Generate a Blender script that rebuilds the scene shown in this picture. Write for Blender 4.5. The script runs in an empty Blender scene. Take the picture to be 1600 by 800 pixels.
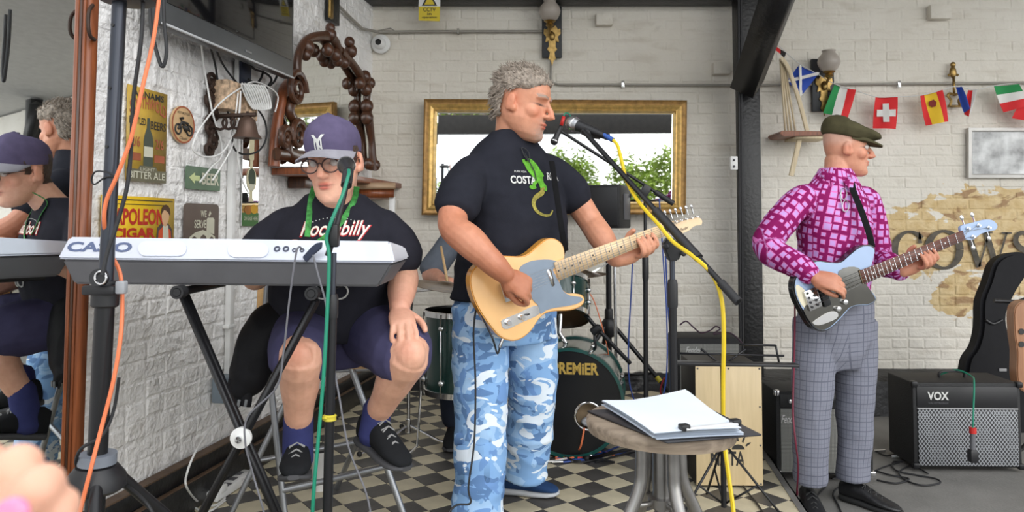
import bpy, bmesh, math, random
from mathutils import Vector, Matrix, noise
from mathutils.bvhtree import BVHTree
random.seed(7)
S = bpy.context.scene
COL = S.collection
# ------------------------------------------------------------------ camera
F = 1164.0; PITCH = 0.0436; CAMZ = 1.15
CY = 350 - F*math.tan(PITCH)
cam = bpy.data.cameras.new('camera'); cam_o = bpy.data.objects.new('camera', cam); COL.objects.link(cam_o)
cam.sensor_width = 36; cam.lens = 36*F/1600
cam.shift_y = -(400-CY)/1600
cam.clip_start = .02
cam_o.location = (0, 0, CAMZ); cam_o.rotation_euler = (math.pi/2+PITCH, 0, 0)
cam.dof.use_dof = True; cam.dof.focus_distance = 2.9; cam.dof.aperture_fstop = 8.5
S.camera = cam_o
S.view_settings.view_transform = 'Standard'; S.view_settings.look = 'None'
S.view_settings.exposure = 0.52; S.view_settings.gamma = 1.0
S.view_settings.use_curve_mapping = False
# ------------------------------------------------------------------ sky and light
W = bpy.data.worlds.new('sky'); S.world = W; W.use_nodes = True
nt = W.node_tree; bg = nt.nodes['Background']
tc = nt.nodes.new('ShaderNodeTexCoord'); mp = nt.nodes.new('ShaderNodeMapping'); mp.inputs['Scale'].default_value = (1, 1, 3)
nz = nt.nodes.new('ShaderNodeTexNoise'); nz.inputs['Scale'].default_value = 2.2; nz.inputs['Detail'].default_value = 5
cr = nt.nodes.new('ShaderNodeValToRGB'); cr.color_ramp.elements[0].position = .35; cr.color_ramp.elements[1].position = .62
cr.color_ramp.elements[0].color = (.80, .89, 1, 1); cr.color_ramp.elements[1].color = (1, .985, .96, 1)
nt.links.new(tc.outputs['Generated'], mp.inputs[0]); nt.links.new(mp.outputs[0], nz.inputs['Vector'])
nt.links.new(nz.outputs[0], cr.inputs[0]); nt.links.new(cr.outputs[0], bg.inputs['Color'])
bg.inputs['Strength'].default_value = 1.55
sun = bpy.data.lights.new('sun', 'SUN'); sun.energy = 1.1; sun.angle = math.radians(60); sun.color = (1, .97, .92)
sun_o = bpy.data.objects.new('sun', sun); COL.objects.link(sun_o)
sun_o.rotation_euler = (math.radians(68), 0, math.radians(30))

# ------------------------------------------------------------------ projection helpers
_fw = Vector((0, math.cos(PITCH), math.sin(PITCH))); _up = Vector((0, -math.sin(PITCH), math.cos(PITCH)))
CAM = Vector((0, 0, CAMZ))
def ray(px, py): return Vector((1, 0, 0))*((px-800)/F) + _up*((CY-py)/F) + _fw
def P(px, py, Y):
    d = ray(px, py); return CAM + d*(Y/d.y)
def on_plane(px, py, p0, n):
    d = ray(px, py); return CAM + d*((p0-CAM).dot(n)/d.dot(n))
def on_z(px, py, z): return on_plane(px, py, Vector((0, 0, z)), Vector((0, 0, 1)))
V = Vector
# left wall line: X = -LA + LS*Y
LA, LS = 1.871, .1718
dL = V((LS, 1, 0)).normalized(); nL = V((1, -LS, 0)).normalized(); pL = V((-LA, 0, 0))
def LW(px, py, off=0.0): return on_plane(px, py, pL + nL*off, nL)
BY = 5.2
def BW(px, py, off=0.0): return P(px, py, BY-off)
ANG_L = math.atan2(dL.y, dL.x)

# ------------------------------------------------------------------ materials
MATS = {}
def mat(name, col=(.5, .5, .5), rough=.5, metal=0, var=.08, scale=12, bump=0, bscale=60, coat=0, trans=0, emit=None, spec=None, sss=0):
    if name in MATS: return MATS[name]
    m = bpy.data.materials.new(name); m.use_nodes = True; t = m.node_tree; b = t.nodes['Principled BSDF']
    b.inputs['Roughness'].default_value = rough; b.inputs['Metallic'].default_value = metal
    if coat: b.inputs['Coat Weight'].default_value = coat; b.inputs['Coat Roughness'].default_value = .1
    if trans: b.inputs['Transmission Weight'].default_value = trans
    if spec is not None: b.inputs['Specular IOR Level'].default_value = spec
    c = t.nodes.new('ShaderNodeTexCoord')
    n = t.nodes.new('ShaderNodeTexNoise'); n.inputs['Scale'].default_value = scale; n.inputs['Detail'].default_value = 4
    t.links.new(c.outputs['Object'], n.inputs['Vector'])
    r = t.nodes.new('ShaderNodeValToRGB'); r.color_ramp.elements[0].position = .3; r.color_ramp.elements[1].position = .7
    r.color_ramp.elements[0].color = tuple(max(0, x*(1-var)) for x in col)+(1,)
    r.color_ramp.elements[1].color = tuple(min(1, x*(1+var)) for x in col)+(1,)
    t.links.new(n.outputs[0], r.inputs[0]); t.links.new(r.outputs[0], b.inputs['Base Color'])
    if bump:
        n2 = t.nodes.new('ShaderNodeTexNoise'); n2.inputs['Scale'].default_value = bscale; n2.inputs['Detail'].default_value = 6
        t.links.new(c.outputs['Object'], n2.inputs['Vector'])
        bp = t.nodes.new('ShaderNodeBump'); bp.inputs['Strength'].default_value = bump; bp.inputs['Distance'].default_value = .01
        t.links.new(n2.outputs[0], bp.inputs['Height']); t.links.new(bp.outputs[0], b.inputs['Normal'])
    MATS[name] = m; return m
def srgb(r, g, b):
    f = lambda c: (c/12.92 if c <= .04045 else ((c+.055)/1.055)**2.4)
    return (f(r/255), f(g/255), f(b/255))
def wood(name, c1, c2, rough=.45, scale=6, axis=2, stretch=12, coat=.2):
    if name in MATS: return MATS[name]
    m = mat(name, c1, rough, coat=coat); t = m.node_tree
    n = [x for x in t.nodes if x.type == 'TEX_NOISE'][0]; r = [x for x in t.nodes if x.type == 'VALTORGB'][0]
    mpn = t.nodes.new('ShaderNodeMapping'); sc = [stretch]*3; sc[axis] = 1; mpn.inputs['Scale'].default_value = sc
    tcn = [x for x in t.nodes if x.type == 'TEX_COORD'][0]
    t.links.new(tcn.outputs['Object'], mpn.inputs[0]); t.links.new(mpn.outputs[0], n.inputs['Vector'])
    n.inputs['Scale'].default_value = scale; n.inputs['Distortion'].default_value = .6
    r.color_ramp.elements[0].color = c1+(1,); r.color_ramp.elements[1].color = c2+(1,)
    return m
M_black = mat('black_plastic', (.012, .012, .014), .45)
M_blackm = mat('black_metal', (.014, .014, .016), .35, .3)
M_rubber = mat('cable_black', (.015, .015, .017), .6)
M_chrome = mat('chrome', (.75, .75, .76), .12, 1, .03)
M_steel = mat('grey_steel', (.33, .34, .36), .35, .8, .05)
M_brass = mat('aged_brass', (.33, .22, .08), .38, 1, .3, 40)
M_white = mat('white_plastic', (.75, .75, .74), .4)
M_gold = mat('gilt', (.62, .40, .13), .36, .55, .25, 30)
M_mirror = mat('mirror_glass', (.88, .9, .89), .015, 1, .01)
M_dkwood = wood('dark_carved_wood', (.035, .013, .006), (.10, .035, .014), .35)
M_redwood = wood('red_brown_wood', (.14, .035, .010), (.27, .075, .022), .4)
M_ltwood = wood('light_wood', (.50, .31, .14), (.62, .42, .22), .5)
M_gray = mat('grey_plastic', (.10, .10, .11), .5)

# ------------------------------------------------------------------ mesh builder
class MB:
    def __init__(s): s.v = []; s.f = []
    def add(s, vs, fs):
        o = len(s.v); s.v += [V(x) for x in vs]; s.f += [tuple(i+o for i in f) for f in fs]; return s
    def box(s, c, size, rot=None, bev=0):
        c = V(c); hx, hy, hz = [q/2 for q in size]; R = rot or Matrix.Identity(3)
        if bev:
            b = min(bev, hx*.9, hy*.9, hz*.9); bm = bmesh.new(); bmesh.ops.create_cube(bm, size=1)
            for v in bm.verts: v.co = V((v.co.x*2*hx, v.co.y*2*hy, v.co.z*2*hz))
            bmesh.ops.bevel(bm, geom=bm.edges[:], offset=b, segments=2, affect='EDGES', profile=.5)
            bm.verts.index_update()
            s.add([c+R@v.co for v in bm.verts], [[v.index for v in f.verts] for f in bm.faces]); bm.free(); return s
        vs = [c+R@V((x*hx, y*hy, z*hz)) for x in (-1, 1) for y in (-1, 1) for z in (-1, 1)]
        return s.add(vs, [(0, 1, 3, 2), (4, 6, 7, 5), (0, 4, 5, 1), (2, 3, 7, 6), (0, 2, 6, 4), (1, 5, 7, 3)])
    def rings(s, rs, cap=True, closed=False):
        n = len(rs[0]); o = len(s.v)
        for r in rs: s.v += [V(p) for p in r]
        m = len(rs)
        for i in range(m if closed else m-1):
            a = o+i*n; b = o+((i+1) % m)*n
            for j in range(n): s.f.append((a+j, a+(j+1) % n, b+(j+1) % n, b+j))
        if cap and not closed:
            s.f.append(tuple(o+j for j in reversed(range(n)))); s.f.append(tuple(o+(m-1)*n+j for j in range(n)))
        return s
    def tube(s, pts, r, seg=8, closed=False, flat=None, up=None):
        pts = [V(p) for p in pts]; n = len(pts); rs = []
        t0 = (pts[1]-pts[0]).normalized()
        u = up or (V((0, 0, 1)) if abs(t0.z) < .9 else V((1, 0, 0)))
        u = (u - t0*u.dot(t0)).normalized()
        for i, p in enumerate(pts):
            if closed: t = pts[(i+1) % n]-pts[i-1]
            else: t = pts[min(i+1, n-1)]-pts[max(i-1, 0)]
            if t.length < 1e-9: t = t0
            t.normalize(); u = (u-t*u.dot(t))
            if u.length < 1e-6: u = t.orthogonal()
            u.normalize(); w = t.cross(u)
            ri = r[i] if isinstance(r, (list, tuple)) else r
            ra, rb = (ri if isinstance(ri, (list, tuple)) else (ri, ri*(flat or 1)))
            rs.append([p+u*(ra*math.cos(k*2*math.pi/seg))+w*(rb*math.sin(k*2*math.pi/seg)) for k in range(seg)])
        return s.rings(rs, not closed, closed)
    def lathe(s, prof, c=(0, 0, 0), axis=(0, 0, 1), seg=24):
        a = V(axis).normalized(); u = a.orthogonal().normalized(); w = a.cross(u); c = V(c)
        return s.rings([[c+a*z+(u*math.cos(k*2*math.pi/seg)+w*math.sin(k*2*math.pi/seg))*max(r, 1e-4) for k in range(seg)] for r, z in prof])
    def ring(s, prof, c=(0, 0, 0), axis=(0, 0, 1), seg=24):
        a = V(axis).normalized(); u = a.orthogonal().normalized(); w = a.cross(u); c = V(c)
        return s.rings([[c+a*z+(u*math.cos(k*2*math.pi/seg)+w*math.sin(k*2*math.pi/seg))*r for r, z in prof] for k in range(seg)], False, True)
    def ell(s, c, r, R=None, seg=16, ring=10):
        c = V(c); R = R or Matrix.Identity(3); rr = (r, r, r) if not isinstance(r, (tuple, list)) else r
        rs = []
        for i in range(1, ring):
            a = math.pi*i/ring
            rs.append([c+R@V((rr[0]*math.sin(a)*math.cos(k*2*math.pi/seg), rr[1]*math.sin(a)*math.sin(k*2*math.pi/seg), -rr[2]*math.cos(a))) for k in range(seg)])
        return s.rings(rs)
    def prism(s, poly, n, th):
        """poly: 3d points; extruded by th against n (front stays)"""
        n = V(n).normalized(); k = len(poly); poly = [V(p) for p in poly]
        o = len(s.v); s.v += poly + [p-n*th for p in poly]
        s.f.append(tuple(o+i for i in range(k))); s.f.append(tuple(o+k+i for i in reversed(range(k))))
        for i in range(k): s.f.append((o+i, o+k+i, o+k+(i+1) % k, o+(i+1) % k))
        return s
    def xf(s, M): s.v = [M@v for v in s.v]; return s
    def build(s, name, m, parent=None, smooth=True, ang=40, bev=0):
        o = V((0, 0, 0)) if parent is None else worldloc(parent)
        me = bpy.data.meshes.new(name); me.from_pydata([v-o for v in s.v], [], s.f); me.update()
        bm = bmesh.new(); bm.from_mesh(me); bmesh.ops.recalc_face_normals(bm, faces=bm.faces)
        if bev: bmesh.ops.bevel(bm, geom=[e for e in bm.edges if len(e.link_faces) == 2 and e.calc_face_angle(0) > .6], offset=bev, segments=2, affect='EDGES')
        if smooth:
            a = math.radians(ang)
            for e in bm.edges: e.smooth = not (len(e.link_faces) == 2 and e.calc_face_angle(0) > a)
        bm.to_mesh(me); bm.free()
        if smooth: me.polygons.foreach_set('use_smooth', [True]*len(me.polygons))
        return link(name, me, m, parent)
def worldloc(o):
    l = V((0, 0, 0))
    while o is not None: l += o.location; o = o.parent
    return l
def link(name, me, m, parent=None):
    ob = bpy.data.objects.new(name, me); COL.objects.link(ob)
    if m is not None:
        if not me.materials: me.materials.append(m)
    if parent is not None: ob.parent = parent
    return ob
def tag(o, label, cat, group=None, kind=None):
    if label: o['label'] = label
    if cat: o['category'] = cat
    if group: o['group'] = group
    if kind: o['kind'] = kind
    return o
def thing(name, label, cat, loc, group=None):
    o = bpy.data.objects.new(name, None); COL.objects.link(o); o.location = loc; o.empty_display_size = .05
    return tag(o, label, cat, group)
def struct(o): o['kind'] = 'structure'; return o
def cr_(pts, n=8, closed=False):
    """Catmull-Rom through points"""
    pts = [V(p) for p in pts]; out = []; m = len(pts)
    for i in range(m if closed else m-1):
        if closed: a, b, c, d = pts[i-1], pts[i], pts[(i+1) % m], pts[(i+2) % m]
        else: a, b, c, d = pts[max(i-1, 0)], pts[i], pts[i+1], pts[min(i+2, m-1)]
        for k in range(n):
            t = k/n; out.append(.5*((2*b)+(c-a)*t+(2*a-5*b+4*c-d)*t*t+(3*b-a-3*c+d)*t**3))
    if not closed: out.append(pts[-1])
    return out
def lerp(a, b, t): return a+(b-a)*t
def text2d(s, size=1, shear=0, bold=0, sx=1, spacing=1):
    cu = bpy.data.curves.new('lettering', 'FONT'); cu.body = s; cu.size = size; cu.shear = shear; cu.offset = bold
    cu.align_x = 'CENTER'; cu.align_y = 'CENTER'; cu.resolution_u = 3; cu.space_character = spacing
    ob = bpy.data.objects.new('lettering', cu); COL.objects.link(ob)
    dg = bpy.context.evaluated_depsgraph_get(); me = bpy.data.meshes.new_from_object(ob.evaluated_get(dg))
    vs = [(v.co.x*sx, v.co.y) for v in me.vertices]; fs = [tuple(p.vertices) for p in me.polygons]
    bpy.data.objects.remove(ob); bpy.data.curves.remove(cu); bpy.data.meshes.remove(me)
    return vs, fs
def flat_text(name, s, C, U, Vv, N, w, h, m, parent, shear=0, bold=.0, off=.0015, warp=None):
    """text fitted to w x h centred at C, lying on a plane"""
    vs, fs = text2d(s, 1, shear, bold)
    x0 = min(v[0] for v in vs); x1 = max(v[0] for v in vs); y0 = min(v[1] for v in vs); y1 = max(v[1] for v in vs)
    b = MB(); out = []
    for x, y in vs:
        u = ((x-x0)/(x1-x0)-.5)*w; v = ((y-y0)/(y1-y0)-.5)*h
        if warp: u, v = warp(u, v)
        out.append(C+U*u+Vv*v+N*off)
    b.add(out, fs); return b.build(name, m, parent, smooth=False)
def wrap_text(name, s, C, U, Vv, N, w, h, m, parent, bvh, shear=0, bold=0, off=.003, warp=None):
    vs, fs = text2d(s, 1, shear, bold)
    x0 = min(v[0] for v in vs); x1 = max(v[0] for v in vs); y0 = min(v[1] for v in vs); y1 = max(v[1] for v in vs)
    pts = []
    for x, y in vs:
        u = ((x-x0)/(x1-x0)-.5)*w; v = ((y-y0)/(y1-y0)-.5)*h
        if warp: u, v = warp(u, v)
        pts.append((u, v))
    return wrap_poly(name, pts, fs, C, U, Vv, N, m, parent, bvh, off)
def wrap_poly(name, pts, fs, C, U, Vv, N, m, parent, bvh, off=.003):
    bm = bmesh.new(); bv = [bm.verts.new((u, v, 0)) for u, v in pts]
    for f in fs:
        try: bm.faces.new([bv[i] for i in f])
        except ValueError: pass
    bmesh.ops.triangulate(bm, faces=bm.faces[:])
    for _ in range(3):
        es = [e for e in bm.edges if e.calc_length() > .012]
        if not es: break
        bmesh.ops.subdivide_edges(bm, edges=es, cuts=1); bmesh.ops.triangulate(bm, faces=bm.faces[:])
    bm.verts.index_update(); out = []
    for v in bm.verts:
        q = C+U*v.co.x+Vv*v.co.y
        hit, nn, i, d = bvh.ray_cast(q+N*.4, -N, 1.2)
        out.append((hit if hit else q)+N*off)
    b = MB().add(out, [[v.index for v in f.verts] for f in bm.faces]); bm.free()
    return b.build(name, m, parent, smooth=False)
def cable(name, label, pts, r, m, group=None, n=8, parent=None, cat='cable'):
    b = MB().tube(cr_(pts, n), r, 7)
    o = b.build(name, m, parent)
    if parent is None: tag(o, label, cat, group)
    return o
# ================================================================== STRUCTURE
LOWZ = -.09
def paint_mat(name, peel):
    m = bpy.data.materials.new(name); m.use_nodes = True; t = m.node_tree; b = t.nodes['Principled BSDF']
    N = t.nodes.new; L = t.links.new
    g = N('ShaderNodeNewGeometry')
    def noise_(sc, det=4, dist=0, vec=None):
        n = N('ShaderNodeTexNoise'); n.inputs['Scale'].default_value = sc; n.inputs['Detail'].default_value = det; n.inputs['Distortion'].default_value = dist
        L(vec or g.outputs['Position'], n.inputs['Vector']); return n.outputs[0]
    def ramp(src, p0, p1, c0=(0, 0, 0, 1), c1=(1, 1, 1, 1)):
        r = N('ShaderNodeValToRGB'); r.color_ramp.elements[0].position = p0; r.color_ramp.elements[1].position = p1
        r.color_ramp.elements[0].color = c0; r.color_ramp.elements[1].color = c1; L(src, r.inputs[0]); return r.outputs[0]
    def mix(f, a, c):
        x = N('ShaderNodeMix'); x.data_type = 'RGBA'; L(f, x.inputs[0])
        for s_, q in ((6, a), (7, c)):
            if isinstance(q, tuple): x.inputs[s_].default_value = q+(1,)
            else: L(q, x.inputs[s_])
        return x.outputs[2]
    def math_(op, a, c=None):
        x = N('ShaderNodeMath'); x.operation = op
        for i, q in enumerate((a, c)):
            if q is None: continue
            if isinstance(q, (int, float)): x.inputs[i].default_value = q
            else: L(q, x.inputs[i])
        return x.outputs[0]
    base = ramp(noise_(1.6, 5), .3, .7, (srgb(212, 206, 194) if peel else srgb(236, 234, 232))+(1,), (srgb(224, 219, 209) if peel else srgb(246, 245, 244))+(1,))
    mp_ = N('ShaderNodeMapping'); mp_.inputs['Scale'].default_value = (2.2, 2.2, 9); L(g.outputs['Position'], mp_.inputs[0])
    st = ramp(noise_(1.3, 6, .6, mp_.outputs[0]), .56, .74)
    base = mix(math_('MULTIPLY', st, .35), base, srgb(176, 164, 146))
    gr = ramp(noise_(9, 6, 1.0), .66, .80)
    base = mix(math_('MULTIPLY', gr, .3), base, srgb(150, 140, 128))
    sp = N('ShaderNodeSeparateXYZ'); L(g.outputs['Position'], sp.inputs[0])
    X, Z = sp.outputs[0], sp.outputs[2]
    if peel:
        # worn patch: paint gone, tan render and brick showing
        def blob(cx, cz, rx, rz):
            a = math_('DIVIDE', math_('SUBTRACT', X, cx), rx); c = math_('DIVIDE', math_('SUBTRACT', Z, cz), rz)
            return math_('SUBTRACT', 1, math_('POWER', math_('ADD', math_('MULTIPLY', a, a), math_('MULTIPLY', c, c)), .5))
        f = blob(3.25, 1.06, .72, .36)
        for q in ((2.62, 1.02, .30, .22), (3.10, .66, .20, .20), (3.4, 1.28, .42, .13), (3.7, 1.0, .5, .4)) : f = math_('MAXIMUM', f, blob(*q))
        mp2 = N('ShaderNodeMapping'); mp2.inputs['Scale'].default_value = (5, 5, 9); L(g.outputs['Position'], mp2.inputs[0])
        f = math_('ADD', f, math_('MULTIPLY', math_('SUBTRACT', noise_(1, 6, .5, mp2.outputs[0]), .52), 2.0))
        msk = ramp(f, .10, .14)
        tan = ramp(noise_(14, 5, .4), .35, .68, srgb(196, 168, 118)+(1,), srgb(214, 192, 148)+(1,))
        brn = ramp(noise_(6, 5, .8, mp2.outputs[0]), .60, .68)
        mpb = N('ShaderNodeMapping'); mpb.inputs['Scale'].default_value = (1.5, 1.5, 3.2); L(g.outputs['Position'], mpb.inputs[0])
        brn = ramp(noise_(3.2, 6, .9, mpb.outputs[0]), .55, .62)
        tan = mix(math_('MULTIPLY', brn, .75), tan, srgb(138, 100, 66))
        base = mix(msk, base, tan)
        band = math_('SUBTRACT', .172, math_('ADD', Z, math_('MULTIPLY', noise_(16, 3), .05)))
        bm_ = ramp(math_('ADD', band, .5), .52, .53)
        wear = ramp(noise_(7, 6, .5), .62, .70)
        blk = mix(math_('MULTIPLY', wear, .6), (.012, .012, .014), srgb(120, 120, 120))
        base = mix(bm_, base, blk)
    L(base, b.inputs['Base Color']); b.inputs['Roughness'].default_value = .42 if not peel else .62
    bp = N('ShaderNodeBump'); bp.inputs['Strength'].default_value = 1.0 if not peel else .8; bp.inputs['Distance'].default_value = .03 if not peel else .016
    h = math_('ADD', noise_(11, 5, .4), math_('MULTIPLY', noise_(48, 3), .3)); L(h, bp.inputs['Height']); L(bp.outputs[0], b.inputs['Normal'])
    return m
M_wall = paint_mat('white_painted_brick', True)
M_wallL = paint_mat('glossy_white_painted_brick', False)
CORNER_X = -LA + LS*BY
wb = struct(MB().box(((CORNER_X-.3+11)/2, BY+.125, 1.35), (11.3-CORNER_X, .23, 2.9)).build('wall_back', M_wall, smooth=False))
a0, a1 = -1.2, BY/dL.y+.3
cL = pL + dL*((a0+a1)/2) - nL*.125; cL.z = 1.35
wl = struct(MB().box(cL, (a1-a0, .23, 2.9), Matrix.Rotation(ANG_L, 3, 'Z')).build('wall_left', M_wallL, smooth=False))

def brick_mesh(l, h, seed, m, d=.0065):
    rnd = random.Random(seed); c = .0075; d = rnd.uniform(.0022, .0058)
    vs = []
    for (k, y) in ((0, 0), (1, -d)):
        q = 0 if k == 0 else c
        for sx, sz in ((-1, -1), (1, -1), (1, 1), (-1, 1)):
            j = lambda a: rnd.uniform(-a, a)
            vs.append((sx*(l/2-q)+j(.003), y+(j(.0011) if k else 0), sz*(h/2-q)+j(.003)))
    me = bpy.data.meshes.new('brick')
    me.from_pydata(vs, [], [(4, 5, 6, 7), (0, 1, 5, 4), (1, 2, 6, 5), (2, 3, 7, 6), (3, 0, 4, 7)])
    me.materials.append(m); return me
def brick_wall(parent, place, rot, s0, s1, z0, z1, m, score, off):
    L_, Hh = .222, .0745
    vars_ = [[brick_mesh(l, .068, 10*i+int(l*100), m) for i in range(5)] for l in (.214, .104)]
    items = []
    r = 0; z = z0
    while z < z1:
        s = s0 - (L_/2 if r % 2 else 0)
        while s < s1:
            head = random.random() < .12
            for (cs, k) in (((s+.055, 1), (s+.166, 1)) if head else ((s+L_/2, 0),)):
                c = place(cs, z+Hh/2) ; items.append((score(c), c, vars_[k][random.randrange(5)]))
            s += L_
        z += Hh; r += 1
    items.sort(key=lambda t: -t[0])
    loc0 = worldloc(parent); Rm = Matrix.Rotation(rot, 3, 'Z'); rest = MB()
    for i, (sc, c, me) in enumerate(items):
        c = c + V((0, 0, random.uniform(-.003, .003)))
        if i < 295 and sc > 0:
            o = bpy.data.objects.new('brick', me); COL.objects.link(o); o.parent = parent; o.location = c-loc0; o.rotation_euler = (0, 0, rot)
        else: rest.add([c+Rm@v.co for v in me.vertices], [tuple(p.vertices) for p in me.polygons])
    o = rest.build('brick_rest', m, parent, smooth=False); o['kind'] = 'stuff'
def proj(p):
    d = V(p)-CAM; z = d.dot(_fw)
    return 800+F*d.x/z, CY-F*d.dot(_up)/z, z
HIDE = [(655, 150, 1075, 340), (690, 110, 870, 800), (1155, 0, 1192, 800), (1230, 190, 1360, 800), (1400, 570, 1600, 800), (430, 60, 580, 800), (985, 580, 1240, 800), (250, 0, 460, 60), (0, 0, 125, 800), (90, 370, 617, 445)]
def score(c):
    x, y, z = proj(c)
    if not (-10 < x < 1610 and -10 < y < 810) or z < .5: return -1
    for a, b_, c_, d_ in HIDE:
        if a < x < c_ and b_ < y < d_: return .1/z
    return 1/z
brick_wall(wb, lambda s, z: V((s, BY+.01, z)), 0, CORNER_X-.05, 8.5, LOWZ, 2.78, M_wall, score, 0)
sL0 = 1.2
brick_wall(wl, lambda s, z: pL+dL*s+V((0, 0, z))-nL*.01, ANG_L, .9, BY/dL.y+.05, .19, 2.78, M_wallL, score, 0)

# floor of the yard, and stage
M_conc = mat('concrete', srgb(120, 118, 114), .8, var=.14, scale=5, bump=.25, bscale=90)
struct(MB().box((4.0, -3, LOWZ-.05), (20, 17, .1)).build('floor', M_conc, smooth=False))
M_sub = mat('tile_grout', srgb(95, 88, 78), .8)
def Lx(Y, off=0): return -LA+LS*Y+off
EX0, EXS = 0.766, .133     # right edge of stage X = EX0 + EXS*Y
FY = 1.35
stage_poly = [V((Lx(FY), FY, 0)), V((EX0+EXS*FY, FY, 0)), V((EX0+EXS*BY, BY, 0)), V((Lx(BY), BY, 0))]
stage = struct(MB().prism([p+V((0, 0, -.006)) for p in stage_poly], (0, 0, 1), .083).build('floor_stage', M_sub, smooth=False))
def clip(poly, a, b):
    n = V((-(b-a).y, (b-a).x)); out = []
    for i in range(len(poly)):
        p, q = poly[i], poly[(i+1) % len(poly)]; dp = n.dot(p-V(a)); dq = n.dot(q-V(a))
        if dp >= 0: out.append(p)
        if dp*dq < 0: out.append(p+(q-p)*(dp/(dp-dq)))
    return out
M_tk = mat('dark_tile', srgb(72, 70, 68), .42, var=.22, scale=9, bump=.08)
M_tc = mat('cream_tile', srgb(196, 186, 160), .42, var=.12, scale=9, bump=.08)
TS = .128
da = V((dL.x, dL.y)); db = V((dL.y, -dL.x)); e1 = (da+db)*(TS/math.sqrt(2)); e2 = (da-db)*(TS/math.sqrt(2))
def tile_mesh(poly, m):
    c = sum(poly, V((0, 0)))/len(poly); k = len(poly)
    inn = [p+(c-p).normalized()*.0035 for p in poly]; mid = [p+(c-p).normalized()*.0012 for p in poly]
    me = bpy.data.meshes.new('tile')
    me.from_pydata([(p.x, p.y, -.006) for p in mid]+[(p.x, p.y, -.0012) for p in mid]+[(p.x, p.y, 0) for p in inn], [],
        [tuple(range(2*k, 3*k))]+[(i, (i+1) % k, k+(i+1) % k, k+i) for i in range(k)]+[(k+i, k+(i+1) % k, 2*k+(i+1) % k, 2*k+i) for i in range(k)])
    me.materials.append(m); return me
full = [-e1/2-e2/2, e1/2-e2/2, e1/2+e2/2, -e1/2+e2/2]
full = [p.copy() for p in full]
fm = {0: tile_mesh(full, M_tk), 1: tile_mesh(full, M_tc)}
edges = [(V((stage_poly[i].x, stage_poly[i].y)), V((stage_poly[(i+1) % 4].x, stage_poly[(i+1) % 4].y))) for i in range(4)]
tl = []; tc0 = V((.319, 3.12))
for i in range(-40, 41):
    for j in range(-40, 41):
        c = tc0+e1*i+e2*j; poly = [c+p for p in full]
        for a, b_ in edges:
            poly = clip(poly, a, b_)
            if len(poly) < 3: break
        if len(poly) < 3: continue
        area = abs(sum(poly[q].x*poly[(q+1) % len(poly)].y-poly[(q+1) % len(poly)].x*poly[q].y for q in range(len(poly))))/2
        if area < 3e-4: continue
        tl.append((score(V((c.x, c.y, 0))) if True else 0, c, poly if area < TS*TS*.999 else None, (i+j) % 2))
tl.sort(key=lambda t: -t[0]); n = 0
TR = {0: MB(), 1: MB()}
for sc, c, poly, k in tl:
    if n < 298 and sc > 0:
        me = fm[k] if poly is None else tile_mesh([p-c for p in poly], [M_tk, M_tc][k])
        o = bpy.data.objects.new('tile', me); COL.objects.link(o); o.parent = stage; o.location = (c.x, c.y, random.uniform(-.0006, .0006)); n += 1
    else:
        me = tile_mesh([p-c for p in (poly or [c+q for q in full])], None)
        TR[k].add([v.co+V((c.x, c.y, 0)) for v in me.vertices], [tuple(p.vertices) for p in me.polygons]); bpy.data.meshes.remove(me)
for k in (0, 1):
    o = TR[k].build('tile_rest', [M_tk, M_tc][k], stage, smooth=False); o['kind'] = 'stuff'
# aluminium nosing on the stage edge
M_alu = mat('aluminium_strip', srgb(150, 148, 145), .4, .6)
nb = MB(); ea = V((EX0+EXS*FY, FY, 0)); eb = V((EX0+EXS*BY, BY, 0)); ed = (eb-ea).normalized(); en = V((ed.y, -ed.x, 0))
nb.prism([ea-en*.02+V((0, 0, .004)), ea+en*.012+V((0, 0, .004)), eb+en*.012+V((0, 0, .004)), eb-en*.02+V((0, 0, .004))], (0, 0, 1), .006)
nb.prism([ea+en*.012+V((0, 0, .004)), ea+en*.012+V((0, 0, -.085)), eb+en*.012+V((0, 0, -.085)), eb+en*.012+V((0, 0, .004))], en, .006)
struct(nb.build('trim_1', M_alu, smooth=False))
# skirting on left wall: two stepped black boards with worn brown tops
M_skirt = mat('black_skirting_paint', (.014, .014, .015), .35, var=.5, scale=14, bump=.2)
M_skt = mat('worn_brown_edge', srgb(92, 72, 56), .6, var=.3, scale=20)
sk = MB()
R3 = Matrix.Rotation(ANG_L, 3, 'Z')
def alongL(s, off, z): q = pL+dL*s+nL*off; q.z = z; return q
s0, s1 = 1.0, BY/dL.y-.02
sk.box(alongL((s0+s1)/2, .035, .06), (s1-s0, .07, .118), R3, .004)
sk.box(alongL((s0+s1)/2, .022, .152), (s1-s0, .044, .066), R3, .004)
ske = struct(sk.build('baseboard_left', M_skirt))
MB().box(alongL((s0+s1)/2, .0225, .187), (s1-s0, .047, .006), R3).build('baseboard_cap', M_skt, ske, smooth=False)
MB().box(alongL((s0+s1)/2, .062, .1205), (s1-s0, .02, .004), R3).build('baseboard_cap', M_skt, ske, smooth=False)
# rough black plinth along the right part of the back wall
pl = MB(); rs_ = []
for k in range(61):
    x = 1.62+k*.09; j = lambda a, s_: a*noise.noise(V((x*5, s_, 0)))
    rs_.append([V((x, BY+.05, LOWZ)), V((x, 4.86+j(.03, 1), LOWZ)), V((x, 4.87+j(.04, 2), .03)), V((x, 4.89+j(.04, 3), .125+j(.02, 4))), V((x, 4.95+j(.03, 5), .145+j(.012, 6))), V((x, BY+.05, .15))])
pl.rings(rs_); struct(pl.build('baseboard_back', mat('rough_black_render', (.016, .016, .017), .55, var=.9, scale=9, bump=1.0, bscale=30), ang=25))
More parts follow.
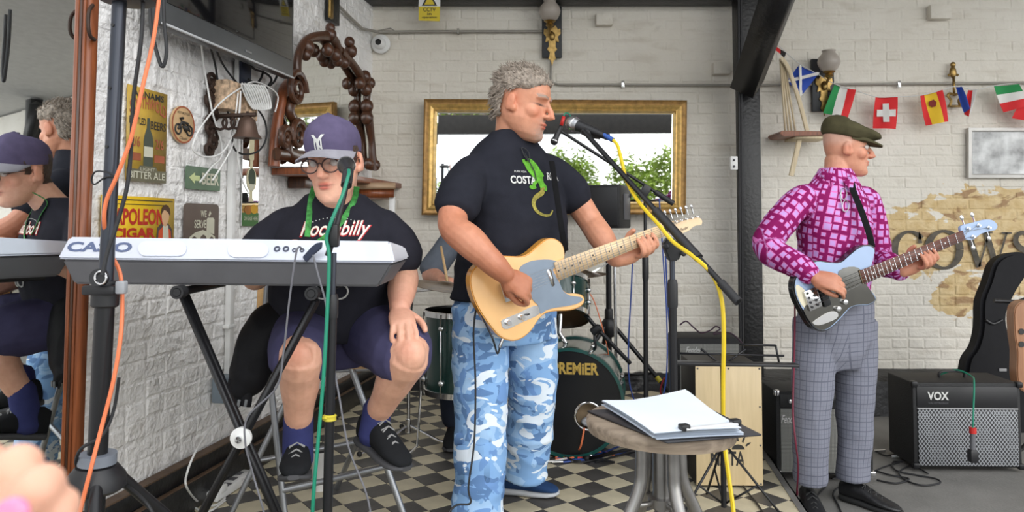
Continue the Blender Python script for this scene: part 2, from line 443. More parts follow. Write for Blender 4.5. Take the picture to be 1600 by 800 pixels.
# unseen roof; pale underside and raised front shaped to bring skylight inside
M_roof = mat('dark_roof_boards', (.02, .017, .015), .7, var=.3); M_ceil = mat('pale_bounce_roof', (.55, .54, .52), .8)
struct(MB().prism([V((-2, BY+.25, 2.80)), V((10.5, BY+.25, 2.80)), V((10.5, 2.2, 3.22)), V((-2, 2.2, 3.22))], (0, 0, 1), -.06).build('ceiling', M_ceil, smooth=False))
M_bblack = mat('black_painted_timber', (.008, .008, .009), .42, var=.3, bump=.35, bscale=45)
bl = BW(580, 12); br = BW(1152, 9)
struct(MB().box(((bl.x+br.x)/2-.1, BY-.09, bl.z+.07), (br.x-bl.x+.3, .16, .13), None, .008).build('trim_2', M_bblack))
# iron-bound post with knee brace, standing before the back wall
PY = 4.95
pa = P(1157, 300, PY); pb = P(1190, 300, PY)
post = thing('timber_post', 'black painted timber post with a knee brace, behind the bass player', 'post', (pa.x+.07, PY, LOWZ)); 
w = pb.x-pa.x
zt = P(1170, 132, PY).z
MB().box(((pa.x+pb.x)/2+.008, PY+.07, (LOWZ+zt)/2), (w-.012, .13, zt-LOWZ), None, .006).build('post_shaft', M_bblack, post)
MB().box(((pa.x+pb.x)/2, PY+.07, (zt+2.85)/2+.02), (w*.98, .15, 2.83-zt-.02), None, .006).build('post_shaft', M_bblack, post)
MB().box(((pa.x+pb.x)/2+.008, PY+.06, P(1170, 124, PY).z), (w, .16, .075), None, .006).build('iron_strap', M_blackm, post)
bp0 = P(1172, 118, PY-.12); bp1 = P(1228, -40, PY-.95)
dirb = (bp1-bp0).normalized()
MB().tube([bp0-dirb*.1, bp1+dirb*.2], .115, 4, up=V((1, 0, .2))).build('knee_brace', M_bblack, post, ang=30)
for dx in (0, 9):
    MB().tube([P(1154+dx*.4, -5, PY-.02), P(1155+dx*.4, 245, PY-.02), P(1157+dx*.4, 560, PY-.02)], .008, 8).build('cable_run', M_rubber, post)
so = thing('light_switch', 'small white double switch box beside the black post', 'switch', P(1152, 265, PY-.02))
MB().box(P(1146, 255, PY-.045), (.05, .035, .09), None, .006).build('switch_box', M_white, so)
for dy in (-5, 5): MB().ell(P(1147, 255+dy, PY-.065), .008).build('toggle', M_gray, so)
# big eaves beam and garden behind the viewer (seen in the mirrors)
struct(MB().box((1.0, -2.6, 2.59), (9, .2, .32), None, .01).build('trim_3', M_roof))
# ================================================================== PEOPLE KIT
def remesh(mb, vox, smooth=3):
    me = bpy.data.meshes.new('tmp'); me.from_pydata(mb.v, [], mb.f); me.update()
    bm = bmesh.new(); bm.from_mesh(me); bmesh.ops.recalc_face_normals(bm, faces=bm.faces); bm.to_mesh(me); bm.free()
    ob = bpy.data.objects.new('tmp', me); COL.objects.link(ob)
    r = ob.modifiers.new('r', 'REMESH'); r.mode = 'VOXEL'; r.voxel_size = vox; r.use_smooth_shade = True
    if smooth: q = ob.modifiers.new('s', 'SMOOTH'); q.factor = .5; q.iterations = smooth
    dg = bpy.context.evaluated_depsgraph_get(); out = bpy.data.meshes.new_from_object(ob.evaluated_get(dg))
    bpy.data.objects.remove(ob); bpy.data.meshes.remove(me)
    return out
def finish(name, me, m, parent):
    o = worldloc(parent)
    for v in me.vertices: v.co -= o
    me.polygons.foreach_set('use_smooth', [True]*len(me.polygons)); me.materials.clear(); me.name = name
    return link(name, me, m, parent)
def bvh_of(me, off=V((0, 0, 0))): return BVHTree.FromPolygons([v.co+off for v in me.vertices], [tuple(p.vertices) for p in me.polygons])
def limb(mb, pts, rad, n=5, seg=16, flat=None, up=None):
    """smooth capped tube with rounded ends; rad list per control point"""
    pv = [V((p.x, p.y, p.z, r)) if False else (V(p), r) for p, r in zip(pts, rad)]
    path = cr_([p for p, r in pv], n); rr = []
    m = len(pv)
    for i in range(m-1):
        for k in range(n):
            t = k/n; t = t*t*(3-2*t); rr.append(lerp(pv[i][1], pv[i+1][1], t))
    rr.append(pv[-1][1])
    a = (path[0]-path[1]).normalized(); b = (path[-1]-path[-2]).normalized()
    P2 = [path[0]+a*rr[0]*.7, path[0]+a*rr[0]*.45]+path+[path[-1]+b*rr[-1]*.45, path[-1]+b*rr[-1]*.7]
    R2 = [rr[0]*.35, rr[0]*.8]+rr+[rr[-1]*.8, rr[-1]*.35]
    return mb.tube(P2, R2, seg, flat=flat, up=up)
def torso(mb, rows, F_, L_, seg=28):
    """rows: (centre, half width, half depth[, squareness])"""
    rs = []
    for r in rows:
        c, a, b = r[:3]; e = r[3] if len(r) > 3 else 2.3
        rg = []
        for k in range(seg):
            th = 2*math.pi*k/seg; x = math.cos(th); y = math.sin(th)
            x = math.copysign(abs(x)**(2/e), x); y = math.copysign(abs(y)**(2/e), y)
            rg.append(c+L_*(a*x)+F_*(b*y))
        rs.append(rg)
    return mb.rings(rs)
def frame(F_, up=V((0, 0, 1)), roll=0):
    """matrix: local x = subject's left, y = forward, z = up"""
    y = V(F_).normalized(); x = y.cross(V(up)).normalized()*-1; z = x.cross(y)*-1
    z = (V(up)-y*V(up).dot(y)).normalized(); x = y.cross(z)
    M = Matrix((x, y, z)).transposed()
    return M @ Matrix.Rotation(roll, 3, 'Y')
HEAD = [(-.118, .080, .030, .018), (-.110, .092, .010, .032), (-.092, .098, -.02, .047), (-.070, .095, -.052, .056), (-.045, .094, -.073, .062), (-.015, .092, -.087, .067),
        (.012, .088, -.094, .070), (.035, .090, -.098, .073), (.058, .088, -.099, .0745), (.082, .078, -.092, .071), (.102, .058, -.074, .059), (.116, .032, -.045, .038), (.122, .008, -.016, .012)]
def head(mb, C, M, s=1.0, jaw=1.0, nose=1.0, fat=1.0):
    q = lambda p: C+M@(V(p)*s)
    rs = []
    for z, yf, yb, hw in HEAD:
        c = (yf+yb)/2; d = (yf-yb)/2; rg = []
        if z < -.03: hw *= jaw
        for k in range(28):
            th = 2*math.pi*k/28; x = math.cos(th); y = math.sin(th); e = 2.25
            x = math.copysign(abs(x)**(2/e), x); y = math.copysign(abs(y)**(2/e), y)
            rg.append(q((hw*fat*x, c+d*y, z)))
        rs.append(rg)
    mb.rings(rs)
    mb.tube([q((0, .084, .034)), q((0, .092, .016)), q((0, .102*1+.006*nose, -.006)), q((0, .106+.011*nose, -.022)), q((0, .100, -.031))], [.006*s, .0085*s, .0105*s, .0125*s, .009*s], 12)
    for e in (-1, 1):
        mb.ell(q((e*.0125, .098, -.0245)), (.0085*s, .012*s, .008*s), M, 10, 8)
        mb.ell(q((e*.040*fat, .053, -.018)), (.027*s, .029*s, .030*s), M)
        mb.tube([q((e*.012, .090, .034)), q((e*.032, .0865, .037)), q((e*.054, .066, .032))], [.007*s, .0085*s, .006*s], 10)
        # ear
        er = M @ Matrix.Rotation(e*-.35, 3, 'Z') @ Matrix.Rotation(-.15, 3, 'X')
        mb.ell(q((e*.079*fat, -.012, -.004)), (.009*s, .019*s, .032*s), er, 12, 10)
        mb.ell(q((e*.074*fat, .002, -.022)), (.010*s, .012*s, .014*s), er, 10, 8)
    mb.ell(q((0, .095, -.051)), (.023*s, .009*s, .0055*s), M, 14, 8)
    mb.ell(q((0, .094, -.0615)), (.019*s, .0095*s, .0065*s), M, 14, 8)
    mb.ell(q((0, .086, -.096)), (.022*s, .016*s, .017*s), M)
def head_sculpt(me, C, M, s):
    Mi = M.inverted()
    for v in me.vertices:
        l = (Mi@(v.co-C))/s
        if l.length > .16: continue
        for e in (-1, 1):
            d = l-V((e*.032, .092, .013)); k = math.exp(-((d.x/.017)**2+(d.y/.03)**2+(d.z/.011)**2))
            l = l+V((0, -.0085*k, 0))
            d = l-V((e*.083, -.006, -.002)); k = math.exp(-((d.x/.008)**2+(d.y/.008)**2+(d.z/.016)**2)); l = l+V((-e*.006*k, 0, 0))
        d = l-V((0, .10, -.0562)); k = math.exp(-((d.x/.022)**2+(d.y/.02)**2+(d.z/.0028)**2)); l = l+V((0, -.004*k, 0))
        v.co = C+M@(l*s)
def skin_mat(name, rough=.48):
    m = bpy.data.materials.new(name); m.use_nodes = True; t = m.node_tree; b = t.nodes['Principled BSDF']
    a = t.nodes.new('ShaderNodeVertexColor'); a.layer_name = 'col'
    n = t.nodes.new('ShaderNodeTexNoise'); n.inputs['Scale'].default_value = 45; n.inputs['Detail'].default_value = 5
    c = t.nodes.new('ShaderNodeTexCoord'); t.links.new(c.outputs['Object'], n.inputs['Vector'])
    mx = t.nodes.new('ShaderNodeMix'); mx.data_type = 'RGBA'; mx.blend_type = 'MULTIPLY'; mx.inputs[0].default_value = .35
    r = t.nodes.new('ShaderNodeValToRGB'); r.color_ramp.elements[0].color = (.72, .62, .58, 1); r.color_ramp.elements[0].position = .3; r.color_ramp.elements[1].position = .65
    t.links.new(n.outputs[0], r.inputs[0]); t.links.new(a.outputs[0], mx.inputs[6]); t.links.new(r.outputs[0], mx.inputs[7])
    t.links.new(mx.outputs[2], b.inputs['Base Color'])
    b.inputs['Roughness'].default_value = rough; b.inputs['Subsurface Weight'].default_value = .12; b.inputs['Subsurface Scale'].default_value = .01
    b.inputs['Subsurface Radius'].default_value = (1, .35, .2)
    bp = t.nodes.new('ShaderNodeBump'); bp.inputs['Strength'].default_value = .12; bp.inputs['Distance'].default_value = .004
    n2 = t.nodes.new('ShaderNodeTexNoise'); n2.inputs['Scale'].default_value = 160; t.links.new(c.outputs['Object'], n2.inputs['Vector'])
    t.links.new(n2.outputs[0], bp.inputs['Height']); t.links.new(bp.outputs[0], b.inputs['Normal'])
    return m
M_skin = skin_mat('skin')
def paint_body(me, base, C, M, s, extra=(), brow=(.10, .06, .04), stubble=None, lids=True, scalp=None):
    """natural skin colours as a colour attribute: lips, brows, stubble, cheeks"""
    at = me.color_attributes.new('col', 'FLOAT_COLOR', 'POINT'); Mi = M.inverted()
    B = V(base); lip = V((base[0]*.80, base[1]*.42, base[2]*.42)); rosy = V((base[0]*1.0, base[1]*.74, base[2]*.68))
    cols = []
    for v in me.vertices:
        c = B.copy(); l = (Mi@(v.co-C))/s
        if l.length < .17:
            def g(p, r):
                d = [(l[i]-p[i])/r[i] for i in range(3)]; return math.exp(-(d[0]**2+d[1]**2+d[2]**2))
            for e in (-1, 1):
                c = c.lerp(rosy, .8*g((e*.045, .08, -.022), (.025, .04, .022))); c = c.lerp(rosy, .7*g((e*.08, -.01, 0), (.02, .03, .04)))
            c = c.lerp(rosy, .8*g((0, .115, -.018), (.016, .02, .018)))
            if stubble is not None:
                k = min(1, 1.3*g((0, .09, -.088), (.042, .06, .034)) + .9*g((0, .10, -.040), (.026, .03, .008)))
                if abs(l.x) < .02 and -.067 < l.z < -.047 and l.y > .06: k *= .2
                c = c.lerp(V(stubble), k*.8*(.75+.5*noise.noise(v.co*160)))
            if l.y > .06: c = c.lerp(lip, min(1, 1.5*max(g((0, .10, -.0515), (.019, .03, .005)), g((0, .10, -.062), (.016, .03, .006)))))
            if l.y > .06: c = c.lerp(V((lip.x*.3, lip.y*.3, lip.z*.3)), min(.8, g((0, .10, -.0565), (.022, .03, .0016))*1.2))
            for e in (-1, 1):
                if l.y > .045:
                    zb = .036+.004*math.sin((abs(l.x)-.012)/.045*3.1)
                    k = math.exp(-((l.z-zb)/.0048)**2)*(1 if .012 < abs(l.x) < .056 else 0); c = c.lerp(V(brow), k*.75)
                    if lids:
                        k = math.exp(-((l.z-.0090)/.0028)**2)*math.exp(-((abs(l.x)-.034)/.017)**2); c = c.lerp(V((.03, .015, .012)), min(.85, k*1.1))
            if scalp is not None and l.z > .0 and (l.y < .02 or l.z > .06): c = c.lerp(V(scalp), min(1, max(0, (l.z-.0)/.03)) * min(1, max(0, (.03-l.y)/.03+max(0, (l.z-.055)/.02))))
        for p, r, cc, k in extra:
            d = (v.co-p).length/r
            if d < 2: c = c.lerp(V(cc), k*math.exp(-d*d))
        cols += [c.x, c.y, c.z, 1]
    at.data.foreach_set('color', cols)
def hand(mb, Wp, Y_, Z_, curl, s=1.0, mirror=1, thumb=(.5, .75, -.35), spread=.06, tips=None):
    """Wp wrist, Y_ along the fingers, Z_ out of the back of the hand; mirror=+1: thumb on +X = Y x Z"""
    y = V(Y_).normalized(); z = (V(Z_)-y*V(Z_).dot(y)).normalized(); x = y.cross(z)*mirror
    q = lambda a, b, c: Wp+(x*a+y*b+z*c)*s
    mb.rings([[q(w*math.cos(t*math.pi/6), b, o+h*math.sin(t*math.pi/6)) for t in range(12)] for b, w, h, o in
              ((-.012, .024, .019, 0), (.004, .028, .019, 0), (.03, .038, .018, .001), (.06, .0425, .016, .003), (.084, .0425, .0135, .004), (.096, .037, .009, .003))])
    mb.ell(q(.026, .030, -.010), (.019*s, .017*s, .017*s))
    res = []
    for i, (bx, by, ln, r) in enumerate(((.031, .088, .072, .0092), (.0105, .092, .080, .0096), (-.0105, .089, .074, .0090), (-.030, .082, .058, .0080))):
        c1, c2, c3 = curl[i] if isinstance(curl[0], (list, tuple)) else curl
        p = V((bx, by, .003)); a = 0; pts = [V((bx*.9, by-.03, .002)), p]; sp = bx*spread/.03
        for frac, c in ((.45, c1), (.30, c2), (.25, c3)):
            a += c; d = V((sp*math.cos(a), math.cos(a), -math.sin(a))); p = p+d*(ln*frac); pts.append(p)
        W = [q(*k) for k in pts]; limb(mb, W, [r*1.1*s, r*1.08*s, r*s, r*.93*s, r*.78*s], 3, 10)
        mb.ell(W[2], r*1.08*s, None, 10, 6); res.append((W[-1], (W[-1]-W[-2]).normalized(), r*s))
    t0 = V((.022, .016, -.006)); td = V(thumb).normalized(); t1 = t0+td*.045; t2 = t1+(td+V((-.25, .35, -.05))).normalized()*.032; t3 = t2+(td+V((-.55, .5, -.1))).normalized()*.024
    W = [q(*k) for k in (t0, t1, t2, t3)]; limb(mb, W, [.0145*s, .0115*s, .0108*s, .009*s], 3, 10); res.append((W[-1], (W[-1]-W[-2]).normalized(), .01*s))
    return res
def fret_hand(mb, N0, n, u, f, wrist, s=1.0, fingers=4):
    """left hand round a neck: n along the neck to the head, u up across it, f out of the fretboard"""
    q = lambda a, b, c: N0+(n*a+u*b+f*c)*s
    limb(mb, [wrist, q(-.035, -.052, -.040), q(-.004, -.040, -.036), q(.036, -.034, -.030)], [.030*s, .033*s, .034*s, .026*s], 4, 14)
    mb.ell(q(-.005, -.030, -.034), (.044*s, .03*s, .026*s), Matrix((n, u, f)).transposed())
    for i in range(fingers):
        o = -.030+.022*i; k = (1, 1.06, 1.0, .84)[i]; r = (.0092, .0096, .009, .008)[i]*s
        limb(mb, [q(o, -.040, -.026), q(o+.004, -.058*k, .004), q(o+.006, -.043*k, .033), q(o+.005, -.012*k, .0335), q(o+.003, .008, .020)], [r*1.15, r*1.1, r*1.05, r*.95, r*.8], 3, 10)
    limb(mb, [q(-.030, -.040, -.042), q(-.028, -.004, -.048), q(-.014, .020, -.040), q(-.002, .032, -.022)], [.015*s, .0125*s, .0115*s, .0095*s], 3, 10)
def folds(me, amp, freq, seed=0, stretch=(1, 1, 1), amp2=0.0):
    o = V((seed*3.1, seed*1.7, seed*.3)); st = V(stretch)
    nr = [v.normal.copy() for v in me.vertices]
    for v, nn in zip(me.vertices, nr):
        p = V((v.co.x*st.x, v.co.y*st.y, v.co.z*st.z))*freq+o
        a = noise.noise(p); r = 1-2*abs(noise.noise(p*.9+V((7, 3, 1))))
        v.co += nn*(amp*(a*.5+r*.6)+amp2*noise.noise(p*3.1))
def set_attr(me, name, vals):
    a = me.attributes.new(name, 'FLOAT', 'POINT'); a.data.foreach_set('value', vals)
def shoe(mb_up, mb_sole, heel, toe, up, w=.048, h=.10, ankle=None):
    """trainer between heel and toe points on the sole"""
    y = (toe-heel); L_ = y.length; y.normalize(); z = (V(up)-y*V(up).dot(y)).normalized(); x = y.cross(z)
    def ring(t, hw, z0, z1, e=2.6):
        rg = []
        for k in range(20):
            th = 2*math.pi*k/20; a = math.cos(th); b = math.sin(th); a = math.copysign(abs(a)**(2/e), a); b = math.copysign(abs(b)**(2/e), b)
            rg.append(heel+y*(t*L_)+x*(hw*a)+z*((z0+z1)/2+(z1-z0)/2*b))
        return rg
    s = w/.048
    mb_sole.rings([ring(t, hw*s, z0, z1, 3) for t, hw, z0, z1 in ((-.02, .012, .008, .024), (.0, .028, .002, .03), (.1, .036, 0, .03), (.35, .037, .001, .028), (.6, .046, 0, .025), (.8, .047, .002, .024), (.93, .036, .006, .024), (1.0, .016, .012, .026))])
    mb_up.rings([ring(t, hw*s, .018, z1*h/.1, 2.2) for t, hw, z1 in ((-.015, .010, .055), (.0, .026, .088), (.1, .035, .10), (.28, .036, .098), (.42, .036, .092), (.55, .042, .075), (.72, .045, .056), (.88, .038, .045), (.96, .024, .036), (.985, .008, .030))])
    return x, y, z, L_
def laces(parent, heel, x, y, z, L_, m, h=.1, w=.048, n=4):
    b = MB()
    for i in range(n):
        t = .40+.09*i; zz = (.096-.011*i-.004*(i > 1))*h/.1+.003
        for e in (1, -1): b.tube([heel+y*(t*L_)+x*(e*.022*w/.048)+z*(zz-.012), heel+y*((t+.02)*L_)+z*(zz+.001), heel+y*((t+.04)*L_)-x*(e*.022*w/.048)+z*(zz-.014)], .0025, 5)
    return b.build('laces', m, parent)
def camo_mat():
    m = bpy.data.materials.new('blue_camouflage_cloth'); m.use_nodes = True; t = m.node_tree; b = t.nodes['Principled BSDF']; N = t.nodes.new; L = t.links.new
    c = N('ShaderNodeTexCoord'); col = None
    prev = srgb(132, 172, 218)+(1,)
    for i, (sc, th, cl, st) in enumerate(((7, .52, srgb(160, 194, 230), (1, 1, 1.5)), (8, .56, srgb(96, 130, 176), (1, 1, 1.7)), (9, .60, srgb(112, 150, 202), (1.2, 1.2, .9)), (9, .575, srgb(224, 234, 244), (1, 1, 1.7)))):
        mp_ = N('ShaderNodeMapping'); mp_.inputs['Location'].default_value = (i*3.3, i*1.7, i*2.2); mp_.inputs['Scale'].default_value = st; mp_.inputs['Rotation'].default_value = (0, .5+.3*i, 0)
        L(c.outputs['Object'], mp_.inputs[0])
        n = N('ShaderNodeTexNoise'); n.inputs['Scale'].default_value = sc; n.inputs['Detail'].default_value = 2.2; n.inputs['Distortion'].default_value = 1.1; n.inputs['Roughness'].default_value = .55; L(mp_.outputs[0], n.inputs['Vector'])
        r = N('ShaderNodeValToRGB'); r.color_ramp.interpolation = 'CONSTANT'; r.color_ramp.elements[1].position = th; L(n.outputs[0], r.inputs[0])
        x = N('ShaderNodeMix'); x.data_type = 'RGBA'; L(r.outputs[0], x.inputs[0])
        if col is None: x.inputs[6].default_value = prev
        else: L(col, x.inputs[6])
        x.inputs[7].default_value = cl+(1,); col = x.outputs[2]
    L(col, b.inputs['Base Color']); b.inputs['Roughness'].default_value = .85; b.inputs['Specular IOR Level'].default_value = .2
    return m
def cloth(name, col, var=.1, rough=.9): return mat(name, col, rough, var=var, scale=25, bump=.12, bscale=420, spec=.15)
def hair_tufts(name, me_bvh, roots, m, parent, r=.0035):
    """short locks: list of (root, direction, length)"""
    b = MB()
    for p, d, ln in roots:
        d = V(d).normalized(); s_ = d.orthogonal().normalized()*ln*.25*random.uniform(-1, 1)
        b.tube([p, p+d*ln*.5+s_, p+d*ln*.95+s_*.3-V((0, 0, ln*.15))], [r, r*.75, r*.12], 4)
    return b.build(name, m, parent)
def glasses(parent, C, M, s, m_f, m_g, rx=.024, rz=.019, sep=.033, yy=.112, zz=.010):
    q = lambda p: C+M@(V(p)*s); fr = MB()
    for e in (-1, 1):
        fr.tube([q((e*sep+rx*math.cos(k*math.pi/10), yy-.10*max(0, abs(e*sep+rx*math.cos(k*math.pi/10))-.02)**1.0*.3, zz+rz*math.sin(k*math.pi/10))) for k in range(20)], .0022*s, 6, closed=True)
        fr.tube([q((e*(sep+rx), yy-.014, zz+.006)), q((e*.076, .06, zz+.008)), q((e*.081, -.005, zz+.006)), q((e*.080, -.03, zz-.012))], .0018*s, 6)
    fr.tube([q((-sep+rx, yy, zz+.004)), q((0, yy+.002, zz+.009)), q((sep-rx, yy, zz+.004))], .002*s, 6)
    g = fr.build('glasses', m_f, parent)
    for e in (-1, 1):
        MB().lathe([(rx*s*.96, -.0006), (rx*s*.96, .0006)], q((e*sep, yy-.004, zz)), M@V((0, 1, 0)), 20).build('lens', m_g, g)
    return g
M_glass = None
def glass_mat():
    m = bpy.data.materials.new('clear_lens'); m.use_nodes = True; t = m.node_tree; b = t.nodes['Principled BSDF']
    tr = t.nodes.new('ShaderNodeBsdfTransparent'); gl = t.nodes.new('ShaderNodeBsdfGlossy'); gl.inputs['Roughness'].default_value = .03
    fr = t.nodes.new('ShaderNodeFresnel'); fr.inputs[0].default_value = 1.35; mx = t.nodes.new('ShaderNodeMixShader')
    t.links.new(fr.outputs[0], mx.inputs[0]); t.links.new(tr.outputs[0], mx.inputs[1]); t.links.new(gl.outputs[0], mx.inputs[2])
    t.links.new(mx.outputs[0], t.nodes['Material Output'].inputs['Surface']); return m
M_lens = glass_mat()
# ================================================================== PEOPLE
def hair_shell(name, me, C, M, s, mask, thick, m, parent, seed=1, amp=.006, freq=55):
    Mi = M.inverted(); idx = {}; vs = []; fs = []
    ok = {}
    for v in me.vertices:
        l = (Mi@(v.co-C))/s
        if l.length < .17: 
            k = mask(l)
            if k > 0: ok[v.index] = k
    for p in me.polygons:
        if all(i in ok for i in p.vertices):
            q = []
            for i in p.vertices:
                if i not in idx:
                    v = me.vertices[i]; idx[i] = len(vs)
                    k = min(1, ok[i]); t = thick*k*(.75+.5*noise.noise(v.co*18+V((seed, 0, 0)))) + amp*k*noise.noise(V((v.co.x*freq, v.co.y*freq, v.co.z*freq*.5)))
                    vs.append(v.co+v.normal*(t+.0006))
                q.append(idx[i])
            fs.append(q)
    return MB().add(vs, fs).build(name, m, parent, ang=180)
def on_mesh_verts(me, C, M, s, mask, n):
    Mi = M.inverted(); c = [v for v in me.vertices if (Mi@(v.co-C)).length < .17*s and mask((Mi@(v.co-C))/s) > .3]
    return [random.choice(c) for _ in range(n)] if c else []

# ---------------------------------------------------------------- singer with guitar
gB = P(800, 452, 2.58); gN = P(1042, 357, 2.85)
gn = (gN-gB).normalized(); gu = (V((0, 0, 1))-gn*gn.z).normalized(); gf = gn.cross(gu)
def GP(px, py, off=0): return on_plane(px, py, gB+gf*off, gf)
M_camo = camo_mat()
yaw = math.radians(35)
sF = V((math.sin(yaw), -math.cos(yaw), 0)); sL = V((math.cos(yaw), math.sin(yaw), 0))
root = thing('person', 'grey-haired singer in a black t-shirt and blue camouflage trousers playing guitar', 'person', (P(790, 470, 2.85).x, 2.85, 0))
SY = 2.86
hM = frame(V((.93, -.33, -.26))) ; hC = P(815, 163, SY-.04); hs = 1.12
b = MB(); head(b, hC, hM, hs, jaw=1.12, nose=1.1, fat=1.04)
limb(b, [hC+hM@V((0, -.025, -.05)), P(800, 218, SY), P(795, 248, SY+.01)], [.062, .068, .09], 4)
torso(b, [(P(790, 460, SY), .165, .13), (P(803, 380, SY), .17, .14), (P(803, 330, SY), .175, .13), (P(797, 285, SY), .17, .10), (P(796, 262, SY), .12, .08), (P(797, 240, SY), .07, .05)], sF, sL)
rS = P(733, 262, SY-.11); rE = P(707, 350, 2.56); rW = P(790, 430, 2.475)
limb(b, [P(742, 284, SY-.11), lerp(rS, rE, .5), rE, P(734, 377, 2.485), P(768, 409, 2.462), rW], [.05, .058, .052, .055, .043, .033], 4)
rh = hand(b, rW, (P(842, 464, 2.53)-rW), V((-.1, -.9, .55)), ((.55, .8, .5), (.75, .95, .6), (.85, 1.0, .6), (.9, 1.0, .6)), 1.05, 1, thumb=(.35, .85, -.35))
lS = P(862, 262, SY+.10); lE = P(922, 345, SY+.10); N0 = GP(1003, 373)-gf*.012; lW = N0-gn*.095-gu*.052-gf*.05
limb(b, [P(858, 284, SY+.10), lerp(lS, lE, .5), lE, lerp(lE, lW, .4), lW], [.045, .056, .050, .052, .034], 4)
fret_hand(b, N0, gn, gu, gf, lW, 1.05)
me = remesh(b, .0042, 3); head_sculpt(me, hC, hM, hs)
SK = srgb(212, 150, 120)
paint_body(me, SK, hC, hM, hs, brow=(.28, .22, .18), stubble=srgb(164, 150, 140), extra=[(rW, .14, srgb(172, 104, 74), .8), (rE, .14, srgb(192, 122, 92), .7)])
def smask(l):
    y = l.y; zt = -.062 if y < -.045 else (lerp(-.062, .034, (y+.045)/.045) if y < 0 else (.044 if y < .035 else lerp(.044, .082, (y-.035)/.05)))
    if abs(l.x) > .06 and -.04 < y < .012 and l.z < .036: return 0
    return max(0, min(1, (l.z-zt)/.014))
M_ghair = mat('grey_hair', srgb(150, 138, 126), .7, var=.4, scale=90, bump=.5, bscale=220)
hr = hair_shell('hair', me, hC, hM, hs, smask, .014, M_ghair, root, 2, .006)
Mi = hM.inverted(); roots = []
for v in on_mesh_verts(me, hC, hM, hs, smask, 800):
    l = Mi@(v.co-hC); roots.append((v.co+v.normal*.008, v.normal*.22+hM@V((0, -.35 if l.z > .09 else -.75, .25 if l.z > .05 else -.7))+V((random.uniform(-.22, .22), random.uniform(-.22, .22), random.uniform(-.15, .3))), random.uniform(.018, .036)))
hair_tufts('hair_lock', None, roots, M_ghair, hr, .0030)
finish('body', me, M_skin, root)
M_tee = cloth('black_cotton', (.019, .020, .028))
b = MB()
torso(b, [(P(783, 466, SY), .198, .165), (P(788, 450, SY), .200, .168), (P(794, 420, SY), .204, .178), (P(803, 380, SY), .206, .186), (P(805, 345, SY), .205, .176), (P(801, 305, SY), .206, .150), (P(797, 278, SY), .200, .132), (P(796, 258, SY), .184, .115), (P(796, 242, SY), .160, .100), (P(796, 228, SY), .126, .090), (P(798, 216, SY-.002), .098, .080), (P(801, 206, SY-.004), .080, .072)], sF, sL)
limb(b, [P(757, 262, SY-.08), P(738, 274, SY-.11), lerp(rS, rE, .45), lerp(rS, rE, .70)], [.060, .074, .078, .079], 5, 20)
limb(b, [P(842, 260, SY+.06), P(860, 272, SY+.1), lerp(lS, lE, .38), lerp(lS, lE, .56)], [.060, .072, .076, .078], 5, 20)
sh = remesh(b, .0065, 9); sh.update(); folds(sh, .007, 7, 3, (1, 1, 1.6), .0015); sh.update()
bv = bvh_of(sh)
shirt = finish('t_shirt', sh, M_tee, root)
M_print = mat('white_print', (.62, .62, .60), .8)
tU = sL.copy(); tV = V((0, 0, 1)); 
flatd = V((.25, -.97, 0)).normalized(); fU = V((.97, .25, 0))
def sp(px, py): 
    h = bv.ray_cast(CAM, ray(px, py).normalized())[0]; return h if h else P(px, py, SY-.15)
wrap_text('chest_lettering', 'COSTA', sp(818, 281), fU, V((0, 0, 1)), flatd, .105, .030, M_print, shirt, bv, bold=.03)
wrap_text('chest_lettering', 'RICA', sp(864, 276), fU, V((0, 0, 1)), flatd, .062, .030, M_print, shirt, bv, bold=.03)
wrap_text('chest_lettering', 'PURA VIDA', sp(813, 268), fU, V((0, 0, 1)), flatd, .05, .007, M_print, shirt, bv)
# printed lizard
gc = sp(836, 270); K = 2.62/F
def lz(pts): return [((x-836)*K, (270-y)*K) for x, y in pts]
M_liz = mat('green_print', srgb(96, 168, 44), .8, var=.35, scale=60); M_liz2 = mat('olive_print', srgb(150, 140, 62), .8, var=.5, scale=90)
def spine_poly(pts, ws):
    L1 = []; L2 = []
    for i, (x, y) in enumerate(pts):
        a = pts[max(i-1, 0)]; c = pts[min(i+1, len(pts)-1)]; dx, dy = c[0]-a[0], c[1]-a[1]; q = math.hypot(dx, dy) or 1
        L1.append((x-dy/q*ws[i], y+dx/q*ws[i])); L2.append((x+dy/q*ws[i], y-dx/q*ws[i]))
    n = len(pts); return L1+L2, [(i, i+1, n+i+1, n+i) for i in range(n-1)]
def sm2(pts, n=4): return [(p.x, p.y) for p in cr_([V((x, y, 0)) for x, y in pts], n)]
cen = sm2([(822, 250), (828, 257), (836, 268), (843, 282), (847, 295)]); ws = [3+8*math.sin(min(1, .15+i/(len(cen)-1))*2.9) for i in range(len(cen))]
pp, ff = spine_poly(lz(cen), [w*K for w in ws]); wrap_poly('lizard_print', pp, ff, gc, fU, V((0, 0, 1)), flatd, M_liz, shirt, bv, .0035)
tail = sm2([(847, 294), (845, 303), (832, 311), (826, 321), (830, 333), (842, 340), (855, 340), (862, 332)]); ws = [5*(1-.8*i/len(tail)) for i in range(len(tail))]
pp, ff = spine_poly(lz(tail), [w*K for w in ws]); wrap_poly('lizard_print', pp, ff, gc, fU, V((0, 0, 1)), flatd, M_liz2, shirt, bv, .003)
for lg in ([(828, 258), (818, 254), (816, 248)], [(840, 262), (846, 268), (850, 276)], [(838, 283), (830, 290), (827, 296), (822, 293)], [(848, 288), (853, 294), (852, 300)], [(830, 292), (832, 297)]):
    pp, ff = spine_poly(lz(sm2(lg)), [2.6*K]*(len(sm2(lg)))); wrap_poly('lizard_print', pp, ff, gc, fU, V((0, 0, 1)), flatd, M_liz, shirt, bv, .0035)
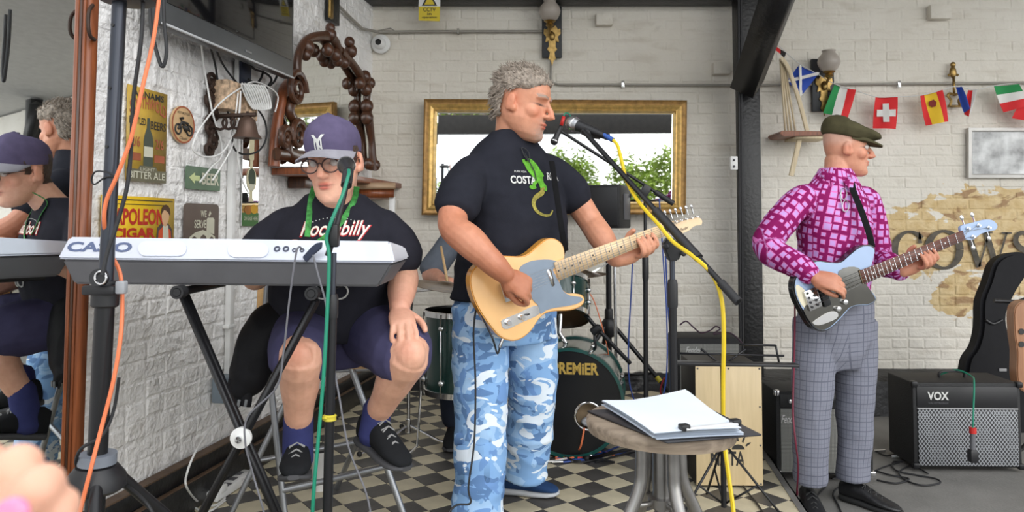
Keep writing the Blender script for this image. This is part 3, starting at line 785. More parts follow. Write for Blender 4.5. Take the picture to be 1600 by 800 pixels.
# spectacles hooked in the collar
gl = MB(); g0 = sp(818, 232); 
gl.tube(cr_([sp(815, 232)-V((0, .012, 0)), sp(820, 245)-V((0, .012, 0)), sp(827, 252)-V((0, .014, 0)), sp(826, 240)-V((0, .014, 0)), sp(820, 233)-V((0, .012, 0))], 6, True), .0022, 6, True)
gl.tube([sp(820, 240)-V((0, .013, 0)), sp(835, 268)-V((0, .012, 0)), sp(838, 282)-V((0, .012, 0))], .0022, 6)
gl.build('hooked_glasses', M_black, root)
# trousers
b = MB()
torso(b, [(P(788, 440, SY), .18, .145), (P(788, 470, SY), .187, .155), (P(790, 505, SY), .19, .155), (P(792, 530, SY), .185, .14)], sF, sL)
LG = [(([P(752, 480, SY-.05), P(750, 560, SY-.08), P(750, 650, SY-.13), P(750, 720, SY-.15), P(747, 780, SY-.17), P(745, 822, SY-.18)]), [.105, .103, .092, .090, .088, .090]),
      (([P(826, 480, SY+.05), P(830, 560, SY+.09), P(832, 630, SY+.13), P(825, 690, SY+.17), P(818, 742, SY+.20)]), [.105, .100, .093, .092, .088])]
for pts, rr in LG:
    path = cr_(pts, 5); b.tube(path, [lerp(rr[min(int(i/5), len(rr)-1)], rr[min(int(i/5)+1, len(rr)-1)], (i % 5)/5) for i in range(len(path))], 22, up=sF)
tr = remesh(b, .0075, 4); tr.update(); folds(tr, .011, 7, 5, (1, 1, 1.9), .002); tr.update()
trb = bvh_of(tr); trou = finish('trousers', tr, M_camo, root)
# cargo pocket flap and bag on the near leg
for (x0, y0, x1, y1) in ((711, 672, 768, 692), (714, 692, 765, 755)):
    c = MB(); q = []
    for (u, v) in ((x0, y0), (x1, y0), (x1, y1), (x0, y1)):
        h = trb.ray_cast(CAM, ray(u, v).normalized())[0]; q.append((h if h else P(u, v, SY-.24)))
    ym = min(p.y for p in q); q = [V((p.x, lerp(p.y, ym, .5)-.006, p.z)) for p in q]
    c.prism(q, (-.1, -1, 0), .02).build('cargo_pocket', M_camo, trou, bev=.004)
M_navyshoe = cloth('navy_knit', srgb(38, 62, 100)); M_sole = mat('pale_sole', srgb(190, 192, 195), .6)
for heel, toe in ((on_z(782, 770, .0), on_z(874, 776, .0)), (V((P(742, 800, SY-.18).x-.03, SY-.12, 0)), V((P(742, 800, SY-.18).x+.16, SY-.32, 0)))):
    u = MB(); so_ = MB(); x, y, z, L_ = shoe(u, so_, heel, toe, (0, 0, 1), .050, .105)
    up = u.build('shoe', M_navyshoe, root); so_.build('sole', M_sole, up); laces(up, heel, x, y, z, L_, M_sole, .105)

# ---------------------------------------------------------------- bass player
BYp = 3.33
bB = P(1268, 470, 3.07); bN = P(1503, 369, 3.24)
bn = (bN-bB).normalized(); bu = (V((0, 0, 1))-bn*bn.z).normalized(); bf = bn.cross(bu)
def GB(px, py, off=0): return on_plane(px, py, bB+bf*off, bf)
yaw = math.radians(28); sF = V((math.sin(yaw), -math.cos(yaw), 0)); sL = V((math.cos(yaw), math.sin(yaw), 0))
root = thing('person', 'bass player in an olive flat cap, purple patterned shirt and checked trousers', 'person', (P(1305, 470, BYp).x, BYp, LOWZ))
hM = frame(V((.985, -.17, -.10))); hC = P(1321, 233, BYp); hs = 1.0
b = MB(); head(b, hC, hM, hs, jaw=.95, nose=1.25, fat=.95)
limb(b, [hC+hM@V((0, -.03, -.05)), P(1307, 272, BYp), P(1303, 292, BYp)], [.054, .054, .075], 4)
torso(b, [(P(1303, 470, BYp), .14, .1), (P(1303, 380, BYp), .145, .1), (P(1303, 320, BYp), .13, .08), (P(1304, 298, BYp), .07, .05)], sF, sL)
rS = P(1243, 305, BYp-.08); rE = P(1200, 385, BYp-.13); rW = P(1270, 432, 3.045)
limb(b, [P(1252, 324, BYp-.08), rE, lerp(rE, rW, .4), rW], [.038, .042, .042, .028], 4)
hand(b, rW, (P(1312, 444, 3.02)-rW), V((-.05, -.85, .5)), ((.35, .55, .4), (.45, .65, .4), (.5, .7, .4), (.55, .7, .4)), 1.0, 1, thumb=(.35, .9, -.3))
lS = P(1357, 308, BYp+.08); lE = P(1372, 405, BYp+.10); N0 = GB(1443, 396)-bf*.012; lW = N0-bn*.08-bu*.055-bf*.055
limb(b, [P(1350, 324, BYp+.08), lE, lerp(lE, lW, .5), lW], [.038, .042, .040, .028], 4)
fret_hand(b, N0, bn, bu, bf, lW, 1.0)
me = remesh(b, .0042, 3); head_sculpt(me, hC, hM, hs)
paint_body(me, srgb(208, 148, 120), hC, hM, hs, brow=(.3, .2, .15), scalp=srgb(205, 160, 140), extra=[(rW, .12, srgb(176, 110, 84), .8), (N0, .09, srgb(182, 116, 90), .7)])
for e in (-1, 1):
    ey = MB().ell(hC+hM@(V((e*.032, .0760, .012))*hs), .0122*hs, None, 14, 10).build('eye', mat('eye_white', (.55, .5, .46), .2), root)
    MB().ell(hC+hM@(V((e*.033, .0840, .011))*hs), .0055, None, 10, 8).build('iris', mat('dark_iris', (.03, .025, .02), .15), ey)
finish('body', me, M_skin, root)
# flat cap
M_cap = cloth('olive_wool', srgb(74, 70, 50), .18)
b = MB(); q = lambda p: hC+hM@(V(p)*hs); rs = []
for t, z, rx, ry, cy in ((0, .050, .080, .098, -.006), (1, .066, .087, .108, -.002), (2, .086, .090, .114, .004), (3, .106, .082, .106, .006), (4, .120, .062, .080, .0), (5, .128, .03, .04, -.01)):
    rs.append([q((rx*math.cos(k*math.pi/14), cy+ry*math.sin(k*math.pi/14)+(.03*max(0, math.sin(k*math.pi/14))**3 if 0 < t < 4 else 0), z-.012*math.sin(k*math.pi/14)-(.018*max(0, math.sin(k*math.pi/14))**2 if t > 1 else 0)+(.012 if t > 2 and math.sin(k*math.pi/14) < 0 else 0))) for k in range(28)])
b.rings(rs)
br_ = MB(); rr = []
for k in range(13):
    a = math.pi*(k/12); rr.append([q((.076*math.cos(a), .076*math.sin(a)+.006, .060-.004*math.sin(a))), q((.074*math.cos(a), .150*math.sin(a)**.8+.004, .050-.024*math.sin(a))), q((.074*math.cos(a), .150*math.sin(a)**.8+.004, .043-.024*math.sin(a))), q((.076*math.cos(a), .07*math.sin(a)+.006, .04-.016*math.sin(a)))])
br_.rings(rr)
cm = remesh(MB().add(b.v, b.f), .005, 3); cm.update(); folds(cm, .003, 14, 1)
cap = finish('flat_cap', cm, M_cap, root); br_.build('cap_peak', M_cap, cap)
# shirt
def squares_mat():
    m = bpy.data.materials.new('magenta_squares_cloth'); m.use_nodes = True; t = m.node_tree; bb = t.nodes['Principled BSDF']; N = t.nodes.new; L = t.links.new
    au = N('ShaderNodeAttribute'); au.attribute_name = 'u'; av = N('ShaderNodeAttribute'); av.attribute_name = 'v'
    cb = N('ShaderNodeCombineXYZ'); L(au.outputs['Fac'], cb.inputs[0]); L(av.outputs['Fac'], cb.inputs[1])
    nz_ = N('ShaderNodeTexNoise'); nz_.inputs['Scale'].default_value = 9; L(cb.outputs[0], nz_.inputs['Vector'])
    ms = N('ShaderNodeVectorMath'); ms.operation = 'MULTIPLY_ADD'; L(nz_.outputs['Color'], ms.inputs[0]); ms.inputs[1].default_value = (.02, .02, 0); L(cb.outputs[0], ms.inputs[2])
    rot = N('ShaderNodeMapping'); rot.inputs['Rotation'].default_value = (0, 0, .18); L(ms.outputs[0], rot.inputs[0])
    vr = N('ShaderNodeTexVoronoi'); vr.voronoi_dimensions = '2D'; vr.distance = 'CHEBYCHEV'; vr.inputs['Scale'].default_value = 29; vr.inputs['Randomness'].default_value = .35; L(rot.outputs[0], vr.inputs['Vector'])
    sx = N('ShaderNodeSeparateColor'); L(vr.outputs['Color'], sx.inputs[0])
    mr = N('ShaderNodeMapRange'); mr.inputs[3].default_value = .20; mr.inputs[4].default_value = .47; L(sx.outputs[0], mr.inputs[0])
    lt = N('ShaderNodeMath'); lt.operation = 'LESS_THAN'; L(vr.outputs['Distance'], lt.inputs[0]); L(mr.outputs[0], lt.inputs[1])
    ml = N('ShaderNodeMath'); ml.operation = 'MULTIPLY'; L(mr.outputs[0], ml.inputs[0]); ml.inputs[1].default_value = .74
    l2 = N('ShaderNodeMath'); l2.operation = 'LESS_THAN'; L(vr.outputs['Distance'], l2.inputs[0]); L(ml.outputs[0], l2.inputs[1])
    m1 = N('ShaderNodeMix'); m1.data_type = 'RGBA'; m1.inputs[6].default_value = srgb(134, 20, 90)+(1,); m1.inputs[7].default_value = srgb(216, 116, 184)+(1,); L(lt.outputs[0], m1.inputs[0])
    m2 = N('ShaderNodeMix'); m2.data_type = 'RGBA'; m2.inputs[7].default_value = srgb(194, 152, 214)+(1,); L(m1.outputs[2], m2.inputs[6]); L(l2.outputs[0], m2.inputs[0])
    L(m2.outputs[2], bb.inputs['Base Color']); bb.inputs['Roughness'].default_value = .8; bb.inputs['Specular IOR Level'].default_value = .2; return m
M_sq = squares_mat()
b = MB()
torso(b, [(P(1305, 474, BYp), .158, .112), (P(1305, 460, BYp), .160, .118), (P(1306, 430, BYp), .165, .13), (P(1306, 390, BYp), .168, .135), (P(1304, 350, BYp), .176, .135), (P(1302, 322, BYp), .180, .120), (P(1302, 305, BYp), .162, .108), (P(1303, 290, BYp), .128, .092), (P(1305, 277, BYp), .090, .076), (P(1307, 264, BYp), .066, .064)], sF, sL)
limb(b, [P(1266, 306, BYp-.05), P(1248, 316, BYp-.08), lerp(rS, rE, .5), rE, lerp(rE, rW, .5), lerp(rE, rW, .90)], [.052, .064, .066, .062, .056, .048], 5, 18)
limb(b, [P(1340, 306, BYp+.05), P(1352, 316, BYp+.08), lerp(lS, lE, .5), lE, lerp(lE, lW, .5), lerp(lE, lW, .92)], [.052, .064, .064, .060, .054, .046], 5, 18)
sh = remesh(b, .0062, 8); sh.update(); folds(sh, .008, 8, 9, (1, 1, 1.7), .0015); sh.update()
us = []; vs_ = []
segs = [(rS, rE), (rE, rW), (lS, lE), (lE, lW)]
for v in sh.vertices:
    p = v.co; best = None
    for k, (a, c) in enumerate(segs):
        d = c-a; t = max(-.1, min(1.1, (p-a).dot(d)/d.length_squared)); dd = (p-(a+d*t)).length
        if dd < .098 and (best is None or dd < best[0]): best = (dd, k, t, a+d*t, d)
    rel = p-P(1304, 380, BYp); tor = (abs(rel.dot(sL)) < .17 and abs(rel.dot(sF)) < .15)
    if best and not tor:
        d = best[4].normalized(); e1_ = V((0, -1, 0)); e1_ = (e1_-d*e1_.dot(d)).normalized(); e2_ = d.cross(e1_); r = p-best[3]
        us.append(.062*math.atan2(r.dot(e2_), r.dot(e1_))+best[1]*3); vs_.append(best[2]*best[4].length+best[1])
    else:
        us.append(.15*math.atan2(rel.dot(sL), rel.dot(sF)*1.3)); vs_.append(p.z)
set_attr(sh, 'u', us); set_attr(sh, 'v', vs_); bv = bvh_of(sh)
shirt = finish('shirt', sh, M_sq, root)
def sp(px, py):
    h = bv.ray_cast(CAM, ray(px, py).normalized())[0]; return h if h else P(px, py, BYp-.13)
# collar
co = MB()
for pts in ([(1288, 262), (1282, 272), (1298, 295), (1306, 285)], [(1318, 284), (1330, 268), (1336, 280), (1332, 302)]):
    q4 = [P(x, y, BYp-(.05 if y < 275 else .12)) for x, y in pts]; co.prism(q4, (0, -1, 0), .006)
cme = remesh(co, .004, 2); set_attr(cme, 'u', [v.co.x for v in cme.vertices]); set_attr(cme, 'v', [v.co.z for v in cme.vertices])
finish('collar', cme, M_sq, shirt)
gl = MB()
for cx, cy in ((1317, 303), (1320, 322)): gl.tube([sp(cx+5*math.cos(k*.628), cy+9*math.sin(k*.628))-V((0, .008, 0)) for k in range(10)], .002, 6, True)
gl.tube([sp(1313, 296)-V((0, .01, 0)), sp(1312, 312)-V((0, .01, 0)), sp(1316, 330)-V((0, .01, 0))], .002, 6)
gl.build('hooked_glasses', M_steel, root)
# checked trousers
def plaid_mat():
    m = bpy.data.materials.new('grey_check_cloth'); m.use_nodes = True; t = m.node_tree; bb = t.nodes['Principled BSDF']; N = t.nodes.new; L = t.links.new
    fac = None
    for nm, k in (('u', .031), ('v', .040)):
        a = N('ShaderNodeAttribute'); a.attribute_name = nm
        for off, wd, st in ((0, .11, .55), (.5, .06, .3)):
            x = N('ShaderNodeMath'); x.operation = 'MULTIPLY_ADD'; L(a.outputs['Fac'], x.inputs[0]); x.inputs[1].default_value = 1/k; x.inputs[2].default_value = off+20
            f = N('ShaderNodeMath'); f.operation = 'FRACT'; L(x.outputs[0], f.inputs[0])
            l = N('ShaderNodeMath'); l.operation = 'LESS_THAN'; L(f.outputs[0], l.inputs[0]); l.inputs[1].default_value = wd
            g_ = N('ShaderNodeMath'); g_.operation = 'MULTIPLY'; L(l.outputs[0], g_.inputs[0]); g_.inputs[1].default_value = st
            if fac is None: fac = g_.outputs[0]
            else:
                s_ = N('ShaderNodeMath'); s_.operation = 'MAXIMUM'; L(fac, s_.inputs[0]); L(g_.outputs[0], s_.inputs[1]); fac = s_.outputs[0]
    mx = N('ShaderNodeMix'); mx.data_type = 'RGBA'; mx.inputs[6].default_value = srgb(126, 128, 140)+(1,); mx.inputs[7].default_value = srgb(66, 68, 84)+(1,); L(fac, mx.inputs[0])
    L(mx.outputs[2], bb.inputs['Base Color']); bb.inputs['Roughness'].default_value = .85; bb.inputs['Specular IOR Level'].default_value = .15; return m
b = MB()
torso(b, [(P(1306, 462, BYp), .168, .128), (P(1306, 490, BYp), .172, .130), (P(1306, 520, BYp), .172, .128), (P(1306, 550, BYp), .160, .112), (P(1306, 575, BYp), .12, .08)], sF, sL)
LG = [([P(1276, 500, BYp-.03), P(1270, 590, BYp-.06), P(1267, 660, BYp-.07), P(1266, 715, BYp-.06), P(1266, 753, BYp-.05)], [.098, .085, .076, .070, .070]),
      ([P(1335, 500, BYp+.04), P(1337, 590, BYp+.05), P(1336, 660, BYp+.05), P(1334, 715, BYp+.05), P(1333, 749, BYp+.05)], [.098, .085, .076, .070, .070])]
for pts, rr in LG:
    path = cr_(pts, 5); b.tube(path, [lerp(rr[min(int(i/5), len(rr)-1)], rr[min(int(i/5)+1, len(rr)-1)], (i % 5)/5) for i in range(len(path))], 22, up=sF)
tr = remesh(b, .007, 12); tr.update(); folds(tr, .008, 7, 6, (1.4, 1.4, 1.2), .001); tr.update()
us = []; vs_ = []
for v in tr.vertices:
    p = v.co; k = 0 if p.x < P(1304, 500, BYp).x else 1; pts = LG[k][0]; z = p.z
    c = pts[0]
    for i in range(len(pts)-1):
        if pts[i].z >= z >= pts[i+1].z: c = lerp(pts[i], pts[i+1], (pts[i].z-z)/(pts[i].z-pts[i+1].z))
    if z < pts[-1].z: c = pts[-1]
    r = p-c; us.append(.088*math.atan2(r.x, -r.y)+k*.018); vs_.append(z)
set_attr(tr, 'u', us); set_attr(tr, 'v', vs_)
finish('trousers', tr, plaid_mat(), root)
M_leather = mat('black_leather', (.012, .012, .013), .4, bump=.2); M_bsole = mat('black_sole', (.02, .02, .02), .6)
for heel, toe in ((V((P(1266, 753, BYp-.05).x+.01, BYp+.03, LOWZ)), V((P(1258, 753, BYp-.05).x-.02, BYp-.25, LOWZ))), (V((P(1328, 749, BYp).x, BYp+.09, LOWZ)), V((P(1328, 749, BYp).x+.165, BYp-.12, LOWZ)))):
    u = MB(); so_ = MB(); x, y, z, L_ = shoe(u, so_, heel, toe, (0, 0, 1), .047, .095)
    up = u.build('shoe', M_leather, root); so_.build('sole', M_bsole, up); laces(up, heel, x, y, z, L_, M_bsole, .095)

# ---------------------------------------------------------------- keyboard player
KY = 2.62
root = thing('person', 'seated keyboard player in a purple baseball cap, glasses and black t-shirt', 'person', (P(520, 500, KY).x, KY+.1, 0))
sF = V((-.05, -1, 0)).normalized(); sL = V((1, -.05, 0)).normalized()
hF = V((-.16, -.95, -.22)); hM = frame(hF, roll=.05); hC = P(523, 254, KY-.16); hs = 1.07
b = MB(); head(b, hC, hM, hs, jaw=1.03, fat=1.02)
limb(b, [hC+hM@V((0, -.03, -.05)), P(526, 315, KY-.06), P(526, 345, KY)], [.058, .062, .085], 4)
torso(b, [(P(520, 515, KY+.05), .17, .13), (P(522, 440, KY+.03), .185, .15), (P(524, 375, KY), .17, .12), (P(525, 348, KY), .13, .09), (P(526, 322, KY-.02), .07, .05)], sF, sL)
rS = P(440, 345, KY+.0); rE = P(398, 430, KY-.02); rW = P(462, 388, 2.36)
limb(b, [P(450, 368, KY), rE, lerp(rE, rW, .4), rW], [.045, .05, .046, .03], 4)
hand(b, rW, V((.35, -.8, -.05)), V((0, .1, 1)), ((.35, .5, .3),)*4, 1.0, 1, thumb=(.8, .5, -.2))
lS = P(598, 345, KY); lE = P(631, 430, KY-.02); lW = P(624, 482, KY-.20)
limb(b, [P(598, 368, KY), lerp(lS, lE, .5), lE, lerp(lE, lW, .4), lW], [.045, .054, .050, .050, .033], 4)
hand(b, lW, P(631, 515, KY-.30)-lW, V((.15, -.55, .9)), ((.35, .45, .3), (.35, .45, .3), (.38, .45, .3), (.4, .45, .3)), 1.02, -1, thumb=(.7, .7, -.1), spread=.16)
rK = P(470, 556, KY-.29); rA = P(466, 668, KY-.17); lK = P(638, 552, KY-.27); lA = P(588, 650, KY-.10)
rH = P(478, 510, KY+.10); lH = P(562, 510, KY+.10)
limb(b, [rH, lerp(rH, rK, .6), rK, lerp(rK, rA, .35), lerp(rK, rA, .75), rA, rA+V((0, -.0, -.06))], [.09, .085, .068, .062, .047, .040, .04], 4)
limb(b, [lH, lerp(lH, lK, .6), lK, lerp(lK, lA, .35), lerp(lK, lA, .75), lA, lA+V((-.01, .0, -.06))], [.09, .085, .068, .062, .047, .040, .04], 4)
b.ell(rK+V((0, -.03, .0)), (.05, .04, .055)); b.ell(lK+V((0.01, -.03, .0)), (.05, .04, .055))
me = remesh(b, .0042, 3); head_sculpt(me, hC, hM, hs)
SK2 = srgb(226, 174, 148)
paint_body(me, SK2, hC, hM, hs, brow=(.09, .05, .035), extra=[(rK+V((0, -.06, .02)), .04, srgb(226, 150, 122), .8), (lK+V((0, -.06, .02)), .04, srgb(226, 155, 130), .6), (lW, .1, srgb(226, 160, 138), .5)])
M_bhair = mat('brown_hair', srgb(70, 52, 42), .6, var=.3, scale=90, bump=.5, bscale=220)
def kmask(l):
    if abs(l.x) < .045 and l.y > .03: return 0
    zt = -.05 if l.y < -.03 else (lerp(-.05, .01, (l.y+.03)/.03) if l.y < 0 else (-.005 if l.y < .03 else 1))
    if abs(l.x) > .06 and -.035 < l.y < .004 and l.z < .03: return 0
    return max(0, min(1, (l.z-zt)/.012))*(1 if l.z < .075 else 0)
hair_shell('hair', me, hC, hM, hs, kmask, .007, M_bhair, root, 4, .002)
for e in (-1, 1): MB().ell(hC+hM@(V((e*.032, .0800, .0105))*hs), .0120*hs, None, 12, 8).build('eye', mat('eye_white', (.55, .5, .46), .2), root)
finish('body', me, M_skin, root)
glasses(root, hC, hM, hs, mat('tortoise_frame', srgb(70, 44, 40), .3), M_lens, rx=.0265, rz=.021, yy=.110, zz=.006)
# baseball cap
M_purp = cloth('faded_purple_cotton', srgb(92, 84, 112), .14); M_peak = cloth('faded_grey_peak', srgb(150, 148, 156), .12)
b = MB(); rs = []; q = lambda p: hC+hM@(V(p)*hs)
for z, rx, ry, cy in ((.030, .080, .100, -.004), (.050, .0835, .104, -.004), (.075, .083, .103, -.005), (.100, .076, .094, -.006), (.122, .060, .075, -.007), (.137, .036, .046, -.008), (.143, .010, .012, -.008)):
    rs.append([q((rx*math.cos(k*math.pi/16), cy+ry*math.sin(k*math.pi/16), z+.012*math.sin(k*math.pi/16))) for k in range(32)])
b.rings(rs); cap = b.build('baseball_cap', M_purp, root, ang=60)
bvc = BVHTree.FromPolygons(b.v, b.f)
pk = MB(); rr = []
for k in range(21):
    a = math.pi*(.04+.92*k/20); x = math.cos(a); y = math.sin(a); x1 = .080*math.cos(a)
    dr = -.020*(x*x)
    rr.append([q((.079*x, -.004+.098*y, .044+dr*.6+.010*y)), q((.086*x, .03+.138*y**.75, .044+dr*1.3)), q((.086*x, .03+.138*y**.75, .040+dr*1.3)), q((.078*x, -.004+.095*y, .038+dr*.6+.010*y))])
pk.rings(rr); pk.build('cap_peak', M_peak, cap)
MB().ell(q((0, -.008, .146)), (.008, .008, .005)).build('cap_button', M_peak, cap)
cc = q((.002, .12, .082)); nn = (hM@V((0, 1, .45))).normalized(); uu = (hM@V((-1, 0, 0))); vv = nn.cross(uu)*1
if vv.z < 0: vv = -vv
wrap_text('cap_emblem', 'N', cc-vv*.003, uu, vv, nn, .026, .034, M_print, cap, bvc, bold=.012, off=.002)
wrap_text('cap_emblem', 'Y', cc+vv*.001, uu, vv, nn, .046, .050, M_print, cap, bvc, bold=.012, off=.0028)
# t-shirt
M_tee2 = cloth('faded_black_cotton', (.020, .020, .028)); b = MB()
torso(b, [(P(520, 525, KY+.05), .20, .165), (P(520, 505, KY+.04), .208, .172), (P(522, 450, KY+.02), .218, .182), (P(524, 400, KY), .220, .172), (P(525, 368, KY), .214, .150), (P(525, 345, KY), .196, .128), (P(525, 330, KY-.005), .168, .112), (P(526, 317, KY-.01), .132, .098), (P(526, 304, KY-.015), .098, .086)], sF, sL)
limb(b, [P(468, 348, KY), P(446, 360, KY), lerp(rS, rE, .45), lerp(rS, rE, .72)], [.062, .078, .084, .094], 5, 20)
limb(b, [P(584, 348, KY), P(594, 358, KY), lerp(lS, lE, .45), lerp(lS, lE, .72)], [.062, .078, .084, .088], 5, 20)
sh = remesh(b, .0065, 9); sh.update(); folds(sh, .008, 6, 13, (1, 1, 1.3), .0015); sh.update(); bv = bvh_of(sh)
shirt = finish('t_shirt', sh, M_tee2, root)
def sp(px, py, o=.0):
    h = bv.ray_cast(CAM, ray(px, py).normalized())[0]; return (h if h else P(px, py, KY-.14))-V((0, o, 0))
M_redp = mat('red_print', srgb(190, 40, 48), .8); M_cream = mat('cream_print', srgb(238, 226, 214), .8)
up_ = V((0, .0, 1)); fN = V((0, -1, 0)); fX = V((1, 0, .02))
wrap_text('chest_lettering', 'Rockabilly', sp(523, 361), fX, up_, fN, .235, .068, M_redp, shirt, bv, shear=.3, bold=.035, off=.002)
wrap_text('chest_lettering', 'Rockabilly', sp(523, 360), fX, up_, fN, .228, .064, M_cream, shirt, bv, shear=.3, bold=.01, off=.004)
b = MB()
for k in range(15):
    a = math.pi*(.2+.6*k/14); b.ell(sp(524+48*math.cos(a), 362-22*math.sin(a), .002), .0022, None, 6, 4)
b.build('chest_dots', M_print, shirt)
for cx in (505, 530): MB().tube([sp(cx+14*math.cos(k*.4), 455+12*math.sin(k*.4), .003) for k in range(16)], .003, 5, True).build('chest_emblem', M_print, shirt)
# lanyard
M_lan = mat('green_lanyard', srgb(58, 140, 62), .7, var=.5, scale=90)
b = MB()
for pts in ([(492, 292), (487, 310), (484, 335), (481, 370)], [(558, 292), (553, 315), (535, 345), (512, 368), (496, 380)]):
    c = cr_([sp(x, y, .006) for x, y in pts], 6); b.tube(c, [(.0095, .0015)]*len(c), 8, up=V((1, 0, 0)))
b.build('lanyard', M_lan, root)
# shorts
M_navy = cloth('navy_shorts_cloth', srgb(70, 68, 98)); b = MB()
torso(b, [(P(520, 480, KY+.10), .18, .13), (P(520, 510, KY+.10), .20, .16), (P(520, 545, KY+.10), .205, .16), (P(520, 565, KY+.10), .19, .14)], sF, sL)
for H, K_, r1 in ((rH, rK, .104), (lH, lK, .104)):
    d = K_-H; limb(b, [H, lerp(H, K_, .3), lerp(H, K_, .62), lerp(H, K_, .90)+V((0, 0, -.012))], [.115, .110, r1, r1-.004], 5, 20)
st = remesh(b, .0065, 4); st.update(); folds(st, .009, 7, 21, (1.2, 1.2, 1.2), .001); finish('shorts', st, M_navy, root)
M_sock = cloth('navy_sock', srgb(56, 60, 106)); M_bk = cloth('black_mesh', (.015, .016, .018)); M_gsole = mat('grey_rubber', (.06, .06, .065), .7)
rHeel = P(466, 741, KY-.10); rToe = P(458, 757, KY-.36); lHeel = P(562, 692, KY-.05); lToe = P(634, 742, KY-.22)
for A, heel, toe in ((rA, rHeel, rToe), (lA, lHeel, lToe)):
    y = (toe-heel).normalized()
    upv = (A-lerp(heel, toe, .25)).normalized()
    u = MB(); so_ = MB(); x, y, z, L_ = shoe(u, so_, heel, toe, upv, .052, .125)
    s_ = MB(); an = heel+y*(.24*L_)+z*.05; limb(s_, [A+(A-an).normalized()*.03, lerp(A, an, .5), an], [.048, .049, .050], 4); s_.build('sock', M_sock, root)
    up = u.build('shoe', M_bk, root); so_.build('sole', M_gsole, up); laces(up, heel, x, y, z, L_, mat('grey_lace', (.3, .3, .3), .8), .125, .052)
# ================================================================== GUITARS
def crop(pts, ox, oy, sc): return [(ox+x/sc, oy+y/sc) for x, y in pts]
def smooth_px(pts, n=3): return [(p.x, p.y) for p in cr_([V((x, y, 0)) for x, y in pts], n, True)]
M_bedge0 = cloth('black_webbing', (.008, .008, .009))
M_butter = mat('butterscotch_lacquer', srgb(240, 190, 128), .22, var=.05, coat=.6); M_edge = mat('amber_edge_lacquer', srgb(214, 150, 60), .22, var=.06, coat=.6)
M_guard = mat('grey_pickguard', srgb(128, 142, 158), .25, coat=.3); M_maple = mat('maple', srgb(228, 198, 158), .35, var=.06, coat=.2)
M_string = mat('string_steel', (.55, .55, .55), .25, 1); M_dot = mat('black_dot', (.02, .02, .02), .4)
root = thing('electric_guitar', 'butterscotch single-cutaway electric guitar with grey pickguard held by the singer', 'guitar', GP(830, 525))
out = smooth_px(crop([(715, 215), (724, 165), (706, 95), (650, 56), (592, 62), (535, 105), (478, 155), (420, 180), (330, 178), (240, 180), (150, 218), (92, 266), (66, 330), (72, 410), (98, 492), (135, 565), (195, 655), (265, 735), (345, 768), (420, 754), (488, 700), (540, 622), (590, 578), (660, 562), (760, 556), (832, 530), (862, 490), (848, 452), (805, 440), (750, 440), (710, 412), (690, 368)], 720, 360, 4.444))
bd = MB().prism([GP(x, y, .0) for x, y in out], gf, .046).build('guitar_body', M_edge, root, bev=.004, ang=30)
bd.data.materials.append(M_butter)
for p in bd.data.polygons:
    if p.normal.dot(gf) > .9 and p.area > .01: p.material_index = 1
# inner face slightly proud so that the pale top reads apart from the amber edge
cx = sum(x for x, y in out)/len(out); cy = sum(y for x, y in out)/len(out)
MB().prism([GP(cx+(x-cx)*.965, cy+(y-cy)*.962, .0008) for x, y in out], gf, .001).build('top_face', M_butter, bd, smooth=False)
pg = smooth_px(crop([(408, 268), (440, 235), (500, 210), (580, 202), (640, 206), (690, 225), (712, 240), (660, 260), (640, 275), (690, 372), (712, 420), (760, 452), (830, 462), (846, 485), (800, 512), (720, 528), (650, 538), (590, 556), (556, 580), (545, 540), (530, 510), (500, 480), (430, 330)], 720, 360, 4.444), 2)
MB().prism([GP(x, y, .0035) for x, y in pg], gf, .0025).build('pickguard', M_guard, root)
# neck, fretboard, frets, dots
nk0 = GP(868, 424); nk1 = GP(1042, 357)
nd = (nk1-nk0).normalized(); nu = gf.cross(nd); nu = nu if nu.z > 0 else -nu
L_ = (nk1-nk0).length; h0 = (GP(866, 411)-GP(873, 442)).length*.5*.93; h1 = .0225
MB().prism([nk0+nu*h0+gf*.012, nk1+nu*h1+gf*.012, nk1-nu*h1+gf*.012, nk0-nu*h0+gf*.012], gf, .006).build('fretboard', M_maple, root, bev=.0015)
MB().rings([[c+nu*(h*math.cos(a))-gf*(.018*math.sin(a)-.006) for a in [math.pi*k/10 for k in range(11)]] for c, h in ((nk0, h0*.98), (nk1, h1))]).build('neck', M_maple, root)
fr = MB(); sc_l = L_/(1-2**(-21/12)) ; k0 = 0
for k in range(1, 22):
    d = sc_l*(1-2**(-k/12)); c = nk1-nd*d; t = d/L_; h = lerp(h1, h0, t)
    if d < L_: MB().box(c+gf*.0128, (.0016, 2*h*.97, .0016), Matrix((nd, nu, gf)).transposed()).build('fret', M_steel, root, smooth=False)
for k in (3, 5, 7, 9, 12, 15, 17, 19, 21):
    d = sc_l*(1-2**(-(k-.5)/12)); c = nk1-nd*d
    if d > L_: continue
    for o in ((-.008, .008) if k == 12 else (0,)): MB().lathe([(.0033, 0), (.0033, .0006)], c+gf*.0122+nu*o, gf, 12).build('fret_dot', M_dot, root)
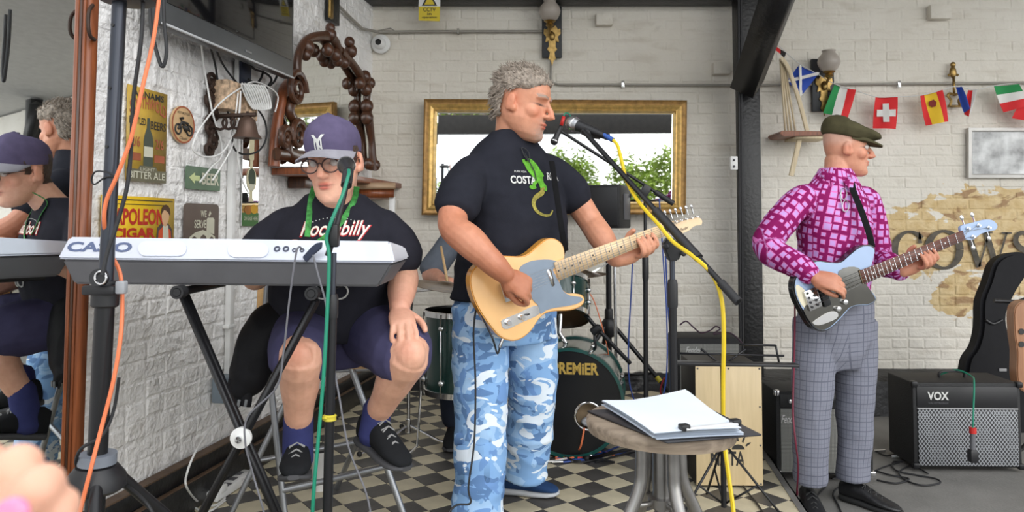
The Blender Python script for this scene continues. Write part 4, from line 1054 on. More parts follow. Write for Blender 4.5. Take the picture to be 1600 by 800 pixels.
# headstock traced on the guitar plane
hd = smooth_px(crop([(918, 170), (925, 150), (1000, 140), (1080, 128), (1160, 118), (1215, 108), (1250, 112), (1268, 138), (1258, 168), (1225, 172), (1195, 182), (1150, 218), (1090, 240), (1000, 250), (960, 256), (938, 262), (925, 220)], 860, 320, 5.332), 3)
hs_ = MB().prism([GP(x, y, .010) for x, y in hd], gf, .014).build('headstock', M_maple, root, bev=.002)
flat_text('headstock_lettering', 'Fender', GP(1069, 357, .011), nd, nu, gf, .04, .012, M_dot, hs_, shear=.4)
for i in range(6):
    c = GP(1046+i*8.3, 348-i*1.9, .012); t = thing  # tuner
    tp = MB().lathe([(.0045, 0), (.0045, .006), (.003, .007), (.003, .013)], c, gf, 10).build('tuner_post', M_chrome, root)
    b_ = MB().tube([c+nu*.012-gf*.012, c+nu*.034-gf*.012], .0028, 8); b_.ell(c+nu*.042-gf*.012, (.0065, .004, .008), Matrix((nd, gf, nu)).transposed()); b_.build('tuner_peg', M_chrome, root)
br0 = GP(800, 452, .010)
for i in range(6):
    o = -.0265+.0106*i; a = br0+nu*o+gf*.006; b_ = nk1+nu*(o*.66)+gf*.015; c = GP(1046+i*8.3, 348-i*1.9, .022); MB().tube([a, b_, c], .0005, 4).build('string', M_string, root)
MB().box(br0, (.075, .07, .010), Matrix((nd, nu, gf)).transposed(), .002).build('bridge', M_chrome, root)
pu = [GP(x, y, .008) for x, y in crop([(597, 275), (628, 268), (656, 380), (638, 392)], 720, 360, 4.444)]
MB().prism(pu, gf, .008).build('neck_pickup', M_chrome, root, bev=.002)
cp = MB().prism([GP(x, y, .0028) for x, y in smooth_px(crop([(282, 640), (290, 620), (400, 575), (510, 522), (548, 535), (552, 565), (530, 592), (420, 640), (330, 684), (292, 676)], 720, 360, 4.444), 2)], gf, .003).build('control_plate', mat('polished_plate', (.8, .8, .8), .15, .9, .02), root)
for x, y in crop([(328, 640), (422, 604)], 720, 360, 4.444): MB().lathe([(.0095, 0), (.0095, .012), (.008, .014), (.001, .014)], GP(x, y, .003), gf, 16).build('knob', M_chrome, cp)
x, y = crop([(464, 583)], 720, 360, 4.444)[0]; MB().box(GP(x, y, .008), (.012, .005, .012), Matrix((nd, nu, gf)).transposed(), .001).build('switch', M_black, cp)
j0 = GP(789, 520, -.02); jd = V((-.35, -.3, -.9)).normalized(); MB().lathe([(.007, 0), (.007, .008), (.0055, .008), (.0055, .05), (.003, .055)], j0, jd, 12).build('jack_plug', M_chrome, root)
strap = cr_([P(862, 252, 2.79), P(866, 280, 2.715), P(872, 320, 2.685), P(878, 360, 2.66), GP(884, 392, -.02)], 6)
MB().tube(strap, [(.011, .0025)]*len(strap), 8, up=V((1, .2, 0))).build('strap', M_bedge0, root)
cable('guitar_lead', 'thin black guitar lead hanging down the camouflage trousers', [j0+jd*.05, j0+jd*.075, P(770, 530, 2.50), P(756, 500, 2.54), P(746, 478, 2.56), P(740, 520, 2.58), P(743, 600, 2.58), P(741, 690, 2.55), P(732, 760, 2.53), P(735, 786, 2.52), P(712, 790, 2.52), P(692, 812, 2.5), P(660, 850, 2.5)], .0034, M_rubber)

# bass guitar
M_lblue = mat('pale_blue_lacquer', srgb(150, 172, 205), .2, var=.03, coat=.7); M_bedge = mat('black_edge_lacquer', (.01, .01, .012), .25, coat=.5)
M_mirpg = mat('mirror_pickguard', (.20, .195, .18), .08, 1, .1); M_rose = mat('rosewood', srgb(112, 72, 62), .45, var=.15)
root = thing('bass_guitar', 'pale blue offset bass guitar with mirrored pickguard held by the bass player', 'guitar', GB(1290, 518))
bo = smooth_px(crop([(455, 235), (510, 228), (538, 250), (530, 300), (515, 352), (480, 385), (470, 430), (500, 470), (540, 520), (540, 548), (500, 572), (440, 575), (395, 590), (350, 640), (300, 690), (250, 720), (205, 715), (165, 680), (120, 600), (85, 530), (72, 460), (90, 400), (140, 350), (200, 318), (270, 325), (340, 325), (390, 285)], 1220, 320, 3.637))
bd = MB().prism([GB(x, y) for x, y in bo], bf, .042).build('guitar_body', M_bedge, root, bev=.004)
cx = sum(x for x, y in bo)/len(bo); cy = sum(y for x, y in bo)/len(bo)
MB().prism([GB(cx+(x-cx)*.97, cy+(y-cy)*.965, .0012) for x, y in bo], bf, .002).build('top_face', M_lblue, bd)
pg = smooth_px(crop([(330, 378), (390, 352), (440, 358), (470, 392), (480, 440), (505, 480), (536, 528), (530, 548), (495, 565), (435, 568), (388, 585), (345, 632), (295, 682), (250, 710), (210, 705), (172, 672), (130, 600), (160, 560), (200, 590), (230, 560), (190, 480), (270, 490), (320, 450)], 1220, 320, 3.637), 2)
MB().prism([GB(x, y, .004) for x, y in pg], bf, .0025).build('pickguard', M_mirpg, root)
B3 = Matrix((bn, bu, bf)).transposed()
def Bc(x, y, off=0): return GB(1220+x/3.637, 320+y/3.637, off)
lp = smooth_px(crop([(85, 470), (100, 455), (150, 500), (190, 570), (185, 596), (140, 590), (105, 545)], 1220, 320, 3.637), 2)
MB().prism([GB(x, y, .003) for x, y in lp], bf, .002).build('cream_guard', mat('cream_plastic', srgb(214, 206, 180), .3), root)
MB().box(Bc(180, 535, .008), (.062, .085, .012), B3, .003).build('bridge', M_chrome, root)
for i in range(8): MB().lathe([(.0055, 0), (.0055, .004)], Bc(180, 535, .014)+bn*(-.014 if i % 2 else .014)+bu*(-.03+.02*(i//2)), bf, 10).build('saddle', M_blackm, root)
for (x, y) in ((250, 520), (335, 470)): MB().box(Bc(x, y, .009), (.034, .085, .010), B3, .004).build('pickup', M_black, root)
for (x, y) in ((320, 590), (358, 552)): MB().lathe([(.011, 0), (.010, .014), (.001, .015)], Bc(x, y, .004), bf, 16).build('knob', M_chrome, root)
MB().prism([GB(x, y, .007) for x, y in smooth_px(crop([(182, 672), (215, 645), (270, 612), (310, 606), (326, 622), (318, 645), (270, 668), (215, 685)], 1220, 320, 3.637), 2)], bf, .004).build('control_plate', mat('polished_plate', (.8, .8, .8), .15, .9, .02), root)
k0 = Bc(452, 412); k1 = Bc(1030, 172); nd = (k1-k0).normalized(); nu = bf.cross(nd); nu = nu if nu.z > 0 else -nu; L_ = (k1-k0).length
MB().prism([k0+nu*.030+bf*.013, k1+nu*.021+bf*.013, k1-nu*.021+bf*.013, k0-nu*.030+bf*.013], bf, .006).build('fretboard', M_rose, root, bev=.0015)
MB().rings([[c+nu*(h*math.cos(a))-bf*(.018*math.sin(a)-.007) for a in [math.pi*k/10 for k in range(11)]] for c, h in ((k0, .029), (k1, .0205))]).build('neck', M_maple, root)
sc_l = L_/(1-2**(-20/12)); fr = MB()
for k in range(1, 20):
    d = sc_l*(1-2**(-k/12)); MB().box(k1-nd*d+bf*.0136, (.0022, 2*lerp(.021, .030, d/L_)*.97, .0016), Matrix((nd, nu, bf)).transposed()).build('fret', M_chrome, root, smooth=False)
for k in (3, 5, 7, 9, 12, 15, 17):
    d = sc_l*(1-2**(-(k-.5)/12)); MB().lathe([(.0035, 0), (.0035, .0006)], k1-nd*d+bf*.0132, bf, 10).build('fret_dot', M_white, root)
hd = smooth_px(crop([(1020, 130), (1040, 115), (1100, 100), (1160, 85), (1205, 88), (1232, 115), (1225, 140), (1190, 150), (1140, 165), (1100, 195), (1065, 200), (1040, 188), (1028, 165)], 1220, 320, 3.637), 3)
MB().prism([GB(x, y, .010) for x, y in hd], bf, .014).build('headstock', M_lblue, root, bev=.002)
for i, (x, y, s_) in enumerate(((1060, 135, 1), (1120, 118, 1), (1178, 130, -1), (1088, 182, -1))):
    c = Bc(x, y, .011); MB().lathe([(.008, 0), (.008, .005), (.005, .006), (.005, .014)], c, bf, 12).build('tuner_post', M_chrome, root)
    b_ = MB().tube([c+nu*(.014*s_)-bf*.012, c+nu*(.040*s_)-bf*.012], .0032, 8); b_.ell(c+nu*(.05*s_)-bf*.012, (.010, .004, .012), Matrix((nd, bf, nu)).transposed()); b_.build('tuner_peg', M_chrome, root)
for i in range(4): MB().tube([Bc(180, 535, .016)+nu*(-.027+.018*i), k1+nu*(-.014+.0095*i)+bf*.017, Bc((1088, 1060, 1120, 1178)[i], (182, 135, 118, 130)[i], .022)], .0009, 4).build('string', M_string, root)
strap = cr_([P(1330, 283, 3.24), P(1334, 300, 3.20), P(1346, 330, 3.165), P(1358, 365, 3.14), Bc(520, 245, -.01)], 6)
MB().tube(strap, [(.016, .0025)]*len(strap), 8, up=V((1, .2, 0))).build('strap', M_bedge0, root)
cable('bass_lead', 'dark red lead hanging from the bass guitar beside the checked trousers', [Bc(80, 540, -.02), P(1242, 500, 3.14), P(1241, 560, 3.16), P(1239, 640, 3.15), P(1243, 690, 3.13), P(1247, 730, 3.2), V((P(1250, 740, 3.3).x, 3.35, LOWZ+.006)), V((1.32, 3.5, LOWZ+.005))], .0038, mat('maroon_cable', srgb(110, 36, 56), .5))

# ================================================================== KEYBOARD
KB = 2.10
M_silver = mat('silver_white_panel', srgb(206, 210, 222), .3, .25, .02); M_under = mat('dark_grey_shell', srgb(92, 92, 96), .55)
c0 = P(352, 410, KB)
root = thing('keyboard', 'silver electronic keyboard seen from behind on an X stand', 'keyboard', (c0.x, KB+.15, P(352, 447, KB).z))
def kb(prof):
    L1, R1 = [], []
    b = MB(); b.rings([[P(xl, y, KB+d) for xl, xr, y, d in prof], [P(xr, y, KB+d) for xl, xr, y, d in prof]]); return b
def KP(px, py, d): return P(px, py, KB+d)
tl, tr_, ml, mr_, bl_, br_ = KP(107, 370, .035), KP(609, 377, .035), KP(88, 405, 0), KP(617, 411, 0), KP(115, 444, .03), KP(592, 448, .03)
back = V((0, .30, 0)); dn = V((0, 0, -.02))
MB().add([ml, mr_, tr_, tl, tl+back+dn*1.2, tr_+back+dn*1.2, mr_+back+V((0, 0, -.0)), ml+back], [(0, 1, 2, 3), (3, 2, 5, 4), (4, 5, 6, 7), (7, 6, 1, 0), (0, 3, 4, 7), (1, 6, 5, 2)]).build('upper_case', M_silver, root, bev=.006)
MB().add([ml+V((.012, .004, -.001)), mr_+V((-.006, .004, -.001)), br_, bl_, bl_+back*.8, br_+back*.8, mr_+back+V((-.006, 0, -.001)), ml+back+V((.012, 0, -.001))], [(0, 1, 2, 3), (3, 2, 5, 4), (4, 5, 6, 7), (7, 6, 1, 0), (0, 3, 4, 7), (1, 6, 5, 2)]).build('lower_case', M_under, root, bev=.006)
kU = (mr_-ml).normalized(); kN0 = kU.cross(tl-ml).normalized(); kN0 = kN0 if kN0.y < 0 else -kN0; kV = kN0.cross(kU); kV = kV if kV.z > 0 else -kV
kp = lambda px, py: on_plane(px, py, ml, kN0)
M_logo = mat('slate_blue_print', srgb(86, 98, 132), .5)
flat_text('maker_lettering', 'CASIO', kp(156, 386), kU, kV, kN0, .183, .032, M_logo, root, bold=.035, off=.001)
M_silver2 = mat('silver_inset', srgb(216, 220, 232), .3, .25, .02)
for x0, x1, y0, y1 in ((216, 292, 377, 401), (356, 420, 380, 403)):
    pts = []
    r = (y1-y0)/2; 
    for k in range(9): a = math.pi/2+math.pi*k/8; pts.append((x0+r*1.1+r*1.1*math.cos(a), (y0+y1)/2-r*math.sin(a)))
    for k in range(9): a = -math.pi/2+math.pi*k/8; pts.append((x1-r*1.1+r*1.1*math.cos(a), (y0+y1)/2-r*math.sin(a)))
    MB().prism([kp(x, y)+kN0*.0035 for x, y in pts], kN0, .003).build('speaker_cover', M_silver2, root, bev=.001)
for x, y, r in ((433, 389, .009), (447, 389, .009), (460, 391, .0065), (472, 391, .0065)):
    MB().lathe([(r, -.004), (r, .002), (r*.55, .0025), (r*.5, -.003), (.001, -.003)], kp(x, y), kN0, 16).build('socket', mat('dark_socket', srgb(58, 62, 82), .4), root)
kd = tl+back+dn
kw = (tr_-tl).length*.9/36
for i in range(36):
    c = tl+back+(tr_-tl)*.05+(tr_-tl).normalized()*(kw*(i+.5))+V((0, .06, -.045)); MB().box(c, (kw*.92, .14, .02)).build('white_key', M_white, root, smooth=False)
    if i % 7 in (0, 1, 3, 4, 5): MB().box(c+V((kw/2, -.025, .014)), (kw*.5, .09, .016)).build('black_key', M_black, root, smooth=False)
MB().box((tl+tr_)/2+back+V((0, .06, -.07)), ((tr_-tl).length*.97, .16, .03), None, .006).build('key_bed', M_under, root)
# adaptor tangle hanging at the socket
b = MB(); b.prism([KP(472, 402, -.012), KP(486, 386, -.012), KP(494, 380, -.012), KP(503, 378, -.012), KP(502, 388, -.012), KP(490, 398, -.012), KP(478, 410, -.012)], (0, -1, 0), .012)
tp_ = b.build('cable_tie', mat('blue_black_tie', srgb(32, 40, 64), .35), None, bev=.002); tag(tp_, 'dark blue hook-and-loop tie hanging at the keyboard sockets', 'cable tie')
# X stand
xs = thing('keyboard_stand', 'black folding X stand with a white hinge disc under the keyboard', 'stand', (P(378, 683, KB+.1).x, KB+.1, 0))
hg = P(378, 683, KB+.06)
for dy in (0, .03):
    for (x, y) in ((284, 462), (492, 470)):
        a = P(x, y, KB+.06); a.y += dy; d = (hg-a); e = a+d*(a.z/(a.z-hg.z))*.985; e.y = a.y
        MB().tube([a, e], [(.0100, .0100)]*2, 4, up=V((0, 1, 0))).build('leg', M_blackm, xs)
for (x, y) in ((276, 457), (486, 459)):
    c = P(x, y, KB-.01); MB().tube([c, c+V((0, .34, 0))], .0125, 12).build('support_tube', M_blackm, xs)
    MB().lathe([(.019, 0), (.019, .035), (.013, .036), (.011, .0), (.011, -.001)], c, (0, 1, 0), 16).build('rubber_end', M_rubber, xs)
MB().lathe([(.030, 0), (.030, .012), (.012, .016), (.012, .022), (.001, .022)], hg+V((0, .0, 0)), (0, -1, 0), 28).build('hinge_disc', M_white, xs)
MB().lathe([(.010, .022), (.010, .030), (.001, .031)], hg, (0, -1, 0), 12).build('hinge_bolt', M_chrome, xs)
for sx in (-1, 1):
    ex = hg.x+sx*(hg.z/(P(284, 462, KB).z-hg.z))*abs(P(284, 462, KB).x-hg.x)
    MB().tube([V((ex, KB-.08, .014)), V((ex, KB+.30, .014))], .0135, 10).build('foot_tube', M_blackm, xs)
# ================================================================== SEATS AND STANDS
# folding high chair of the keyboard player
ch = thing('high_chair', 'high folding chair with a light wooden seat and grey tube legs under the keyboard player', 'chair', (-.62, 2.8, 0))
tops = [P(420, 575, 2.66), P(470, 580, 2.95), P(548, 572, 2.66), P(608, 575, 2.92)]
foot = [on_z(452, 868, .006), on_z(350, 825, .006), on_z(655, 872, .006), on_z(526, 762, .006)]
for a, c in zip(tops, foot): MB().tube([a, c], .0115, 10).build('leg', M_steel, ch)
zs = P(545, 568, 2.62).z
seat = [V((P(418, 560, 2.66).x-.0, 2.60, zs)), V((P(612, 560, 2.66).x-.03, 2.60, zs)), V((P(612, 560, 2.66).x-.06, 2.98, zs)), V((P(418, 560, 2.66).x+.03, 2.98, zs))]
pts = []
for i in range(4):
    p, a, c = seat[i], seat[i-1], seat[(i+1) % 4]
    for t in (0, .25, .5, .75, 1): pts.append(lerp(lerp(p+(a-p)*.18, p, t), lerp(p, p+(c-p)*.18, t), t))
M_seat = wood('honey_seat_wood', srgb(206, 160, 104), srgb(222, 180, 126), .4, axis=0)
MB().prism([p+V((0, 0, .012)) for p in pts], (0, 0, 1), .028).build('seat', M_seat, ch, bev=.006)
def on_seg(a, c, py):  # point of a leg at image row py
    best = min((abs(proj(lerp(a, c, t/100))[1]-py), t) for t in range(101))[1]; return lerp(a, c, best/100)
MB().tube([on_seg(tops[0], foot[0], 766), on_seg(tops[2], foot[2], 728)], .011, 10).build('rung', M_steel, ch)
MB().tube([on_seg(tops[1], foot[1], 720), on_seg(tops[3], foot[3], 690)], .010, 10).build('rung', M_steel, ch)
MB().tube([tops[0]+V((0, 0, .01)), tops[1], tops[3], tops[2]+V((0, 0, .01))], .0105, 8).build('seat_rail', M_steel, ch)
bx0, bx1 = P(398, 470, 2.98).x, P(590, 470, 2.98).x
for x in (bx0+.035, bx1-.035): MB().tube([V((x, 2.96, zs-.02)), V((x, 3.01, zs+.2)), V((x, 3.04, zs+.40))], .0115, 10).build('back_post', M_steel, ch)
rr = []
for k in range(9):
    t = k/8; x = lerp(bx0, bx1, t); y = 3.0+.05*math.sin(math.pi*t); rr.append([V((x, y, zs+.14)), V((x, y+.02, zs+.39)), V((x, y+.038, zs+.385)), V((x, y+.018, zs+.14))])
MB().rings(rr).build('backrest', M_seat, ch, bev=.003)
# black shoulder bag hung on the chair
bag = thing('shoulder_bag', 'limp black fabric bag hanging from the side of the keyboard player chair', 'bag', P(395, 630, 2.52))
b = MB(); limb(b, [P(452, 470, 2.60), P(425, 500, 2.56), P(402, 545, 2.54), P(388, 585, 2.53), P(376, 606, 2.52)], [.035, .066, .078, .070, .045], 6, 20, flat=.75, up=V((1, 0, 0)))
bm_ = remesh(b, .007, 3); bm_.update(); folds(bm_, .012, 9, 31, (1.5, 1, .7), .001); M_bag = cloth('black_nylon', (.010, .010, .012), rough=.6)
finish('bag_body', bm_, M_bag, bag)
c = cr_([P(450, 468, 2.58), P(455, 440, 2.60), P(470, 425, 2.66), P(500, 420, 2.85)], 5); MB().tube(c, [(.024, .004)]*len(c), 8, up=V((1, 0, 0))).build('strap', M_bag, bag)
b = MB(); c = cr_([P(366, 592, 2.50), P(368, 612, 2.50), P(380, 632, 2.50)], 4); b.tube(c, [(.02, .004)]*len(c), 8, up=V((1, 0, 0))); b.build('bottom_flap', M_bag, bag)
c = cr_([P(382, 605, 2.50), P(384, 622, 2.50), P(382, 634, 2.50)], 4); MB().tube(c, [(.022, .012)]*len(c), 10, up=V((1, 0, 0))).build('bottom_flap', M_bag, bag)
for x in (373, 384): MB().box(P(x, 630, 2.485), (.010, .006, .024), Matrix.Rotation(.2, 3, 'Y'), .002).build('strap_end', mat('grey_buckle', (.16, .17, .18), .4), bag)
# paper cup beneath the chair
cup = on_z(500, 765, 0); cp = thing('paper_cup', 'tall white paper cup standing on the tiles behind the mic stand', 'cup', cup)
MB().lathe([(.030, 0), (.031, .002), (.040, .165), (.042, .168), (.042, .172), (.038, .172), (.029, .006), (.001, .006)], cup, seg=24).build('cup_wall', M_white, cp)
MB().lathe([(.0435, .168), (.0435, .178), (.034, .183), (.001, .183)], cup, seg=24).build('lid', M_black, cp)
# round wooden stool with song sheets
SQ = V((P(1033, 670, 1.85).x, 1.85, 0)); SZ = .672
sto = thing('round_stool', 'industrial stool with a thick grey wooden round top and steel screw legs', 'stool', SQ)
M_oldw = wood('weathered_wood', srgb(112, 98, 84), srgb(158, 142, 124), .7, axis=0, scale=5, coat=0)
tilt = Matrix.Rotation(.035, 3, 'Y')
R_ = .182
b = MB().lathe([(R_-.02, -.036), (R_-.004, -.032), (R_, -.018), (R_, -.006), (R_-.006, 0), (.001, 0)], (0, 0, 0), seg=56); b.v = [SQ+V((0, 0, SZ))+tilt@v for v in b.v]; b.build('seat_top', M_oldw, sto, ang=50)
M_raw = mat('raw_steel', (.30, .29, .28), .35, .9, .12, 25)
MB().lathe([(.085, SZ-.05), (.085, SZ-.042)], SQ, seg=24).build('mount_plate', M_raw, sto)
MB().lathe([(.022, SZ-.20), (.022, SZ-.045)], SQ, seg=18).build('sleeve', M_raw, sto)
pr = [(.017, .10)]
z = .12
while z < SZ-.2: pr += [(.0195, z), (.0195, z+.004), (.016, z+.006), (.016, z+.010)]; z += .0115
MB().lathe(pr+[(.017, SZ-.19)], SQ, seg=16).build('screw', M_raw, sto)
MB().lathe([(.018, .46), (.032, .362+.1), (.034, .385+.1), (.018, .388+.1)], SQ, seg=24).build('nut', M_raw, sto)
for k in range(4):
    a = math.radians(20+90*k); d = V((math.cos(a), math.sin(a), 0))
    MB().tube(cr_([SQ+d*.055+V((0, 0, SZ-.048)), SQ+d*.055+V((0, 0, .56)), SQ+d*.062+V((0, 0, .51)), SQ+d*.10+V((0, 0, .43)), SQ+d*.17+V((0, 0, .28)), SQ+d*.22+V((0, 0, .012))], 6), .0155, 14).build('leg', M_raw, sto)
    MB().tube([SQ+V((0, 0, .472)), SQ+d*.08+V((0, 0, .472))], .007, 8).build('spoke', M_raw, sto)
ZP = SZ+.008
cl = thing('clipboard', 'dark clipboard lying under the white song sheets on the round stool', 'clipboard', on_z(1045, 660, ZP))
tz = lambda p, o=0: V((p.x, p.y, SZ+o-(p.x-SQ.x)*math.tan(.035)))
cb_ = [tz(on_z(x, y, ZP), .006) for x, y in ((917, 644), (1043, 690), (1190, 672), (1085, 622))]
MB().prism(cb_, (0, 0, 1), .004).build('board', mat('charcoal_board', (.03, .03, .035), .5), cl, bev=.001)
ca, cb2 = tz(on_z(1070, 686, ZP), .030), tz(on_z(1150, 674, ZP), .030)
MB().tube([ca, cb2], [(.004, .009)]*2, 8).build('clip_bar', mat('pale_clip', (.6, .6, .61), .4), cl)
for t in (0, 1): MB().box(lerp(ca, cb2, t)+V((0, .004, .003)), (.022, .02, .014), Matrix.Rotation(.3, 3, 'Z'), .003).build('clip_jaw', M_black, cl)
A, B_, C_, D_ = [on_z(x, y, ZP+.01) for x, y in ((942, 634), (1024, 683), (1160, 671), (1072, 617))]
M_paper = mat('white_paper', srgb(222, 230, 240), .75, var=.02)
for i in range(5):
    rnd = random.Random(i); o = V((rnd.uniform(-.006, .006), rnd.uniform(-.006, .006), 0)); b = MB(); n_ = 9; vs = []
    for u in range(n_):
        for v in range(n_):
            s_, t_ = u/(n_-1), v/(n_-1); p = lerp(lerp(A, B_, s_), lerp(D_, C_, s_), t_)+o
            hgt = .0032*i+.004+.004*math.sin(3*s_+i)*t_+(.35+.65*i/4)*(.030*max(0, (1-s_)*t_-.3)**1.4+.016*max(0, .35-t_)*(1-s_)+.010*math.sin(2.6*s_)*(1-abs(t_-.5)))
            vs.append(tz(p, .006+hgt))
    b.add(vs, [(u*n_+v, (u+1)*n_+v, (u+1)*n_+v+1, u*n_+v+1) for u in range(n_-1) for v in range(n_-1)])
    b.add([v-V((0, 0, .0012)) for v in vs], [(u*n_+v, u*n_+v+1, (u+1)*n_+v+1, (u+1)*n_+v) for u in range(n_-1) for v in range(n_-1)])
    o_ = b.build('song_sheet', M_paper, None, ang=180)
    tag(o_, 'topmost white song sheet with a curled corner on the stool clipboard' if i == 4 else ('lowest white song sheet, resting on the clipboard board', 'second white song sheet from the bottom of the stack', 'middle white song sheet of the stack', 'white song sheet just beneath the curled top one')[i], 'paper sheet', 'song sheets on the stool')
# ---------------------------------------------------------------- speaker stand at left
TY = 1.75
ta, tb = P(188, -25, TY), P(151, 740, TY); td = (ta-tb).normalized()
ss = thing('speaker_stand', 'tall black tripod speaker stand close at the left with a grey clamp ring', 'stand', (tb.x, TY, 0))
at = lambda py: on_seg(ta, tb, py)
M_gun = mat('gunmetal_tube', (.055, .06, .075), .28, .7, .05)
MB().tube([at(470), ta], .0165, 20).build('upper_tube', M_gun, ss)
MB().tube([tb-td*.12, at(455)], .0215, 20).build('lower_tube', M_blackm, ss)
MB().lathe([(.026, -.03), (.030, -.026), (.030, .026), (.024, .032)], at(462), td, 20).build('clutch_collar', M_black, ss)
MB().box(at(450)+V((0, -.026, 0)), (.075, .02, .022), None, .005).build('clutch_bolt', M_black, ss)
MB().lathe([(.02, 0), (.02, .012)], P(157, 434, TY-.04), V((.1, -1, .1)), 20).build('clutch_knob', M_black, ss)
MB().tube([P(157+9*math.cos(k*.5236), 434+10*math.sin(k*.5236), TY-.055) for k in range(12)], .0025, 6, True).build('lock_ring', M_chrome, ss)
MB().box(P(190, 449, TY-.02), (.022, .02, .03), None, .004).build('wing_nut', mat('light_grey_plastic', (.32, .33, .35), .4), ss)
for py in (42, 137, 233): MB().lathe([(.004, 0), (.004, .003)], at(py)+V((-.004, -.0165, 0)), (0, -1, 0), 10).build('pin_hole', M_dot, ss)
MB().lathe([(.05, 0), (.062, .004), (.062, .018), (.03, .03)], at(2)+V((.02, 0, 0)), (0, 0, 1), 28).build('mount_cup', M_black, ss)
MB().lathe([(.036, -.012), (.041, -.012), (.041, .012), (.036, .012)], at(716), td, 24).build('clamp_ring', mat('grey_clamp', srgb(118, 124, 134), .45), ss)
MB().lathe([(.026, .022), (.045, .018), (.062, -.004), (.064, -.03), (.05, -.04), (.022, -.042)], at(742), td, 24).build('hub', M_black, ss)
hb = at(748)
for k, a in enumerate((-62, 58, 178)):
    d = V((math.cos(math.radians(a)), math.sin(math.radians(a)), 0)); f_ = V((hb.x, hb.y, .015))+d*.55
    MB().tube([hb+d*.045-V((0, 0, .01)), f_], .0145, 14).build('leg', M_blackm, ss); MB().tube([f_-d*.03+V((0, 0, .012)), f_+d*.02], .019, 10).build('rubber_foot', M_rubber, ss)
    lo = tb-td*.11; MB().tube([lo, lerp(hb+d*.045, f_, .5)], .007, 8).build('brace', M_blackm, ss)
M_org = mat('orange_cable', srgb(226, 122, 78), .5)
cable('orange_cable', 'orange cable running down across the tall speaker stand', [P(250, -15, TY+.02), P(240, 60, TY-.01), P(222, 140, TY-.03), P(205, 215, TY-.035), P(184, 272, TY-.035), P(166, 315, TY-.03), P(163, 350, TY-.02), P(170, 390, TY+.03), P(187, 425, TY+.03), P(191, 470, TY+.01), P(188, 530, TY-.02), P(176, 600, TY-.035), P(158, 670, TY-.05), P(140, 740, TY-.075), P(124, 805, TY-.08), P(110, 880, TY-.1)], .0048, M_org)
cable('black_cable', 'black cable hanging from above the speaker stand to its clutch', [P(224, -15, TY), P(221, 60, TY-.02), P(209, 150, TY-.02), P(205, 230, TY-.02), P(199, 290, TY-.03), P(183, 350, TY-.04), P(168, 395, TY-.05), P(160, 430, TY-.06)], .0048, M_rubber)
cable('black_cable', 'black cable hanging in a short loop beside the television', [P(234, -15, TY+.5), P(236, 40, TY+.5), P(246, 85, TY+.5), P(254, 104, TY+.5), P(260, 80, TY+.5), P(256, 30, TY+.5), P(255, -10, TY+.5)], .0058, M_rubber)
cable('cable_tie', 'thin black tie looped round the speaker stand and orange cable', [P(185, 278, TY-.03), P(170, 270, TY-.03), P(150, 268, TY-.01), P(143, 280, TY), P(148, 288, TY), P(165, 277, TY-.02), P(185, 277, TY-.03)], .002, M_rubber, cat='cable tie')
cable('black_cable', 'black cable curling off the tripod hub of the speaker stand', [P(186, 590, TY+.03), P(178, 640, TY+.02), P(160, 680, TY-.02), P(126, 702, TY-.05), P(122, 730, TY), P(160, 735, TY+.08), P(200, 760, TY+.05), P(232, 790, TY), P(250, 830, TY)], .004, M_rubber)

# ---------------------------------------------------------------- microphone stands
def tripod(parent, c, n=3, r=.32, z=.16, a0=20, m=None, rt=.008):
    for k in range(n):
        a = math.radians(a0+360/n*k); d = V((math.cos(a), math.sin(a), 0)); e = V((c.x, c.y, c.z+.012))+d*r
        MB().tube([V((c.x, c.y, c.z+z)), e], rt, 8).build('leg', m or M_blackm, parent); MB().tube([e-d*.02+V((0, 0, .008)), e+d*.015], .012, 8).build('rubber_foot', M_rubber, parent)
    MB().lathe([(.016, z-.05), (.022, z-.04), (.022, z+.03), (.015, z+.04)], c, seg=14).build('hub', M_black, parent)
def microphone(name, label, hd_, tl_, r=.025, grille=None, m=None):
    d = (tl_-hd_).normalized(); L_ = (tl_-hd_).length; t = thing(name, label, 'microphone', lerp(hd_, tl_, .5))
    MB().lathe([(.001, -r), (r*.6, -r*.85), (r*.92, -r*.45), (r, 0), (r*.97, r*.5), (r*.8, r*.95)], hd_, d, 20).build('grille', grille or mat('mic_grille', (.36, .36, .37), .35, .9, .3, 300), t)
    MB().lathe([(r*1.02, r*.05), (r*1.04, r*.1), (r*1.04, r*.3), (r*1.02, r*.35)], hd_, d, 20).build('band', M_chrome, t)
    MB().lathe([(r*.82, r*.9), (r*.78, r*1.1), (r*.48, L_*.92), (r*.5, L_), (.002, L_)], hd_, d, 18).build('handle', m or M_black, t)
    return t
# keyboard player's
MY = 1.92
ms = thing('microphone_stand', 'straight black microphone stand with yellow tape in front of the keyboard', 'stand', V((P(509, 800, MY).x, MY, 0)))
p0 = V((P(507, 960, MY).x, MY, .03)); p1 = P(521, 395, MY)
MB().tube([p0, on_seg(p0, p1, 480)], .0125, 14).build('lower_tube', M_blackm, ms); MB().tube([on_seg(p0, p1, 490), p1], .0085, 12).build('upper_tube', M_gun, ms)
MB().lathe([(.0145, -.03), (.0155, -.02), (.0155, .02), (.0125, .03)], on_seg(p0, p1, 478), p1-p0, 14).build('clutch', M_black, ms)
MB().box(P(522, 368, MY), (.026, .03, .06), None, .006).build('boom_clutch', M_black, ms)
MB().tube([P(512, 400, MY+.0), P(524, 360, MY), P(536, 310, MY+.03), P(544, 275, MY+.06)], .008, 10).build('boom', M_blackm, ms)
MB().tube([P(541, 290, MY+.055), P(544, 268, MY+.09)], .015, 12).build('mic_clip', M_rubber, ms)
